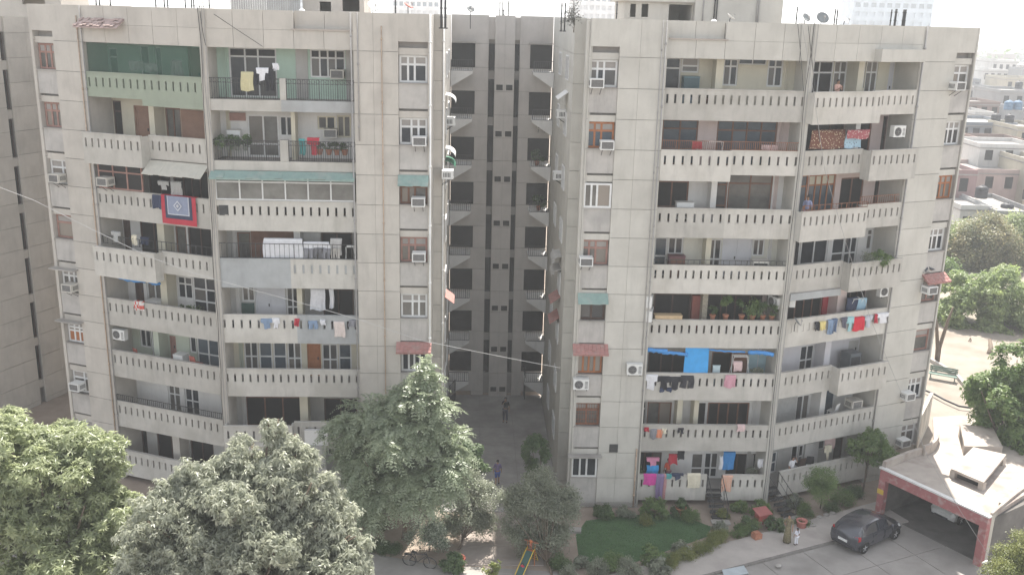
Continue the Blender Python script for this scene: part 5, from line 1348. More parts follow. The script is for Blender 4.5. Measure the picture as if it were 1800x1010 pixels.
# ------------------------------------------------------------------ air conditioners
def proto_window_ac(m):
    mb = MB()
    w, h, dp = 0.34, 0.225, 0.30
    mb.box(-w, w, -dp + 0.02, dp, h - 0.02, h); mb.box(-w, w, -dp + 0.02, dp, -h, -h + 0.02)
    mb.box(-w, -w + 0.02, -dp + 0.02, dp, -h + 0.02, h - 0.02); mb.box(w - 0.02, w, -dp + 0.02, dp, -h + 0.02, h - 0.02)
    for a, b, c, e in ((-w, w, h - 0.05, h), (-w, w, -h, -h + 0.05), (-w, -w + 0.05, -h + 0.05, h - 0.05), (w - 0.05, w, -h + 0.05, h - 0.05)):
        mb.box(a, b, -dp, -dp + 0.019, c, e)
    casing = mb.mesh('casing', m)
    g = MB()
    g.box(-w + 0.05, w - 0.05, -dp + 0.05, -dp + 0.06, -h + 0.05, h - 0.05, 1)
    for i in range(9):
        z = -h + 0.07 + i * (2 * h - 0.14) / 8
        g.box(-w + 0.05, w - 0.05, -dp + 0.012, -dp + 0.03, z - 0.008, z + 0.008, 0)
    for sx in (-1, 1):
        for i in range(5):
            y = -0.15 + i * 0.08
            g.box(sx * w - 0.003, sx * w + 0.003, y, y + 0.045, -0.12, 0.12, 1)
    grille = g.mesh('grille', [ACG, ACD])
    bk = MB()
    for sx in (-0.22, 0.22):
        bk.tube([(sx, -0.2, -h), (sx, 0.3, -h - 0.35)], 0.015, 5); bk.box(sx - 0.015, sx + 0.015, -0.25, 0.3, -h - 0.025, -h - 0.001)
    return casing, grille, bk.mesh('bracket', IRON)
ACP = [proto_window_ac(WHT), proto_window_ac(OFFW)]
def window_ac(fr, x, y, label, d=-0.22, style=0, sc=1.0, bracket=True, rot=0.0):
    s, z = fr.cast(x, y, d - 0.3)
    W = fr.M @ Matrix.Translation((s, d, z)) @ Matrix.Rotation(rot, 4, 'Z') @ Matrix.Scale(sc, 4)
    e = empty('air_conditioner', W, label, 'air conditioner', 'window air conditioners')
    c, g, b = ACP[style]
    put('casing', c, W, e); put('grille', g, W, e)
    if bracket: put('bracket', b, W, e)
def proto_cond():
    mb = MB(); mb.box(-0.41, 0.41, -0.15, 0.15, -0.29, 0.29); mb.box(-0.42, 0.42, -0.16, 0.16, 0.291, 0.31)
    f = MB()
    f.lathe([(0.215, 0.0), (0.235, -0.012), (0.235, 0.0)], (-0.12, -0.153, 0), 20, axis='y')
    f.lathe([(0.0, -0.004), (0.205, -0.004), (0.205, 0.0)], (-0.12, -0.152, 0), 20, mi=1, axis='y')
    for r_ in (0.06, 0.11, 0.16):
        f.tube([(-0.12 + r_ * math.cos(t), -0.165, r_ * math.sin(t)) for t in np.linspace(0, 2 * math.pi, 17)], 0.006, 4)
    for t in range(6):
        an = t * math.pi / 3; f.tube([(-0.12, -0.166, 0), (-0.12 + 0.21 * math.cos(an), -0.166, 0.21 * math.sin(an))], 0.006, 4)
    b = MB()
    for sx in (-0.3, 0.3): b.box(sx - 0.02, sx + 0.02, -0.2, 0.2, -0.33, -0.291)
    s = MB()
    for i in range(6): s.box(0.20, 0.36, -0.156, -0.1505, -0.2 + i * 0.07, -0.17 + i * 0.07)
    return mb.mesh('casing', WHT), f.mesh('fan_grille', [ACG, ACD]), b.mesh('bracket', IRON), s.mesh('vent_slots', ACD)
CDP = proto_cond()
def condenser(fr, x, y, label, d=-0.18, rot=0.0, sc=1.0):
    s, z = fr.cast(x, y, d)
    W = fr.M @ Matrix.Translation((s, d, z)) @ Matrix.Rotation(rot, 4, 'Z') @ Matrix.Scale(sc, 4)
    e = empty('condenser_unit', W, label, 'air conditioner', 'outdoor condenser units')
    for n, me in zip(('casing', 'fan_grille', 'bracket', 'vent_slots'), CDP): put(n, me, W, e)
SL = Frame(-3.3, 2.7, R(90)); SR = Frame(3.3, 16.0, R(-90))
for fr, x, y, lab, st, kw in (
    (LP, 737, 249, 'white window air conditioner, uppermost on the left pier', 0, {}), (LP, 735, 356, 'white window air conditioner below the green awning of the left pier', 0, {}), (LP, 736, 453, 'white window air conditioner with brown window, lowest on the left pier', 0, {}),
    (LF, 592, 131, 'grey window air conditioner on the top left balcony wall', 1, B_(d=1.5, bracket=False)), (LF, 580, 235, 'small air conditioner behind pots on the seventh floor left balcony', 1, B_(d=1.5, bracket=False)),
    (RP, 1050, 147, 'white window air conditioner under the top window of the right pier', 0, {}), (RP, 1068, 256, 'air conditioner below the orange window of the right pier', 0, {}), (RP, 1031, 461, 'air conditioner below the pinkish window of the right pier', 0, {}),
    (LE, 93, 314, 'weathered air conditioner on iron brackets at the far left pier', 1, {}), (LE, 116, 507, 'air conditioner under a concrete sunshade on the far left pier', 1, {}), (LE, 129, 681, 'lowest white air conditioner on the far left pier', 0, {}),
    (LO, 178, 320, 'air conditioner sticking out of the brown corner window', 1, B_(d=-0.3)),
    (RE, 1690, 152, 'white air conditioner at the top of the right end pier', 0, {}), (RE, 1641, 511, 'white air conditioner below the red hood of the right end pier', 0, B_(d=-0.35, bracket=False)), (RE, 1602, 698, 'air conditioner with white window, second lowest on the right end pier', 0, {}), (RE, 1594, 780, 'lowest air conditioner on the right end pier above the garage', 0, {}),
    (RO, 1507, 711, 'big white air cooler box on the second floor right balcony', 1, B_(d=0.5, bracket=False, sc=1.1)),
    (SL, 800, 213, 'air conditioner on the left courtyard wall near the top', 0, B_(d=-0.2)), (SL, 797, 306, 'air conditioner under the green hood in the courtyard', 0, B_(d=-0.2)), (SR, 978, 200, 'air conditioner on the right courtyard wall near the top', 0, B_(d=-0.2)), (SR, 972, 308, 'air conditioner halfway up the right courtyard wall', 0, B_(d=-0.2)), (CB, 953, 221, 'grey air conditioner on the back wall of the courtyard', 1, B_(d=-0.2))):
    window_ac(fr, x, y, lab, style=st, **kw)
for fr, x, y, lab, kw in (
    (RP, 1021, 674, 'white condenser unit below the orange shutters of the right pier', {}), (RP, 1115, 648, 'white condenser unit beside the blue tarpaulin balcony', {}),
    (RF, 1142, 528, 'upper of two stacked condensers on the fourth floor balcony', B_(rot=R(75), d=0.05)), (RF, 1142, 553, 'lower of two stacked condensers on the fourth floor balcony', B_(rot=R(75), d=0.05)), (RF, 1362, 530, 'white condenser at the right end of the plant filled balcony', B_(rot=R(-70), d=0.7)),
    (RO, 1578, 231, 'white condenser on the end wall of the seventh floor right balcony', B_(d=0.0)), (RO, 1554, 511, 'condenser with dark fan on the fourth floor right end wall', B_(d=0.2)), (RO, 1391, 527, 'condenser hung under the slab beside the red shutter', B_(d=0.6, rot=R(60))),
    (LO, 211, 587, 'white condenser with round fan on the third floor left balcony', B_(d=0.3))):
    condenser(fr, x, y, lab, **kw)

# ------------------------------------------------------------------ laundry
def patmat(name, c1, c2, scale=8.0, kind='stripe', axis='X'):
    if name in MATS: return MATS[name]
    m = mat(name, c1, 0.95, 0.05)
    nt = m.node_tree; b = nt.nodes['Principled BSDF']; L = nt.links.new
    tc = nd(nt, 'ShaderNodeTexCoord')
    if kind == 'stripe':
        t = nd(nt, 'ShaderNodeTexWave', bands_direction=axis); t.inputs['Scale'].default_value = scale; t.inputs['Distortion'].default_value = 0.5
    elif kind == 'check':
        t = nd(nt, 'ShaderNodeTexChecker'); t.inputs['Scale'].default_value = scale
    else:
        t = nd(nt, 'ShaderNodeTexVoronoi'); t.inputs['Scale'].default_value = scale
    L(tc.outputs['Object'], t.inputs['Vector'])
    cr = nd(nt, 'ShaderNodeValToRGB'); cr.color_ramp.interpolation = 'CONSTANT'
    cr.color_ramp.elements[0].color = (*c2, 1) if kind == 'dots' else (*c1, 1); cr.color_ramp.elements[1].color = (*c1, 1) if kind == 'dots' else (*c2, 1)
    cr.color_ramp.elements[1].position = 0.28 if kind == 'dots' else 0.5
    L(t.outputs[1 if kind == 'check' else 0], cr.inputs[0])
    L(cr.outputs[0], b.inputs['Base Color'])
    return m
CN = [0]
def garment(name, fr, x0, x1, yt, yb, label, cat, m, d=-0.1, shape='sheet', amp=0.045):
    """cloth hung at depth d, top edge folded back over the rail or line"""
    CN[0] += 1
    r2 = random.Random(CN[0] * 7)
    ym = (yt + yb) / 2
    s0, s1 = fr.cast(x0, ym, d)[0], fr.cast(x1, ym, d)[0]
    z1, z0 = fr.cast((x0 + x1) / 2, yt, d)[1], fr.cast((x0 + x1) / 2, yb, d)[1]
    nx, nz = 16, 12
    ph = [r2.uniform(0, 6.28) for _ in range(5)]
    W0 = Vector(((s0 + s1) / 2, d, z1))
    def keep(x, t):
        if shape == 'shirt': return 0.22 <= x <= 0.78 or t < 0.38
        if shape == 'trousers': return t < 0.3 or abs(x - 0.5) > 0.06
        if shape == 'dress': return abs(x - 0.5) < 0.22 + 0.28 * t or t < 0.2
        return True
    idx = {}; mb = MB()
    def vid(i, j, k):
        if (i, j, k) not in idx:
            x, t = i / nx, j / nz
            dd = amp * (math.sin(x * 8 + ph[0]) * (0.25 + t) + 0.5 * math.sin(x * 19 + ph[1] + t * 3) * t)
            ss = (s1 - s0) * (x - 0.5) * (1 - 0.06 * math.sin(t * 2 + ph[4])) + 0.02 * math.sin(t * 5 + ph[2])
            zz = (z0 - z1) * t - (0.03 * math.sin(x * math.pi * 2 + ph[3]) if j else 0)
            idx[(i, j, k)] = len(mb.v); mb.v.append((ss, dd + k * 0.012, zz))
        return idx[(i, j, k)]
    for j in range(nz):
        for i in range(nx):
            if not keep((i + 0.5) / nx, (j + 0.5) / nz): continue
            q = [(i, j), (i + 1, j), (i + 1, j + 1), (i, j + 1)]
            mb.f.append(tuple(vid(a, b, 0) for a, b in reversed(q))); mb.mi.append(0)
            mb.f.append(tuple(vid(a, b, 1) for a, b in q)); mb.mi.append(0)
    for i in range(nx):                      # the part folded over the rail
        a, b = vid(i, 0, 0), vid(i + 1, 0, 0)
        va, vb = mb.v[a], mb.v[b]; n = len(mb.v)
        mb.v += [(va[0], 0.13, 0.02), (vb[0], 0.13, 0.02)]
        mb.f.append((a, b, n + 1, n)); mb.mi.append(0)
    return put(name, mb.mesh(name, m, True), fr.M @ Matrix.Translation(W0), None, None, label, cat, 'washing on the balconies')
wht = cm((0.66, 0.66, 0.68)); blk = cm((0.025, 0.025, 0.03)); gry = cm((0.22, 0.22, 0.24)); red = cm((0.42, 0.04, 0.06)); mag = cm((0.55, 0.06, 0.30))
blue = cm((0.20, 0.27, 0.38)); sky_ = cm((0.32, 0.48, 0.58)); ora = cm((0.62, 0.24, 0.14)); crm = cm((0.62, 0.57, 0.45)); pnk = cm((0.60, 0.45, 0.44)); yel = cm((0.62, 0.52, 0.22)); nvy = cm((0.04, 0.05, 0.09)); teal = cm((0.08, 0.32, 0.32))
G_ = garment
# left oblique bay
G_('hanging_cloth', LO, 227, 252, 108, 124, 'grey striped cloth behind the green net, left one', 'laundry', patmat('grey_stripe', (0.5, 0.5, 0.48), (0.25, 0.25, 0.25), 9), d=0.4)
G_('hanging_cloth', LO, 252, 276, 112, 127, 'grey striped cloth behind the green net, beside the blue bundle', 'laundry', patmat('grey_stripe', (0.5, 0.5, 0.48), (0.25, 0.25, 0.25), 9), d=0.4)
G_('hanging_cloth', LO, 302, 321, 107, 136, 'checked cloth behind the green net', 'laundry', patmat('check_grey', (0.5, 0.49, 0.48), (0.22, 0.2, 0.2), 14, 'check'), d=0.4)
G_('shirt', LO, 277, 297, 319, 334, 'dark and white shirt on a line under the canvas awning', 'laundry', patmat('bw_stripe', (0.62, 0.62, 0.6), (0.1, 0.1, 0.1), 7), d=0.1, shape='shirt')
G_('hanging_cloth', LO, 300, 320, 320, 343, 'black and white striped cloth on a line under the canvas awning', 'laundry', patmat('bw_stripe', (0.62, 0.62, 0.6), (0.1, 0.1, 0.1), 7), d=0.1)
G_('hanging_cloth', LO, 268, 283, 343, 366, 'small navy cloth with white patch beside the carpet', 'laundry', nvy)
# the carpet: border, field and medallion
def carpet():
    s0, s1 = LO.cast(284, 370, -0.12)[0], LO.cast(345, 370, -0.12)[0]
    z1, z0 = rail(6) + 0.07, LO.cast(315, 395, -0.12)[1]
    W = LO.M @ Matrix.Translation(((s0 + s1) / 2, -0.12, z1))
    w, h = (s1 - s0) / 2, z1 - z0
    c = empty('carpet', W, 'red bordered carpet with navy and blue field hung over the parapet', 'carpet')
    def lay(n, a, t0, t1, dd, m, dia=False):
        mb = MB(); nx = 12
        for i in range(nx):
            x0, x1 = -a + 2 * a * i / nx, -a + 2 * a * (i + 1) / nx
            f0, f1 = 0.02 * math.sin(x0 * 5), 0.02 * math.sin(x1 * 5)
            mb.hexa([(x0, dd + f0, -t1), (x1, dd + f1, -t1), (x1, dd + f1 + 0.012, -t1), (x0, dd + f0 + 0.012, -t1), (x0, dd + f0, -t0), (x1, dd + f1, -t0), (x1, dd + f1 + 0.012, -t0), (x0, dd + f0 + 0.012, -t0)])
        put(n, mb.mesh(n, m), W, c)
    lay('border', w, 0, h, 0, red); lay('inner_border', w * 0.78, 0, h * 0.80, -0.016, nvy); lay('field_edge', w * 0.62, 0, h * 0.66, -0.032, cm((0.55, 0.56, 0.6))); lay('field', w * 0.57, 0, h * 0.625, -0.046, cm((0.24, 0.27, 0.36)))
    for n, k, m, dd in (('medallion', 0.26, cm((0.55, 0.56, 0.6)), -0.075), ('medallion_centre', 0.19, cm((0.2, 0.22, 0.3)), -0.082), ('medallion_core', 0.09, cm((0.5, 0.5, 0.52)), -0.089)):
        mb = MB(); zc = -h * 0.33
        mb.prism([(0, 0)], 0, 0) if False else None
        P = [(0, zc - k * 1.05), (k, zc), (0, zc + k * 1.05), (-k, zc)]
        v = [(x, dd, z) for x, z in P]; mb.face(v)
        mb.face([(x, dd + 0.004, z) for x, z in reversed(P)])
        put(n, mb.mesh(n, m), W, c)
    mb = MB(); mb.box(-w, w, 0.013, 0.25, 0.0, 0.013); put('fold', mb.mesh('fold', red), W, c)
carpet()
G_('shirt', LO, 195, 211, 408, 424, 'striped shirt on the railing of the fifth floor left balcony', 'laundry', patmat('bw_stripe', (0.62, 0.62, 0.6), (0.1, 0.1, 0.1), 7), d=0.02, shape='shirt')
G_('hanging_cloth', LO, 232, 240, 414, 430, 'beige cloth on the railing of the fifth floor left balcony', 'laundry', crm, d=0.02)
G_('hanging_cloth', LO, 246, 262, 418, 430, 'dark blue cloth on the railing of the fifth floor left balcony', 'laundry', nvy, d=0.3)
G_('hanging_cloth', LO, 236, 253, 530, 545, 'white cloth with red edges over the fourth floor left parapet', 'laundry', patmat('red_white', (0.6, 0.58, 0.55), (0.5, 0.08, 0.06), 5, 'check'))
# left front bay
G_('hanging_cloth', LF, 423, 446, 127, 160, 'pale yellow towel on the top left railing', 'laundry', cm((0.5, 0.46, 0.28)), d=-0.02)
G_('shirt', LF, 450, 472, 120, 142, 'white shirt over the top left railing', 'laundry', wht, d=-0.03, shape='shirt')
G_('trousers', LF, 466, 482, 122, 160, 'black trousers beside the white shirt on the top left railing', 'laundry', blk, d=-0.02, shape='trousers')
G_('hanging_cloth', LF, 445, 456, 125, 150, 'black cloth left of the white shirt on the top railing', 'laundry', blk, d=-0.02)
G_('hanging_cloth', LF, 479, 490, 112, 124, 'white cap like cloth at the end of the top washing line', 'laundry', wht, d=0.1)
G_('shirt', LF, 541, 562, 243, 272, 'red shirt hanging on the seventh floor left railing', 'laundry', red, d=0.12, shape='shirt')
G_('hanging_cloth', LF, 526, 537, 245, 272, 'teal cloth beside the red shirt on the seventh floor', 'laundry', teal, d=0.2)
G_('bed_sheet', LF, 464, 532, 420, 457, 'large white bed sheet drying on the fifth floor left balcony', 'laundry', wht, d=0.2, amp=0.05)
G_('bed_sheet', LF, 533, 580, 426, 438, 'folded white cloth right of the bed sheet', 'laundry', wht, d=0.2)
G_('hanging_cloth', LF, 580, 601, 420, 448, 'pale grey cloth at the right end of the fifth floor line', 'laundry', cm((0.45, 0.44, 0.43)), d=0.22)
for i, (x0, x1) in enumerate(((534, 550), (551, 566), (567, 580), (582, 598))):
    G_('trousers', LF, x0, x1, 437, 457, ('grey trousers, first right of the white bed sheet', 'dark grey trousers, second right of the white bed sheet', 'grey trousers, third right of the white bed sheet', 'light grey trousers, fourth right of the white bed sheet')[i], 'laundry', (gry, cm((0.14, 0.14, 0.15)), gry, cm((0.4, 0.38, 0.35)))[i], d=0.1, shape='trousers')
for x0, x1, y0, y1, lab, m, sh in ((459, 479, 561, 577, 'faded blue shirt over the fourth floor parapet', blue, 'shirt'), (478, 492, 560, 577, 'white shirt over the fourth floor parapet', wht, 'shirt'), (517, 526, 561, 573, 'small red cloth over the fourth floor parapet', red, 'sheet'), (542, 559, 565, 578, 'blue grey shorts over the fourth floor parapet', blue, 'trousers'), (563, 572, 563, 571, 'small white cloth over the fourth floor parapet', wht, 'sheet'), (587, 607, 566, 592, 'pinkish white towel over the fourth floor parapet', cm((0.62, 0.54, 0.5)), 'sheet'), (613, 627, 563, 574, 'grey cloth at the right end of the fourth floor parapet', gry, 'sheet')):
    G_('hanging_cloth' if sh == 'sheet' else ('shirt' if sh == 'shirt' else 'shorts'), LF, x0, x1, y0, y1, lab, 'laundry', m, shape=sh)
G_('hanging_cloth', LF, 545, 572, 508, 545, 'white sheet bunched inside the fourth floor balcony', 'laundry', wht, d=0.9)
G_('hanging_cloth', LF, 579, 587, 507, 542, 'narrow white towel inside the fourth floor balcony', 'laundry', wht, d=0.8)
# right front bay
G_('hanging_cloth', RF, 1216, 1235, 250, 263, 'red cloth on the rusty railing of the seventh floor', 'laundry', red, d=0.08)
G_('hanging_cloth', RF, 1338, 1368, 256, 266, 'pink cloth behind the rusty railing of the seventh floor', 'laundry', pnk, d=0.3)
G_('shirt', RF, 1131, 1156, 659, 684, 'white tee shirt over the third floor right parapet', 'laundry', wht, shape='shirt')
for x0, x1, y0, y1, lab, m, sh in ((1127, 1134, 658, 680, 'black cloth at the left end of the third floor parapet', blk, 'sheet'), (1155, 1178, 662, 684, 'black shirt right of the white tee shirt', blk, 'shirt'), (1176, 1198, 663, 684, 'second black shirt with a white spot on the third floor parapet', blk, 'shirt'), (1196, 1220, 661, 682, 'black trousers at the right of the dark washing row', cm((0.04, 0.04, 0.045)), 'trousers'), (1160, 1180, 682, 688, 'navy shorts below the black shirts', nvy, 'trousers')):
    G_('garment', RF, x0, x1, y0, y1, lab, 'laundry', m, shape=sh)
G_('towel', RF, 1274, 1293, 660, 681, 'pink striped towel over the third floor right parapet', 'laundry', patmat('pink_stripe', (0.6, 0.4, 0.44), (0.45, 0.16, 0.22), 6))
for x0, x1, y0, y1, lab, m, sh in ((1132, 1141, 752, 758, 'small red cloth on the second floor right parapet', red, 'sheet'), (1143, 1155, 755, 771, 'grey cloth on the second floor right parapet', gry, 'sheet'), (1154, 1164, 756, 769, 'orange cloth on the second floor right parapet', ora, 'sheet'), (1163, 1172, 754, 762, 'cream cloth on the second floor right parapet', crm, 'sheet'), (1191, 1202, 753, 761, 'black underclothes on the second floor right parapet', blk, 'trousers'), (1296, 1310, 747, 758, 'faded pink cloth at the right of the second floor parapet', pnk, 'sheet')):
    G_('hanging_cloth', RF, x0, x1, y0, y1, lab, 'laundry', m, shape=sh)
for x0, x1, y0, y1, lab, m, sh in ((1131, 1154, 834, 852, 'magenta towel over the ground floor parapet', mag, 'sheet'), (1153, 1166, 834, 880, 'long purple striped cloth over the ground floor parapet', patmat('purple_stripe', (0.26, 0.12, 0.24), (0.15, 0.18, 0.3), 10, axis='Z'), 'sheet'), (1165, 1171, 834, 878, 'narrow red and white striped scarf over the ground floor parapet', patmat('red_stripe', (0.5, 0.42, 0.4), (0.4, 0.05, 0.08), 12), 'sheet'), (1171, 1181, 834, 841, 'teal cloth over the ground floor parapet', teal, 'sheet'), (1181, 1202, 833, 842, 'dark clothes bunched on the ground floor parapet', nvy, 'shirt'), (1209, 1231, 833, 857, 'cream towel beside the black stairs', crm, 'sheet'), (1268, 1287, 836, 863, 'orange checked towel right of the black stairs', patmat('orange_check', (0.62, 0.25, 0.14), (0.62, 0.5, 0.42), 5), 'sheet')):
    G_('towel' if sh == 'sheet' else 'garment', RF, x0, x1, y0, y1, lab, 'laundry', m, shape=sh)
for x0, x1, y0, y1, d, lab, m, sh in ((1137, 1159, 805, 818, 0.5, 'pink shirts hung above the ground floor parapet', cm((0.6, 0.25, 0.36)), 'shirt'), (1136, 1158, 819, 832, 0.5, 'bright blue cloth hung above the magenta towel', cm((0.04, 0.28, 0.6)), 'sheet'), (1175, 1191, 799, 815, 0.6, 'dark red cloth on the ground floor line', red, 'sheet'), (1191, 1203, 794, 807, 0.6, 'black cloth on the ground floor line', blk, 'sheet'), (1271, 1291, 795, 825, 0.7, 'blue sheet on the ground floor right of the stairs', cm((0.05, 0.22, 0.5)), 'sheet'), (1265, 1271, 803, 824, 0.5, 'white cloth beside the blue sheet on the ground floor', wht, 'sheet'), (1332, 1341, 808, 821, 0.3, 'white cloth at the ground floor corner column', wht, 'sheet')):
    G_('hanging_cloth', RF, x0, x1, y0, y1, lab, 'laundry', m, d=d, shape=sh)
# right oblique bay
G_('rug', RO, 1427, 1485, 229, 262, 'brown rug with pale dots drying on the seventh floor', 'rug', patmat('dotted_rug', (0.16, 0.07, 0.05), (0.5, 0.42, 0.28), 9, 'dots'), d=0.15)
G_('hanging_cloth', RO, 1487, 1513, 236, 260, 'blue patterned cloth right of the dotted rug', 'laundry', patmat('blue_print', (0.35, 0.5, 0.6), (0.12, 0.14, 0.2), 9, 'dots'), d=0.1)
G_('hanging_cloth', RO, 1490, 1528, 229, 244, 'dark red floral cloth at the seventh floor line', 'laundry', patmat('floral', (0.3, 0.09, 0.1), (0.55, 0.45, 0.42), 9, 'dots'), d=-0.3)
for x0, x1, y0, y1, lab, m, sh in ((1433, 1441, 567, 580, 'black shirt, leftmost on the fourth floor washing line', blk, 'sheet'), (1441, 1451, 566, 580, 'yellow cloth beside the black shirt', yel, 'sheet'), (1455, 1463, 563, 587, 'faded blue jeans on the fourth floor line', blue, 'trousers'), (1463, 1471, 561, 584, 'dark blue jeans on the fourth floor line', cm((0.1, 0.14, 0.22)), 'trousers'), (1479, 1490, 559, 576, 'dark shirt left of the teal shirt', cm((0.1, 0.1, 0.13)), 'shirt'), (1488, 1501, 558, 582, 'pale teal shirt left of the red shirt', cm((0.3, 0.5, 0.52)), 'shirt'), (1500, 1519, 558, 581, 'bright red shirt on the fourth floor line', cm((0.52, 0.03, 0.05)), 'sheet'), (1520, 1534, 556, 574, 'pale grey shirt right of the red shirt', cm((0.45, 0.46, 0.5)), 'shirt'), (1537, 1544, 553, 568, 'dark red cloth near the end of the fourth floor line', red, 'sheet'), (1543, 1562, 551, 567, 'white shirts at the right end of the fourth floor line', wht, 'shirt')):
    G_('garment', RO, x0, x1, y0, y1, lab, 'laundry', m, d=-0.12, shape=sh)
G_('towel', RO, 1506, 1522, 525, 548, 'light blue towel on a drying rack of the fourth floor', 'laundry', sky_, d=0.5)
G_('garment', RO, 1489, 1507, 524, 546, 'dark trousers on a drying rack beside the blue towel', 'laundry', nvy, d=0.5)
G_('hanging_cloth', RO, 1449, 1468, 770, 790, 'pale pink cloth inside the ground floor right balcony', 'laundry', pnk, d=0.8)
G_('shirt', RO, 1449, 1461, 784, 808, 'cream shirt hanging in the ground floor right balcony', 'laundry', crm, d=0.5, shape='shirt')

# green net over the top left balcony
netm = bpy.data.materials.new('green_net'); netm.use_nodes = True
_n = netm.node_tree; _b = _n.nodes['Principled BSDF']; _b.inputs['Base Color'].default_value = (0.025, 0.09, 0.058, 1); _b.inputs['Roughness'].default_value = 0.9
_t = _n.nodes.new('ShaderNodeBsdfTransparent'); _x = _n.nodes.new('ShaderNodeMixShader'); _x.inputs[0].default_value = 0.38
_n.links.new(_t.outputs[0], _x.inputs[1]); _n.links.new(_b.outputs[0], _x.inputs[2]); _n.links.new(_x.outputs[0], _n.nodes['Material Output'].inputs[0])
hang_sheet('net', None, LO, 0.08, LO.W - 0.15, 24.28, rail(8) + 0.03, 0.16, netm, amp=0.015, nx=30, label='dark green shade net stretched across the top left balcony', cat='net')

# ------------------------------------------------------------------ potted plants and balcony things
def pot_mesh(r, h, m):
    mb = MB(); mb.lathe([(r * 0.7, 0), (r, h * 0.85), (r * 1.12, h * 0.86), (r * 1.12, h), (r * 0.95, h), (r * 0.9, h * 0.9)], (0, 0, 0), 12); return mb.mesh('pot', m, True)
POTS = [pot_mesh(0.16, 0.28, POT), pot_mesh(0.14, 0.24, mat('grey_pot', (0.2, 0.22, 0.2), 0.9)), pot_mesh(0.22, 0.4, POT)]
def potted(fr, x, y, d, label, kind, m, rpx, n, size, pot=0, z=None, tall=0.0):
    s, zz = fr.cast(x, y, d)
    base = fr.pt(s, d, z if z is not None else zz)
    W = Matrix.Translation(base)
    e = empty('potted_plant', W, label, 'plant', 'potted plants')
    put('pot', POTS[pot], W, e)
    rr = rpx * 0.029
    c = base + Vector((0, 0, 0.3 + tall + rr * 0.6))
    P, N = crown_points([(c.x, c.y, c.z, rr, rr, rr)], n, 8)
    V, F = foliage(kind, P, N, size)
    put('leaves', tri_mesh('leaves', V - np.array(base), F, m), W, e)
    mb = MB(); mb.tube([(0, 0, 0.2), (0.02, 0, 0.3 + tall + rr * 0.5)], 0.015, 5); put('stem', mb.mesh('stem', WOODB), W, e)
zf7 = rail(7) - 0.93; zr4 = rail(4) + 0.06
for i, (x, r_) in enumerate(((388, 10), (402, 11), (417, 9), (432, 11))):
    potted(LF, x, 262, 0.3, ('first', 'second', 'third', 'fourth')[i] + ' leafy pot from the left behind the seventh floor railing', 'long', LFE, r_, 40, 0.18, 1, z=zf7 + 0.45)
for i, x in enumerate((562, 578, 592, 606)):
    potted(LF, x, 262, 0.4, ('small', 'spiky', 'bushy', 'low')[i] + ' plant in a red pot right of the red shirt, number %s along the railing' % ('one', 'two', 'three', 'four')[i], 'broad', LFE, 8, 30, 0.12, 0, z=zf7 + 0.3)
for i, (x, r_, tl, kd_, m_) in enumerate(((1252, 8, 0.1, 'broad', LFE), (1275, 12, 0.5, 'long', LFF), (1303, 15, 0.2, 'broad', LFE), (1322, 12, 0.1, 'small', LFF), (1340, 15, 0.1, 'long', LFE), (1356, 11, 0.1, 'broad', LFE))):
    potted(RF, x, 562, 0.3, ('leftmost small', 'tall palm like', 'bushy', 'fine leaved', 'arching', 'rightmost leafy')[i] + ' plant in the row of pots on the fourth floor right balcony', kd_, m_, r_, 45 if kd_ != 'small' else 90, 0.17 if kd_ == 'long' else 0.12, 0, z=zr4 - 0.05, tall=tl)
potted(RF, 1244, 150, 0.9, 'broad leaved plant on the top right balcony', 'long', LFE, 9, 30, 0.2, 0, z=rail(8) - 0.75)
potted(LO, 322, 535, 0.5, 'green potted plant below the white windows of the fourth floor', 'broad', LFE, 11, 50, 0.14, 1, z=rail(4) - 0.7)
potted(LO, 337, 540, 0.5, 'smaller potted plant beside it under the white windows', 'small', LFF, 8, 60, 0.1, 1, z=rail(4) - 0.7)
potted(RO, 1548, 440, -0.3, 'bushy bright green plant spilling over the fifth floor parapet', 'long', LFF, 20, 130, 0.2, 0, z=rail(5) - 0.7)
potted(RO, 1522, 445, -0.2, 'grey green potted bush left of the bright plant on the fifth floor', 'small', LFD, 15, 170, 0.1, 0, z=rail(5) - 0.7)
potted(RF, 1330, 650, 0.4, 'potted plant at the right end of the blue tarpaulin balcony', 'broad', LFD, 11, 45, 0.13, 0, z=rail(3) - 0.5)
potted(RF, 1325, 822, 0.4, 'spiky plant in the ground floor corner right of the stairs', 'long', LFD, 12, 50, 0.18, 0, z=rail(1) - 0.5)
potted(RF, 1121, 826, 0.4, 'potted plant at the left end of the ground floor balcony', 'broad', LFE, 9, 35, 0.13, 0, z=rail(1) - 0.3)
potted(CB, 942, 340, -1.2, 'leafy plant on a courtyard landing, upper one', 'broad', LFE, 16, 90, 0.16, 0, z=rail(6) - 0.1)
potted(CB, 945, 425, -1.2, 'leafy plant on a courtyard landing, lower one', 'broad', LFE, 16, 90, 0.16, 0, z=rail(5) - 0.1)
for x, y, pt, lab in ((1196, 905, 2, 'terracotta pot at the upper edge of the lawn'), (1408, 928, 2, 'faded red basket behind the woman and child')):
    p = ground(x, y); W = Matrix.Translation(p)
    mb = MB(); mb.lathe([(0.2, 0), (0.27, 0.42), (0.3, 0.43), (0.3, 0.5), (0.26, 0.5), (0.24, 0.1)], (0, 0, 0), 14)
    put('flower_pot' if pt == 2 and x < 1300 else 'basket', mb.mesh('flower_pot', POT if x < 1300 else mat('faded_red_plastic', (0.5, 0.2, 0.17), 0.8), True), W, None, None, lab, 'pot')
p = ground(806, 996); mb = MB(); mb.lathe([(0.22, 0), (0.3, 0.45), (0.34, 0.46), (0.34, 0.55), (0.3, 0.55), (0.28, 0.1)], (0, 0, 0), 14)
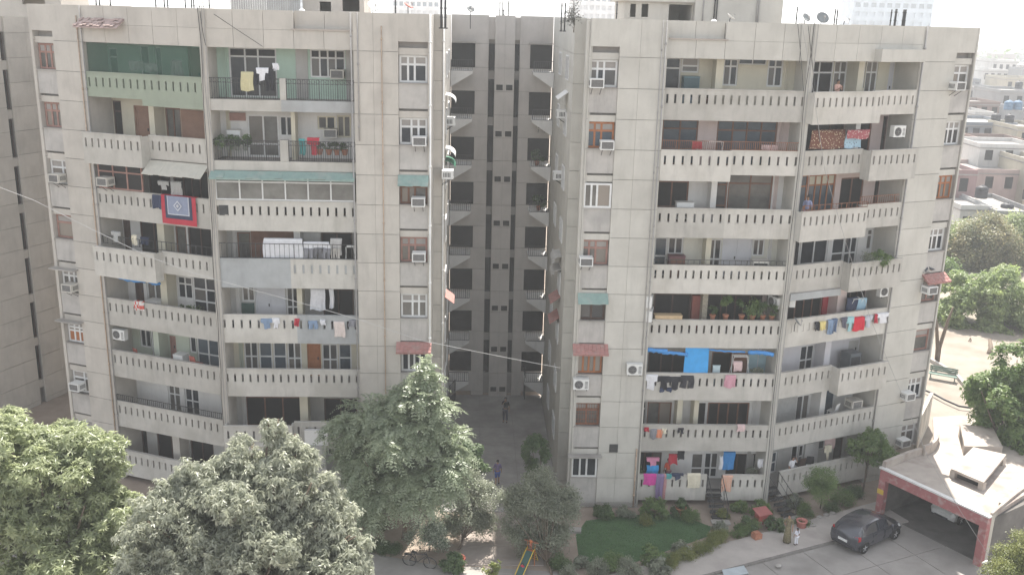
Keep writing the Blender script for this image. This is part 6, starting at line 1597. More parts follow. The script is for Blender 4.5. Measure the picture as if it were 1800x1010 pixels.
put('flower_pot', mb.mesh('flower_pot', mat('red_pot', (0.26, 0.07, 0.05), 0.8), True), Matrix.Translation(p), None, None, 'round red flower pot beside the bicycle', 'pot')

def boxthing(name, label, cat, fr, s, d, z, w, dp, h, m, parts=()):
    W = fr.M @ Matrix.Translation((s, d, z))
    e = empty(name, W, label, cat)
    mb = MB(); mb.box(-w / 2, w / 2, -dp / 2, dp / 2, 0, h); mb.box(-w / 2 - 0.015, w / 2 + 0.015, -dp / 2 - 0.015, dp / 2 + 0.015, h + 0.001, h + 0.035)
    put('cabinet', mb.mesh('cabinet', m), W, e)
    for n, a, b, c, e_, mm in parts:
        mb = MB(); mb.box(a * w / 2, b * w / 2, -dp / 2 - 0.02, -dp / 2 - 0.002, c * h, e_ * h); put(n, mb.mesh(n, mm), W, e)
    return e
boxthing('refrigerator', 'teal refrigerator on the top right balcony', 'refrigerator', RF, RF.cast(1214, 140, 1.3)[0], 1.3, rail(8) - 1.0, 0.8, 0.6, 1.55, mat('teal_enamel', (0.10, 0.17, 0.19), 0.5), (('door', -0.94, 0.94, 0.38, 0.97, mat('teal_dark', (0.05, 0.09, 0.10), 0.4)), ('lower_door', -0.94, 0.94, 0.04, 0.36, mat('pale_blue_panel', (0.2, 0.3, 0.38), 0.5))))
boxthing('washing_machine', 'white washing machine on the fourth floor left balcony', 'washing machine', LO, LO.cast(272, 525, 0.9)[0], 0.9, rail(4) - 1.0, 0.8, 0.6, 0.95, WHT, (('lid_panel', -0.9, 0.9, 0.8, 0.95, GREYW),))
wm = boxthing('washing_machine', 'front loading washing machine on the third floor left balcony', 'washing machine', LO, LO.cast(318, 622, 0.7)[0], 0.7, rail(3) - 0.7, 0.62, 0.55, 0.85, WHT)
mb = MB(); mb.lathe([(0.0, -0.02), (0.17, -0.02), (0.19, 0.0)], (0, -0.285, 0.4), 18, axis='y'); put('porthole', mb.mesh('porthole', ACD), WM[wm.name], wm)
boxthing('cabinet', 'reddish brown cabinet on the fifth floor right balcony', 'cabinet', RF, RF.cast(1189, 455, 1.2)[0], 1.2, rail(5) - 1.0, 0.85, 0.5, 1.25, mat('maroon_cabinet', (0.16, 0.07, 0.075), 0.6), (('door', -0.92, -0.03, 0.08, 0.92, FRB), ('door', 0.03, 0.92, 0.08, 0.92, FRB)))
boxthing('stove', 'white stove on the sixth floor right balcony', 'stove', RF, RF.cast(1203, 360, 0.8)[0], 0.8, rail(6) - 0.65, 0.9, 0.5, 0.85, WHT, (('oven_door', -0.85, 0.85, 0.2, 0.7, ACD),))
boxthing('air_cooler', 'grey desert cooler on the third floor right balcony', 'air cooler', RO, RO.cast(1496, 624, 0.9)[0], 0.9, rail(3) - 0.8, 0.8, 0.75, 1.05, mat('cooler_grey', (0.13, 0.14, 0.15), 0.6), (('grille', -0.8, 0.8, 0.25, 0.85, ACD),))
boxthing('air_cooler', 'white slatted cooler on the seventh floor left balcony', 'air cooler', LF, LF.cast(412, 228, 1.2)[0], 1.2, rail(7) - 0.45, 0.65, 0.5, 0.85, WHT, tuple(('slat', -0.85, 0.85, 0.1 + i * 0.15, 0.17 + i * 0.15, ACG) for i in range(5)))
boxthing('dish_rack', 'white table with crockery on the fifth floor right balcony', 'table', RF, RF.cast(1335, 462, 0.5)[0], 0.5, rail(5) - 0.35, 0.85, 0.5, 0.6, OFFW, (('dark_front', -0.85, 0.85, 0.15, 0.8, GLD),))
boxthing('bundle_box', 'tan rolled mattresses on the fourth floor right parapet', 'mattress', RF, RF.cast(1174, 556, 0.3)[0], 0.3, rail(4) - 0.05, 1.45, 0.45, 0.28, mat('tan_cloth', (0.48, 0.36, 0.22), 0.95, 0.15, 4))
boxthing('board', 'pale blue board leaning inside the blue tarpaulin balcony', 'board', RF, RF.cast(1259, 650, 0.4)[0], 0.4, rail(3) - 0.9, 0.4, 0.05, 1.25, cm((0.45, 0.55, 0.58)))
# drying racks
def rack(fr, x, y, d, z, label, w=0.9, h=1.0):
    s = fr.cast(x, y, d)[0]
    W = fr.M @ Matrix.Translation((s, d, z)); e = empty('drying_rack', W, label, 'drying rack')
    for sg in (-1, 1):
        mb = MB(); mb.tube([(sg * w / 2, -0.25, 0), (sg * w / 2 * 0.8, 0.2, h)], 0.016, 5); mb.tube([(sg * w / 2, 0.25, 0), (sg * w / 2 * 0.8, -0.2, h)], 0.016, 5); put('leg', mb.mesh('leg', WPIPE), W, e)
    mb = MB()
    for i in range(6): mb.tube([(-w / 2 * 0.8, -0.2 + i * 0.08, h), (w / 2 * 0.8, -0.2 + i * 0.08, h)], 0.01, 5)
    put('bars', mb.mesh('bars', WPIPE), W, e)
rack(RF, 1300, 645, 0.5, rail(3) - 0.3, 'white folding drying rack on the blue tarpaulin balcony', 1.0, 1.2)
rack(LF, 616, 447, 0.3, rail(5) - 0.2, 'folded white drying rack at the right end of the fifth floor left balcony', 0.5, 0.9)
rack(RF, 1257, 255, 0.6, rail(7) - 0.9, 'white drying rack behind the rusty railing', 0.9, 1.3)
rack(RO, 1504, 530, 0.6, rail(4) - 0.6, 'drying rack standing on the fourth floor right balcony', 0.8, 1.2)
G_('hanging_cloth', RF, 1289, 1305, 636, 652, 'pinkish clothes on the drying rack of the blue tarpaulin balcony', 'laundry', pnk, d=0.35)
# red plastic chairs
def chair(fr, x, y, d, z, label, m, rot=0.0):
    s = fr.cast(x, y, d)[0]
    W = fr.M @ Matrix.Translation((s, d, z)) @ Matrix.Rotation(rot, 4, 'Z'); e = empty('chair', W, label, 'chair')
    mb = MB(); mb.box(-0.24, 0.24, -0.23, 0.23, 0.42, 0.46); put('seat', mb.mesh('seat', m), W, e)
    mb = MB(); mb.hexa([(-0.23, 0.2, 0.461), (0.23, 0.2, 0.461), (0.23, 0.24, 0.461), (-0.23, 0.24, 0.461), (-0.2, 0.3, 0.95), (0.2, 0.3, 0.95), (0.2, 0.33, 0.95), (-0.2, 0.33, 0.95)]); put('backrest', mb.mesh('backrest', m), W, e)
    for sx in (-1, 1):
        for sy in (-1, 1):
            mb = MB(); mb.tube([(sx * 0.2, sy * 0.19, 0.42), (sx * 0.24, sy * 0.23, 0)], 0.025, 5); put('leg', mb.mesh('leg', m), W, e)
RC = mat('red_plastic', (0.30, 0.09, 0.07), 0.6)
chair(LO, 246, 612, 0.6, rail(3) - 0.75, 'reddish chair left of the windows on the third floor left balcony', RC, R(160))
chair(LO, 345, 628, 0.5, rail(3) - 0.6, 'reddish chair right of the washing machine on the third floor', RC, R(170))
chair(RO, 1405, 812, 0.9, rail(1) - 0.7, 'dark chair beside the man in white on the ground floor', FRD, R(180))
chair(RO, 1422, 808, 0.9, rail(1) - 0.7, 'dark folding chair right of the other on the ground floor', BLK, R(150))
chair(RO, 1467, 692, 0.8, rail(2) - 0.6, 'white chair on the second floor right balcony', WHT, R(200))

# ------------------------------------------------------------------ rooftop
def rooftop_box(par, x0, x1, Y, d, z1, m, name='rooftop_room', z0=25.4, windows=()):
    a, b = FB.cast(x0, 15, Y)[0], FB.cast(x1, 15, Y)[0]
    mb = MB(); mb.holed(a, b, z0, z1, Y, Y + 0.2, [(FB.cast(p, 15, Y)[0], FB.cast(q, 15, Y)[0], FB.cast(p, r_, Y)[1], FB.cast(p, t, Y)[1]) for p, q, t, r_ in windows])
    mb.box(a, a + 0.2, Y + 0.2, Y + d, z0, z1); mb.box(b - 0.2, b, Y + 0.2, Y + d, z0, z1); mb.box(a + 0.2, b - 0.2, Y + d - 0.2, Y + d, z0, z1)
    o = put(name, mb.mesh(name, m), BR, par)
    mb = MB(); mb.box(a - 0.25, b + 0.25, Y - 0.3, Y + d + 0.3, z1 + 0.002, z1 + 0.18); put('rooftop_slab', mb.mesh('rooftop_slab', m), BR, o)
    return o
rooftop_box(left, 532, 640, 4.0, 3.5, 28.4, PL, windows=((562, 582, 3, 20), (602, 632, -3, 20)))
mb = MB(); a, b = FB.cast(405, 10, 3.5)[0], FB.cast(528, 10, 3.5)[0]
n = 60
for i in range(n):
    x = a + (b - a) * i / n
    mb.box(x, x + (b - a) / n * 0.6, 3.5, 3.56 + 0.04 * (i % 2), 25.4, 28.0)
put('corrugated_screen', mb.mesh('corrugated_screen', mat('zinc_sheet', (0.30, 0.30, 0.29), 0.6, 0.15, 3)), BR, left)
rooftop_box(left, -20, 108, 8.0, 4.0, 28.2, PL, windows=((40, 80, -10, 8),))
rooftop_box(right, 1222, 1376, 3.8, 4.0, 28.6, PR)
rooftop_box(right, 1098, 1224, 4.2, 3.6, 27.0, PR, windows=((1108, 1118, 7, 30), (1128, 1140, 7, 30), (1176, 1220, 8, 38)))
for k, x in enumerate((1236, 1256, 1260, 1331, 1334)):
    s = FB.cast(x, 20, 3.7)[0]; vpipe(right, FB, s, 3.72, 25.4, 28.6, 0.035, IRON if k in (1, 2) else GPIPE, clamps=False)
ORD = ['first', 'second', 'third', 'fourth', 'fifth', 'sixth', 'seventh', 'eighth', 'ninth', 'tenth', 'eleventh', 'twelfth', 'thirteenth', 'fourteenth']
POLES = [(168, -6, 9, 'l'), (174, -6, 9, 'l'), (193, -5, 9, 'l'), (273, -4, 13, 'l'), (288, -4, 13, 'l'), (294, -4, 13, 'l'), (325, -4, 14, 'l'), (336, -4, 14, 'l'), (340, -4, 14, 'l'), (367, -6, 16, 'l'), (695, -6, 20, 'l'), (776, -8, 22, 'l'), (783, -8, 22, 'l'),
         (879, 1, 24, 'c'), (884, 2, 24, 'c'), (886, 17, 25, 'c'), (894, 2, 24, 'c'), (988, 5, 26, 'r'), (994, 5, 26, 'r'), (1085, 3, 32, 'r'), (1402, 12, 42, 'r'), (1469, 16, 42, 'r'), (1473, 16, 42, 'r'), (1568, 17, 46, 'r'), (1576, 16, 46, 'r'), (1590, 17, 46, 'r'), (1593, 17, 46, 'r')]
for k, (x, y0, y1, w) in enumerate(POLES):
    v = 17.0 if w == 'c' else (1.4 if 380 < x < 1400 else 4.2)
    s, z1 = FB.cast(x, y0, v); _, z0 = FB.cast(x, y1, v)
    W = BR @ Matrix.Translation((s, v, 25.42))
    thick = 0.06 if x in (776, 783, 1576, 1590) else 0.035
    mb = MB(); mb.tube([(0, 0, 0), (0, 0, z1 - 25.42)], thick, 7); mb.tube([(0, 0, 0), (0, 0, 0.06)], thick * 2.2, 7)
    for j in range(3):
        zz = 0.3 + (z1 - 25.7) * (j + 0.5) / 3; mb.tube([(0, 0, zz), (0, 0, zz + 0.05)], thick * 1.35, 7)
    side = {'l': 'left block roof', 'c': 'stair block roof', 'r': 'right block roof'}[w]
    nth = [q[0] for q in POLES if q[3] == w].index(x)
    put('roof_pipe', mb.mesh('roof_pipe', IRON, True), W, None, None, 'dark vent pipe, %s from the left on the %s' % (ORD[nth], side), 'pipe', 'vent pipes on the ' + side)
def dish(x, y, rpx, v, m, label, az=0.0, tilt=35, pole=True, fr=FB):
    s, z = fr.cast(x, y, v)
    W = fr.M @ Matrix.Translation((s, v, z)); e = empty('satellite_dish', W, label, 'satellite dish', 'satellite dishes')
    r_ = rpx * 0.0295
    prof = [(r_ * t, 0.28 * r_ * t * t) for t in (0.02, 0.3, 0.55, 0.8, 1.0)]
    mb = MB(); mb.lathe(prof + [(r_ * 1.0, 0.28 * r_ + 0.012), (r_ * 0.5, 0.012 + 0.07 * r_)], (0, 0, 0), 20)
    T = W @ Matrix.Rotation(az, 4, 'Z') @ Matrix.Rotation(R(90 - tilt), 4, 'X')
    put('reflector', mb.mesh('reflector', m, True), T, e)
    mb = MB(); mb.tube([(0, -r_, 0.28 * r_), (0, -r_ * 0.3, r_ * 0.95)], 0.014, 5); mb.box(-0.04, 0.04, -r_ * 0.3 - 0.05, -r_ * 0.3 + 0.05, r_ * 0.9, r_ * 1.05); put('feed_arm', mb.mesh('feed_arm', ACG), T, e)
    if pole:
        mb = MB(); mb.tube([(0, 0.04, -0.02), (0, 0.1, -r_ * 0.6), (0, 0.1, 25.42 - z if fr is FB else -r_ - 0.25)], 0.022, 6); put('mast', mb.mesh('mast', IRON), W, e)
dish(655, 13, 10, 1.2, WHT, 'white satellite dish at the edge of the left roof', R(40), 40)
dish(827, 17, 7, 3.2, DISHG, 'small grey dish over the courtyard left corner', R(20), 40)
dish(717, 12, 9, 1.5, mat('red_dish', (0.4, 0.12, 0.1), 0.6), 'reddish dish seen edge on at the left roof', R(80), 60)
dish(350, 10, 9, 4.0, DISHG, 'grey dish seen edge on near the roof joint of the left block', R(75), 55)
dish(1416, 32, 8, 1.0, DISHG, 'smaller grey dish of the pair on the right roof', R(30), 35)
dish(1445, 33, 11, 1.6, DISHG, 'large grey dish of the pair on the right roof', R(5), 35)
dish(1485, 37, 8, 2.2, WHT, 'white dish on the right roof beside the grey pair', R(50), 40)
dish(1284, 31, 8, 1.0, WHT, 'white dish edge on before the right rooftop room', R(75), 55)
dish(1400, 566, 10, -0.35, DISHG, 'dark dish clamped to the fourth floor parapet', R(60), 40, fr=RO)
# rooftop cistern at the left roof edge and white cans
mb = MB(); mb.lathe([(0.2, 0), (0.22, 0.05), (0.22, 0.5), (0.16, 0.6), (0.05, 0.64)], (0, 0, 0), 14)
for x, v, lab in ((1256, 0.9, 'small white water can on the right roof edge'), (531, 0.9, 'small white water can on the left roof edge')):
    put('water_can', mb.mesh('water_can', WHT, True), BR @ Matrix.Translation((FB.cast(x, 25, v)[0], v, 25.75)) @ Matrix.Scale(0.7, 4), None, None, lab, 'can')
mb = MB(); r6 = random.Random(5)
bq = [(FB.cast(1010, 22, 3.0)[0], 3.0, 26.3, 0.5, 0.4, 0.4)]
_b = BR @ Vector((bq[0][0], 3.0, 25.42))
plant('dry_bush', 'dark straggly creeper bundle around a pipe on the right roof corner', 'shrub', tuple(_b), [(_b.x, _b.y, 26.2, 0.55, 0.4, 0.5), (_b.x, _b.y, 26.9, 0.2, 0.2, 0.5)], 'small', 120, 0.09, leafmat('dry_leaf', (0.05, 0.05, 0.04), (0.1, 0.1, 0.08), 3, 0.1), 0.04, sub=6)

# ------------------------------------------------------------------ overhead wires
def wire(name, pts, r, m, label):
    mb = MB(); mb.tube(pts, r, 5, cap=False)
    put(name, mb.mesh(name, m), None, None, None, label, 'wire')
A0, A1 = at_depth(-30, 315, 46.2), RP.pt(RP.cast(1058, 660)[0], -0.05, RP.cast(1058, 660)[1])
def sagline(pxs, Y0, Y1):
    out = []
    for i, (x, y) in enumerate(pxs):
        t = i / (len(pxs) - 1); out.append(at_depth(x, y, Y0 + (Y1 - Y0) * t))
    return out
wire('overhead_wire', sagline(((-30, 318), (60, 352), (160, 402), (260, 450), (340, 480), (440, 508), (540, 535), (640, 564), (740, 598), (820, 614), (900, 630), (985, 646)), 44.0, 47.6), 0.016, mat('pale_wire', (0.5, 0.49, 0.47), 0.6), 'pale overhead wire sagging across both blocks')
wire('overhead_wire', sagline(((1406, 20), (1428, 150), (1450, 300), (1485, 420), (1530, 560), (1580, 680), (1630, 800), (1690, 900), (1760, 1010)), 47.4, 42.0), 0.011, GPIPE, 'dark wire slanting down in front of the right bay to the garage')
# ------------------------------------------------------------------ people
JOBS = []
def skin_obj(verts, edges, radii, m, sub=2, name='body'):
    me = bpy.data.meshes.new(name); me.from_pydata(verts, edges, [])
    o = bpy.data.objects.new(name, me); COL.objects.link(o)
    sk = o.modifiers.new('skin', 'SKIN'); sk.use_smooth_shade = True
    sb_ = o.modifiers.new('sub', 'SUBSURF'); sb_.levels = sub
    for i, r_ in enumerate(radii):
        d = me.skin_vertices[0].data[i]
        d.radius = (r_, r_) if not isinstance(r_, tuple) else r_
        d.use_root = (i == 0)
    me.materials.append(m)
    return o
def person(W, label, h=1.7, top=cm((0.1, 0.1, 0.12)), legs=cm((0.08, 0.08, 0.12)), dress=None, long_hair=False, armL=None, armR=None, sit=False, stride=0.0, shorts=False):
    k = h / 1.7
    J = {}
    def j(n, x, y, z, r_): J[n] = ((x * k, y * k, z * k), r_ * k if not isinstance(r_, tuple) else (r_[0] * k, r_[1] * k))
    dz = -0.45 if sit else 0.0
    j('pelvis', 0, 0, .93 + dz, (.135, .10)); j('waist', 0, 0, 1.08 + dz, (.115, .085)); j('chest', 0, 0, 1.30 + dz, (.14, .10)); j('collar', 0, 0, 1.41 + dz, (.075, .065)); j('neck', 0, 0.005, 1.48 + dz, .048); j('chin', 0, .03, 1.54 + dz, .062); j('head', 0, .012, 1.62 + dz, .086); j('crown', 0, 0, 1.685 + dz, .06); j('nose', 0, .105, 1.60 + dz, .014)
    for s, sg in (('l', 1), ('r', -1)):
        st = stride * sg
        if sit:
            j(s + 'hip', sg * .09, .05, .47, .085); j(s + 'knee', sg * .11, .45, .5, .058); j(s + 'ankle', sg * .11, .5, .1, .038); j(s + 'toe', sg * .12, .64, .05, .034)
        else:
            j(s + 'hip', sg * .088, 0, .86, .088); j(s + 'knee', sg * .095, .03 + st * .5, .48, .056); j(s + 'ankle', sg * .1, -.01 + st, .09, .038); j(s + 'toe', sg * .115, .14 + st, .035, .034)
        A = (armL if s == 'l' else armR) or ((.23, .0, 1.12), (.25, .08, .88))
        j(s + 'shoulder', sg * .165, 0, 1.385 + dz, .055)
        j(s + 'elbow', sg * A[0][0], A[0][1], A[0][2] + dz, .038); j(s + 'wrist', sg * A[1][0], A[1][1], A[1][2] + dz, .027)
        e, w = Vector(A[0]), Vector(A[1]); f = (w - e).normalized(); sd = Vector((0, 1, 0)) if abs(f.y) < 0.7 else Vector((1, 0, 0))
        sd = (sd - f * sd.dot(f)).normalized()
        pm = w + f * .07
        j(s + 'palm', sg * pm.x, pm.y, pm.z + dz, (.032, .02))
        for q in range(4):
            b_ = pm + sd * (.024 * (q - 1.5) * .75) + f * .03; t_ = b_ + f * (.045, .055, .05, .036)[q] + sd.cross(f) * .015
            j(s + 'fb%d' % q, sg * b_.x, b_.y, b_.z + dz, .009); j(s + 'ft%d' % q, sg * t_.x, t_.y, t_.z + dz, .0075)
        b_ = w + f * .03 + sd * .032; t_ = b_ + f * .035 + sd * .02
        j(s + 'th', sg * b_.x, b_.y, b_.z + dz, .011); j(s + 'tt', sg * t_.x, t_.y, t_.z + dz, .009)
    E_ = [('pelvis', 'waist'), ('waist', 'chest'), ('chest', 'collar'), ('collar', 'neck'), ('neck', 'chin'), ('chin', 'head'), ('head', 'crown'), ('head', 'nose')]
    for s in 'lr':
        E_ += [('pelvis', s + 'hip'), (s + 'hip', s + 'knee'), (s + 'knee', s + 'ankle'), (s + 'ankle', s + 'toe'), ('collar', s + 'shoulder'), (s + 'shoulder', s + 'elbow'), (s + 'elbow', s + 'wrist'), (s + 'wrist', s + 'palm'), (s + 'wrist', s + 'th'), (s + 'th', s + 'tt')]
        for q in range(4): E_ += [(s + 'palm', s + 'fb%d' % q), (s + 'fb%d' % q, s + 'ft%d' % q)]
    def sub(names, grow, m, nm):
        ns = [n for n in J if n in names] if names else list(J)
        ns.sort(key=lambda n: 0 if n == 'pelvis' else 1)
        ix = {n: i for i, n in enumerate(ns)}
        ed = [(ix[a], ix[b]) for a, b in E_ if a in ix and b in ix]
        rr = [tuple(c + grow * k for c in J[n][1]) if isinstance(J[n][1], tuple) else J[n][1] + grow * k for n in ns]
        return skin_obj([J[n][0] for n in ns], ed, rr, m, 1, nm)
    r = empty('person', W, label, 'person')
    JOBS.append((sub(None, 0, SKIN, 'body'), 'body', W, r))
    JOBS.append((sub(['pelvis', 'waist', 'chest', 'collar', 'lshoulder', 'rshoulder', 'lelbow', 'relbow'], .018, top, 'shirt'), 'shirt', W, r))
    if dress is None:
        JOBS.append((sub(['pelvis', 'lhip', 'rhip', 'lknee', 'rknee'] + ([] if shorts else ['lankle', 'rankle']), .022, legs, 'trousers'), 'shorts' if shorts else 'trousers', W, r))
    else:
        mb = MB(); mb.lathe([(.13 * k, 1.02 * k + dz * k), (.165 * k, .88 * k + dz * k), (.19 * k, .5 * k), (.22 * k, .06 * k)], (0, 0.01, 0), 14)
        put('skirt', mb.mesh('skirt', dress, True), W, r)
    mb = MB(); mb.lathe([(.088 * k, -.02 * k), (.096 * k, .02 * k), (.085 * k, .065 * k), (.045 * k, .092 * k), (.01 * k, .1 * k)], (0, -.012 * k, (1.625 + dz) * k), 12)
    if long_hair: mb.tube([(0, -.07 * k, (1.62 + dz) * k), (0, -.1 * k, (1.45 + dz) * k), (0, -.11 * k, (1.25 + dz) * k)], .04 * k, 7, .015 * k)
    put('hair', mb.mesh('hair', HAIR, True), W, r)
    for sg in (-1, 1):
        mb = MB(); mb.lathe([(.002, -.01 * k), (.012 * k, 0), (.002, .01 * k)], (sg * .032 * k, .088 * k, (1.63 + dz) * k), 6); put('eye', mb.mesh('eye', HAIR), W, r)
        if not sit or True:
            f = J[('l' if sg > 0 else 'r') + 'toe'][0]; a = J[('l' if sg > 0 else 'r') + 'ankle'][0]
            mb = MB(); mb.tube([(a[0], a[1] - .04 * k, a[2] - .045 * k), (f[0], f[1] * .6 + a[1] * .4, f[2] + .005), (f[0], f[1] + .03 * k, f[2] - .005)], [.042 * k, .046 * k, .03 * k], 7); put('shoe', mb.mesh('shoe', BLK, True), W, r)
    return r
def stand(x, y, ang, z=0.0):
    p = ground(x, y, z); return Matrix.Translation(p) @ Matrix.Rotation(R(ang), 4, 'Z')
def bstand(fr, x, y, d, z, ang=180):
    s = fr.cast(x, y, d)[0]; return fr.M @ Matrix.Translation((s, d, z)) @ Matrix.Rotation(R(ang), 4, 'Z')
phone = ((.20, .12, 1.22), (.06, .24, 1.45))
person(stand(888, 741, 170, .05), 'person in black shirt and dark trousers standing in the courtyard, hand raised', 1.74, cm((0.025, 0.025, 0.03)), cm((0.05, 0.055, 0.08)), armL=phone)
person(stand(874, 851, 5, .05), 'person in purple top and blue shorts walking into the courtyard', 1.55, cm((0.19, 0.15, 0.28)), cm((0.07, 0.11, 0.32)), shorts=True, stride=0.12)
person(stand(1383, 952, 150, .12), 'person in a long patterned olive dress on the pavement', 1.62, patmat('olive_print', (0.16, 0.14, 0.08), (0.30, 0.24, 0.17), 16, 'dots'), dress=patmat('olive_print', (0.16, 0.14, 0.08), (0.30, 0.24, 0.17), 16, 'dots'), long_hair=True, armL=((.22, .1, 1.16), (.12, .28, 1.2)))
person(stand(1399, 957, 20, .12), 'small child in white clothes beside the long dress on the pavement', 0.98, cm((0.68, 0.68, 0.74)), cm((0.68, 0.68, 0.72)), long_hair=True)
person(bstand(RO, 1473, 148, 0.1, rail(8) - 1.0), 'person in a pink top leaning at the top right parapet', 1.6, cm((0.55, 0.34, 0.28)), cm((0.3, 0.2, 0.2)), armL=((.24, .14, 1.15), (.1, .26, 1.25)), armR=((.24, .14, 1.15), (.1, .26, 1.3)))
person(bstand(RO, 1421, 348, 0.3, rail(6) - 1.0, 120), 'person in a pale blue shirt and cap on the sixth floor right balcony', 1.68, cm((0.30, 0.32, 0.48)), cm((0.28, 0.26, 0.4)))
person(bstand(RO, 1393, 815, 0.3, rail(1) - 1.0), 'person in a white shirt on the ground floor right balcony', 1.7, wht, cm((0.2, 0.2, 0.22)), armR=((.28, .08, 1.3), (.14, .12, 1.55)))
person(bstand(RF, 1174, 826, 0.9, rail(1) - 1.0, 20), 'person in orange red top hanging washing on the ground floor', 1.6, cm((0.5, 0.09, 0.05)), cm((0.2, 0.08, 0.1)), armL=((.2, .15, 1.5), (.16, .22, 1.75)), long_hair=True)

# ------------------------------------------------------------------ play slide with two children
ps = ground(926, 1000)
SLM = Matrix.Translation(ps) @ Matrix.Rotation(R(-25), 4, 'Z') @ Matrix.Scale(0.62, 4)
sd_ = empty('play_slide', SLM, 'small play slide with yellow side rails and green chute beside the footpath', 'slide')
YEL = mat('yellow_paint_rail', (0.62, 0.42, 0.05), 0.5); GRN = mat('green_chute', (0.04, 0.09, 0.08), 0.6); ORG = mat('orange_paint', (0.5, 0.16, 0.05), 0.6)
mb = MB(); mb.hexa([(-0.28, -1.5, .2), (0.28, -1.5, .2), (0.28, 0.5, 1.35), (-0.28, 0.5, 1.35), (-0.28, -1.5, .24), (0.28, -1.5, .24), (0.28, 0.5, 1.39), (-0.28, 0.5, 1.39)]); put('chute', mb.mesh('chute', GRN), SLM, sd_)
for sx in (-0.32, 0.32):
    mb = MB(); mb.tube([(sx, -1.55, .32), (sx, 0.5, 1.5), (sx, 0.75, 1.55)], 0.035, 6); put('side_rail', mb.mesh('side_rail', YEL), SLM, sd_)
    mb = MB(); mb.tube([(sx, 0.75, 0), (sx, 0.75, 2.1)], 0.03, 6); put('post', mb.mesh('post', ORG), SLM, sd_)
    mb = MB(); mb.tube([(sx, 1.5, 0), (sx, 0.8, 1.4)], 0.03, 6); put('ladder_rail', mb.mesh('ladder_rail', YEL), SLM, sd_)
for i in range(4):
    mb = MB(); t = (i + 0.7) / 4.5; mb.tube([(-0.32, 1.5 - 0.7 * t, 1.4 * t), (0.32, 1.5 - 0.7 * t, 1.4 * t)], 0.022, 6); put('rung', mb.mesh('rung', YEL), SLM, sd_)
mb = MB(); mb.box(-0.32, 0.32, 0.5, 0.85, 1.36, 1.40); put('platform', mb.mesh('platform', ORG), SLM, sd_)
mb = MB(); mb.box(-0.6, 0.6, 0.72, 0.8, 2.05, 2.15); put('top_bar', mb.mesh('top_bar', RUST), SLM, sd_)
person(SLM @ Matrix.Translation((-0.05, -0.75, 0.18)) @ Matrix.Rotation(R(180), 4, 'Z'), 'child in a red dress sitting on the play slide', 1.05, cm((0.5, 0.05, 0.09)), dress=None, legs=cm((0.45, 0.06, 0.1)), long_hair=True, sit=True)
person(SLM @ Matrix.Translation((-0.02, 0.68, 1.40)) @ Matrix.Rotation(R(180), 4, 'Z'), 'child in an orange top standing on top of the play slide', 1.0, cm((0.5, 0.17, 0.08)), cm((0.35, 0.12, 0.08)))
bpy.context.view_layer.update()
_dg = bpy.context.evaluated_depsgraph_get()
for o, nm, W, r in JOBS:
    me = bpy.data.meshes.new_from_object(o.evaluated_get(_dg))
    me.name = nm
    put(nm, me, W, r)
for o, nm, W, r in JOBS:
    bpy.data.objects.remove(o, do_unlink=True)

# ------------------------------------------------------------------ bicycle
bw = ground(738, 996)
BW = Matrix.Translation(bw) @ Matrix.Rotation(R(-12), 4, 'Z') @ Matrix.Rotation(R(8), 4, 'X')
bi = empty('bicycle', BW, 'black bicycle standing by the road under the feathery tree', 'bicycle')
for wx in (-0.53, 0.53):
    mb = MB(); mb.tube([(wx + 0.33 * math.cos(t), 0, 0.34 + 0.33 * math.sin(t)) for t in np.linspace(0, 2 * math.pi, 25)], 0.022, 6, cap=False); w_ = put('wheel', mb.mesh('wheel', BLK), BW, bi)
    mb = MB()
    for t in range(12):
        an = t * math.pi / 6; mb.tube([(wx, 0, 0.34), (wx + 0.32 * math.cos(an), 0, 0.34 + 0.32 * math.sin(an))], 0.004, 3)
    put('spokes', mb.mesh('spokes', ACG), BW, w_)
mb = MB()
for a, b in (((-.53, 0, .34), (-.12, 0, .3)), ((-.12, 0, .3), (-.25, 0, .82)), ((-.12, 0, .3), (.38, 0, .78)), ((-.24, 0, .78), (.36, 0, .84)), ((-.53, 0, .34), (-.24, 0, .78)), ((.53, 0, .34), (.36, 0, .92))): mb.tube([a, b], 0.02, 6)
put('frame', mb.mesh('frame', BLK), BW, bi)
mb = MB(); mb.tube([(.36, 0, .92), (.34, 0, 1.02), (.36, .12, 1.04), (.26, .28, 1.0)], 0.014, 6); mb.tube([(.34, 0, 1.02), (.36, -.12, 1.04), (.26, -.28, 1.0)], 0.014, 6); put('handlebar', mb.mesh('handlebar', IRON), BW, bi)
mb = MB(); mb.hexa([(-.38, -.1, .86), (-.1, -.03, .86), (-.1, .03, .86), (-.38, .1, .86), (-.38, -.1, .92), (-.1, -.02, .9), (-.1, .02, .9), (-.38, .1, .92)]); put('saddle', mb.mesh('saddle', BLK), BW, bi)
mb = MB(); mb.box(-.75, -.35, -.07, .07, .70, .72); put('carrier', mb.mesh('carrier', IRON), BW, bi)

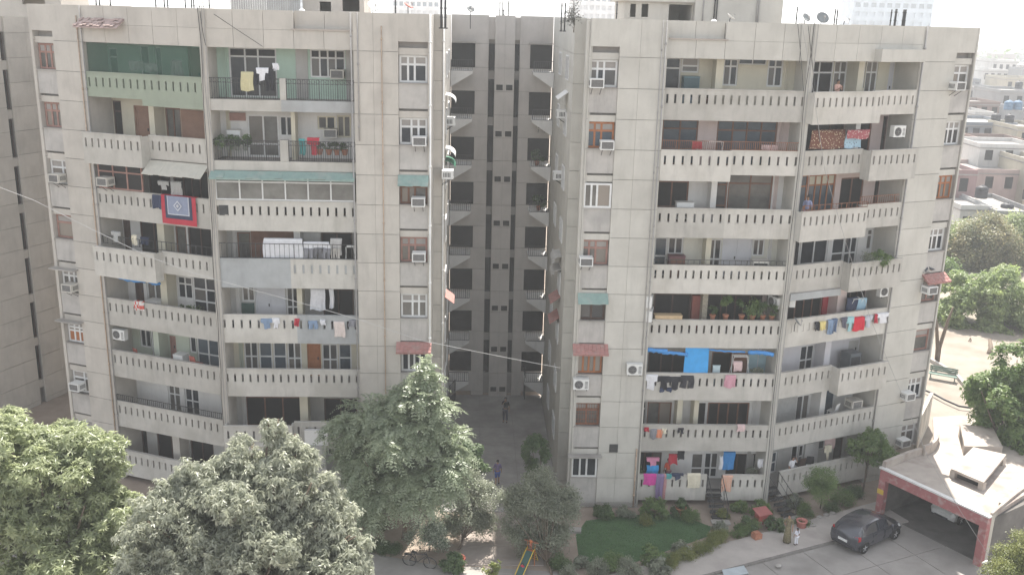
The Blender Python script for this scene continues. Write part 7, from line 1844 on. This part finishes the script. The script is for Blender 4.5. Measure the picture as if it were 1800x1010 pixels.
# ------------------------------------------------------------------ iron stairs to the ground floor flats
def stairs(x, y, s_fr, s0, label, n=6, rise=1.0, run=1.6, w=0.8):
    W = s_fr.M @ Matrix.Translation((s0, 0, 0)); e = empty('iron_stairs', W, label, 'stairs')
    for i in range(n):
        t = i / (n - 1); mb = MB(); mb.box(-w / 2, w / 2, -0.05 - run * (1 - t), -0.05 - run * (1 - t) + 0.3, 0.08 + rise * t * 0.8, 0.12 + rise * t * 0.8); put('tread', mb.mesh('tread', IRON), W, e)
        mb = MB(); mb.box(-w / 2, w / 2, -0.05 - run * (1 - t) + 0.28, -0.05 - run * (1 - t) + 0.299, 0.0 + rise * t * 0.8 - 0.08, 0.079 + rise * t * 0.8); put('riser', mb.mesh('riser', mat('grey_steel', (0.1, 0.1, 0.1), 0.6)), W, e)
    for sx in (-1, 1):
        mb = MB(); mb.tube([(sx * w / 2, -run - 0.05, 0.0), (sx * w / 2, -run - 0.05, 1.0), (sx * w / 2, 0.0, 1.0 + rise * 0.9), (sx * w / 2, 0.0, rise * 0.8)], 0.025, 6); mb.tube([(sx * w / 2, -run * 0.5, 0.4), (sx * w / 2, -run * 0.5, 1.45)], 0.015, 5); mb.tube([(sx * w / 2, -run - 0.05, .5), (sx * w / 2, 0, 0.5 + rise * 0.9)], 0.015, 5); put('handrail', mb.mesh('handrail', IRON), W, e)
    mb = MB(); mb.box(-w / 2 - 0.1, w / 2 + 0.1, -run - 0.6, -run - 0.08, 0.01, 0.07); put('step_stone', mb.mesh('step_stone', CONC), W, e)
stairs(1245, 890, RF, RF.W * 0.595, 'black iron stairs down to the lawn from the ground floor')
stairs(1370, 880, RO, RO.W * 0.065, 'black iron stairs at the corner of the ground floor right balcony', w=0.75)
# red shrine like box, stone slabs, terracotta block
p = ground(1337, 925); W = Matrix.Translation(p) @ Matrix.Rotation(R(20), 4, 'Z')
e = empty('garden_shrine', W, 'small red box on legs with a sloping roof in the garden', 'box')
RSH = mat('shrine_red', (0.30, 0.06, 0.05), 0.7)
mb = MB(); mb.box(-.3, .3, -.22, .22, .45, .85); put('box', mb.mesh('box', RSH), W, e)
mb = MB(); mb.hexa([(-.42, -.36, .86), (.42, -.36, .86), (.42, .32, .98), (-.42, .32, .98), (-.42, -.36, .9), (.42, -.36, .9), (.42, .32, 1.02), (-.42, .32, 1.02)]); put('roof', mb.mesh('roof', mat('shrine_roof', (0.34, 0.12, 0.11), 0.8)), W, e)
for sx in (-.27, .27):
    for sy in (-.19, .19):
        mb = MB(); mb.box(sx - .03, sx + .03, sy - .03, sy + .03, 0, .449); put('leg', mb.mesh('leg', RSH), W, e)
p = ground(1329, 948); mb = MB(); mb.prism([(-.22, -.2), (.22, -.2), (.2, .2), (-.2, .2)], 0, .4); mb.prism([(-.17, -.15), (.17, -.15), (.15, .15), (-.15, .15)], .401, .46)
put('planter_block', mb.mesh('planter_block', POT), Matrix.Translation(p) @ Matrix.Rotation(R(25), 4, 'Z'), None, None, 'square terracotta planter at the edge of the pavement', 'planter')
for i, (x, y, a) in enumerate(((1293, 955, 20), (1283, 965, 40), (1258, 940, 10), (1010, 933, 0))):
    p = ground(x, y); mb = MB(); mb.prism([(-.35, -.22), (.33, -.25), (.37, .2), (-.3, .24)], 0.0, 0.07 + 0.02 * i)
    put('stone_slab', mb.mesh('stone_slab', CONC), Matrix.Translation(p) @ Matrix.Rotation(R(a), 4, 'Z'), None, None, ('flat stone slab beside the yellowish hedge end', 'pale broken slab at the pavement corner', 'stepping stone at the right end of the lawn', 'flat slab in the soil left of the lawn')[i], 'slab')
p = ground(1290, 1008); mb = MB(); mb.prism([(-.75, -.35), (.6, -.35), (.75, .3), (-.5, .3)], 0.12, 0.16); put('manhole_cover', mb.mesh('manhole_cover', mat('pale_blue_slab', (0.42, 0.46, 0.48), 0.8)), Matrix.Translation(p) @ Matrix.Rotation(R(20), 4, 'Z'), None, None, 'pale bluish cover slab on the pavement at the bottom', 'cover')
rs = random.Random(9)
for i, (x, y) in enumerate(((1428, 927), (1368, 998), (1463, 905), (1440, 912), (1452, 908))):
    p = ground(x, y); bm = bmesh.new(); bmesh.ops.create_icosphere(bm, subdivisions=2, radius=0.14)
    for v in bm.verts: v.co = Vector((v.co.x * 1.3, v.co.y, v.co.z * 0.6)) * rs.uniform(0.8, 1.15)
    me = bpy.data.meshes.new('stone'); bm.to_mesh(me); bm.free(); me.materials.append(CONC)
    put('stone', me, Matrix.Translation(p + Vector((0, 0, 0.15))), None, None, ('loose stone on the pavement near the basket', 'loose stone on the road bay', 'border stone below the garage side', 'border stone beside the round shrub', 'second border stone right of the round shrub')[i], 'stone')
# camera pole at the lower right
p = ground(1738, 1040); W = Matrix.Translation(p); e = empty('camera_pole', W, 'slim pole with white security cameras at the lower right', 'pole')
ztop = at_depth(1740, 977, p.y).z
mb = MB(); mb.tube([(0, 0, 0), (0, 0, ztop)], 0.045, 8); put('pole', mb.mesh('pole', GPIPE, True), W, e)
for i, (dx, dz) in enumerate(((-0.45, -0.28), (-0.12, -0.48), (-0.15, -0.75))):
    mb = MB(); mb.tube([(0, -0.02, ztop + dz + 0.04), (dx, -0.05, ztop + dz)], 0.018, 5); mb.tube([(dx - 0.15, -0.12, ztop + dz - 0.03), (dx + 0.12, 0.0, ztop + dz + 0.02)], 0.065, 8); put('camera_head', mb.mesh('camera_head', WHT, True), W, e)
# two pigeons on a ledge of the right end pier
for i, (x, lab) in enumerate(((1627, 'dark pigeon on the ledge of the right pier, left one'), (1637, 'dark pigeon on the ledge of the right pier, right one'))):
    s = RE.cast(x, 472, 0.05)[0]; z = rail(5) - 1.2
    W = RE.M @ Matrix.Translation((s, 0.0, rail(5) + 0.04 - 1.14)) @ Matrix.Rotation(R(20 + 140 * i), 4, 'Z')
    e = empty('pigeon', W, lab, 'bird')
    mb = MB(); mb.tube([(-0.2, 0, .09), (-0.1, 0, .1), (0.02, 0, .12), (0.1, 0, .15), (0.13, 0, .2), (0.15, 0, .23), (.19, 0, .225)], [.012, .045, .07, .06, .035, .032, .008], 8); put('body', mb.mesh('body', mat('pigeon_grey', (0.07, 0.075, 0.085), 0.7), True), W, e)
    mb = MB()
    for sy in (-.025, .025): mb.tube([(0.02, sy, 0.07), (0.03, sy, 0)], .006, 4)
    put('legs', mb.mesh('legs', RUST), W, e)
    piece('pigeon_ledge', right, RE, s - 0.25, s + 0.25, -0.1, 0.05, rail(5) - 1.13, rail(5) - 1.1, CONC) if i == 0 else None

# ------------------------------------------------------------------ the town beyond
def house(x0, x1, yt, Y, dep, m, label, rows=2, cols=3, yb=None, roofm=None, win=True, balcony=False, ang=0.0, group=None, simple=False, z0=0.0, parh=0.7):
    a, b = at_depth(x0, yt, Y), at_depth(x1, yt, Y)
    w = abs(b.x - a.x); zt = max(a.z, 2.5)
    W = Matrix.Translation(((a.x + b.x) / 2, Y, 0)) @ Matrix.Rotation(R(ang), 4, 'Z')
    h = empty('house', W, label, 'house', group)
    mb = MB(); hw = w / 2
    hol = []
    rh = zt / max(1, rows)
    if win and not simple:
        for r_ in range(rows):
            for c in range(cols):
                cx = -hw + w * (c + 0.5) / cols
                hol.append((cx - 0.55, cx + 0.55, r_ * rh + rh * 0.35, r_ * rh + rh * 0.75))
    mb.holed(-hw, hw, 0, zt - parh, 0, 0.25, hol); mb.box(-hw, -hw + 0.25, 0.25, dep, 0, zt - parh); mb.box(hw - 0.25, hw, 0.25, dep, 0, zt - parh); mb.box(-hw + 0.25, hw - 0.25, dep - 0.25, dep, 0, zt - parh)
    put('wall', mb.mesh('wall', m), W, h)
    mb = MB(); mb.box(-hw - 0.1, hw + 0.1, -0.1, dep + 0.1, zt - parh + 0.002, zt - parh + 0.15); put('roof', mb.mesh('roof', roofm or HROOF), W, h)
    if parh > 0.3:
        mb = MB(); z1 = zt; zz = zt - parh + 0.152
        mb.box(-hw, hw, 0, 0.15, zz, z1); mb.box(-hw, hw, dep - 0.15, dep, zz, z1); mb.box(-hw, -hw + 0.15, 0.15, dep - 0.15, zz, z1); mb.box(hw - 0.15, hw, 0.15, dep - 0.15, zz, z1)
        put('roof_parapet', mb.mesh('roof_parapet', m), W, h)
    for q in hol:
        mb = MB(); mb.box(q[0], q[1], 0.1, 0.15, q[2], q[3], 0); wi = put('window', mb.mesh('window', GLD), W, h)
        mb = MB(); mb.box(q[0] - .08, q[1] + .08, -0.05, -0.001, q[2] - .12, q[2] - .02); put('sill', mb.mesh('sill', m), W, wi)
    if balcony:
        mb = MB(); mb.box(-hw, hw, -1.2, -0.101, rh, rh + 0.15); mb.box(-hw, hw, -1.2, -1.1, rh + 0.151, rh + 1.0); put('balcony', mb.mesh('balcony', m), W, h)
        mb = MB(); mb.box(-hw * 0.3, -hw * 0.3 + 1.0, -0.04, -0.002, rh + 0.15, rh + 2.3); put('door', mb.mesh('door', FRP), W, h)
    return h
HROOF = mat('town_roof', (0.28, 0.265, 0.25), 0.95, 0.2, 0.4, stain=(0.16, 0.15, 0.145), stain_amt=0.7, stain_scale=0.3)
def hc(name, c): return mat(name, c, 0.92, 0.1, 0.3, streak=0.3, stain=tuple(k * 0.6 for k in c), stain_amt=0.5, stain_scale=0.25)
H1, H2, H3, H4, H5, H6, H7 = hc('house_pink', (0.36, 0.28, 0.26)), hc('house_white', (0.50, 0.49, 0.47)), hc('house_grey', (0.27, 0.27, 0.27)), hc('house_brick', (0.22, 0.16, 0.14)), hc('house_cream', (0.38, 0.35, 0.28)), hc('house_rose', (0.28, 0.19, 0.185)), hc('house_slate', (0.21, 0.23, 0.255))
house(1690, 1830, 296, 128, 9, H1, 'pink two storey house with balcony beyond the trees', 2, 4, balcony=False)
house(1724, 1830, 252, 134, 8, H2, 'white upper house behind the pink one, with brown door', 3, 3, balcony=True)
house(1676, 1720, 298, 122, 8, H6, 'rose coloured blind walled house beside the block corner', 2, 1)
house(1690, 1745, 360, 114, 10, H2, 'low white flat roof house behind the tree row', 1, 2)
house(1752, 1830, 370, 112, 12, H3, 'low grey flat roof with black tanks behind the tree row', 1, 2)
house(1688, 1790, 214, 158, 12, H7, 'wide slate grey block in the middle of the town', 3, 5)
house(1790, 1850, 222, 150, 10, H5, 'cream house at the right edge of the town', 3, 2)
house(1722, 1800, 242, 146, 6, H4, 'brick house with cluttered roof before the slate block', 2, 3)
house(1705, 1760, 178, 190, 10, H4, 'brown brick house behind the slate block', 3, 3)
house(1760, 1830, 158, 200, 12, H3, 'grey house carrying blue water tanks', 3, 3)
house(1700, 1760, 152, 240, 12, H3, 'long grey roofed house in the hazy middle distance', 3, 4)
house(1770, 1830, 136, 260, 12, H5, 'cream block in the hazy middle distance', 3, 4)
house(1730, 1775, 122, 300, 14, H2, 'white hazy block with stepped roof', 3, 4)
house(1745, 1790, 106, 330, 16, H2, 'bright white far hall with long roof', 3, 4)
for i, (x0, x1, yt, Y, mm, lab) in enumerate(((1640, 1690, 240, 165, H3, 'grey house half hidden by the block corner'), (1650, 1700, 200, 185, H4, 'brown house half hidden by the block corner'), (1655, 1705, 170, 215, H2, 'pale house half hidden by the block corner, upper'), (1800, 1850, 190, 178, H3, 'grey house cut by the right picture edge'), (1810, 1850, 280, 126, H5, 'cream house cut by the right picture edge beside the pink one'), (1715, 1748, 196, 172, H2, 'narrow pale house above the slate block'), (1690, 1725, 138, 270, H7, 'small slate house in the haze'), (1800, 1840, 120, 290, H3, 'small grey house in the haze at the right edge'), (1640, 1680, 150, 240, H5, 'small cream house in the haze near the block corner'))):
    house(x0, x1, yt, Y, 9, mm, lab, 3, 3)
rt = random.Random(21)
for i in range(110):
    Y = rt.uniform(290, 900); x = rt.uniform(1580, 1840)
    zt = rt.uniform(5, 11); w = rt.uniform(7, 14)
    p = at_depth(x, 100, Y)
    hm_ = rt.choice((H1, H2, H3, H3, H4, H5, H7, H7))
    # roof height fixed in metres: find the pixel row through projection
    W = Matrix.Translation((p.x, Y, 0)); h = empty('house', W, 'small flat roofed far house fading into the haze', 'house', 'far houses in the haze')
    mb = MB(); mb.box(-w / 2, w / 2, 0, 10, 0, zt); put('wall', mb.mesh('wall', hm_), W, h)
    mb = MB(); mb.box(-w / 2 - .2, w / 2 + .2, -.2, 10.2, zt + .002, zt + .5); put('roof', mb.mesh('roof', HROOF), W, h)
# water tanks on the roofs
def tank(x, y, Y, m, label, r_=0.75, hh=1.5):
    p = at_depth(x, y, Y)
    mb = MB(); mb.lathe([(r_ * .95, 0), (r_, .1), (r_, hh * .3), (r_ * .96, hh * .33), (r_, hh * .36), (r_, hh * .62), (r_ * .96, hh * .65), (r_, hh * .68), (r_, hh * .85), (r_ * .5, hh), (r_ * .2, hh * 1.02), (r_ * .2, hh * 1.1)], (0, 0, 0), 14)
    put('water_tank', mb.mesh('water_tank', m, True), Matrix.Translation(p), None, None, label, 'water tank', 'roof water tanks')
BT = mat('tank_black', (0.03, 0.03, 0.035), 0.6); UT = mat('tank_blue', (0.10, 0.17, 0.26), 0.6)
for x, y, Y, m, lab in ((1749, 216, 160, BT, 'black water tank, left of a pair on the slate block'), (1773, 217, 160, BT, 'black water tank, right of a pair on the slate block'), (1772, 193, 166, UT, 'blue water tank, left of the blue pair'), (1788, 193, 166, UT, 'blue water tank, right of the blue pair'), (1724, 348, 118, BT, 'black tank on the low white flat roof'), (1768, 378, 117, BT, 'black tank on the low grey flat roof'), (1790, 156, 205, BT, 'black tank on the far grey house')):
    tank(x, y, Y, m, lab)
# hazy towers behind the roofs
def tower(x0, x1, Y, ztop, m, label, floors=14, cols=8):
    a, b = at_depth(x0, 20, Y), at_depth(x1, 20, Y); w = b.x - a.x
    W = Matrix.Translation(((a.x + b.x) / 2, Y, 0)); t = empty('tower', W, label, 'tower')
    fh = ztop / floors; hol = []
    for f in range(floors):
        for c in range(cols):
            cx = -w / 2 + w * (c + .5) / cols; hol.append((cx - w / cols * .32, cx + w / cols * .32, f * fh + fh * .3, f * fh + fh * .8))
    mb = MB(); mb.holed(-w / 2, w / 2, 0, ztop, 0, .5, hol); mb.box(-w / 2, w / 2, .8, 18, 0, ztop - .2); put('wall', mb.mesh('wall', m), W, t)
    mb = MB(); mb.box(-w / 2 - .4, w / 2 + .4, -.4, 18.4, ztop + .002, ztop + .8); put('roof', mb.mesh('roof', m), W, t)
    gl = glass('tower_glass', (0.12, 0.16, 0.2), 0.3)
    for q in hol[-cols * 6:]:
        mb = MB(); mb.box(q[0], q[1], .55, .6, q[2], q[3]); put('window', mb.mesh('window', gl), W, t)
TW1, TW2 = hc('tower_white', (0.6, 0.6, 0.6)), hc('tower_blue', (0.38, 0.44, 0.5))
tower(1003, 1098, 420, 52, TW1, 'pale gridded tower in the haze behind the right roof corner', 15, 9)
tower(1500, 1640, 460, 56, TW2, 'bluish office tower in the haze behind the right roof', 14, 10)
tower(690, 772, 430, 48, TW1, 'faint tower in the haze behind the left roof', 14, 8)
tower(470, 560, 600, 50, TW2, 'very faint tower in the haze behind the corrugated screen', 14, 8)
# far tree belt that reads as one mass
rb = np.random.default_rng(4)
n = 5000
X = rb.uniform(60, 700, n); Y = rb.uniform(340, 1200, n)
keep = (X / Y > 0.36) & (X / Y < 0.62)
P = np.stack([X, Y, rb.uniform(0.5, 6, n)], 1)[keep]
V, F = foliage('small', P, unit(rb.normal(size=P.shape) + np.array([0, 0, 1.0])), 3.0)
put('far_trees', tri_mesh('far_trees', V, F, LFE), None, None, 'stuff', 'dim band of far trees between the hazy houses', 'trees')
# ------------------------------------------------------------------ haze over the whole place
hm = bpy.data.materials.new('dusty_air')
hm.use_nodes = True
hm.node_tree.nodes.clear()
_o = hm.node_tree.nodes.new('ShaderNodeOutputMaterial')
_v = hm.node_tree.nodes.new('ShaderNodeVolumePrincipled')
_v.inputs['Color'].default_value = (0.93, 0.95, 0.97, 1)
_v.inputs['Density'].default_value = 0.00085
_v.inputs['Anisotropy'].default_value = 0.25
hm.node_tree.links.new(_v.outputs[0], _o.inputs['Volume'])
mb = MB(); mb.box(-405, 905, -65, 1505, -1.0, 62.0)
put('haze', mb.mesh('haze', hm), None, None, 'stuff')
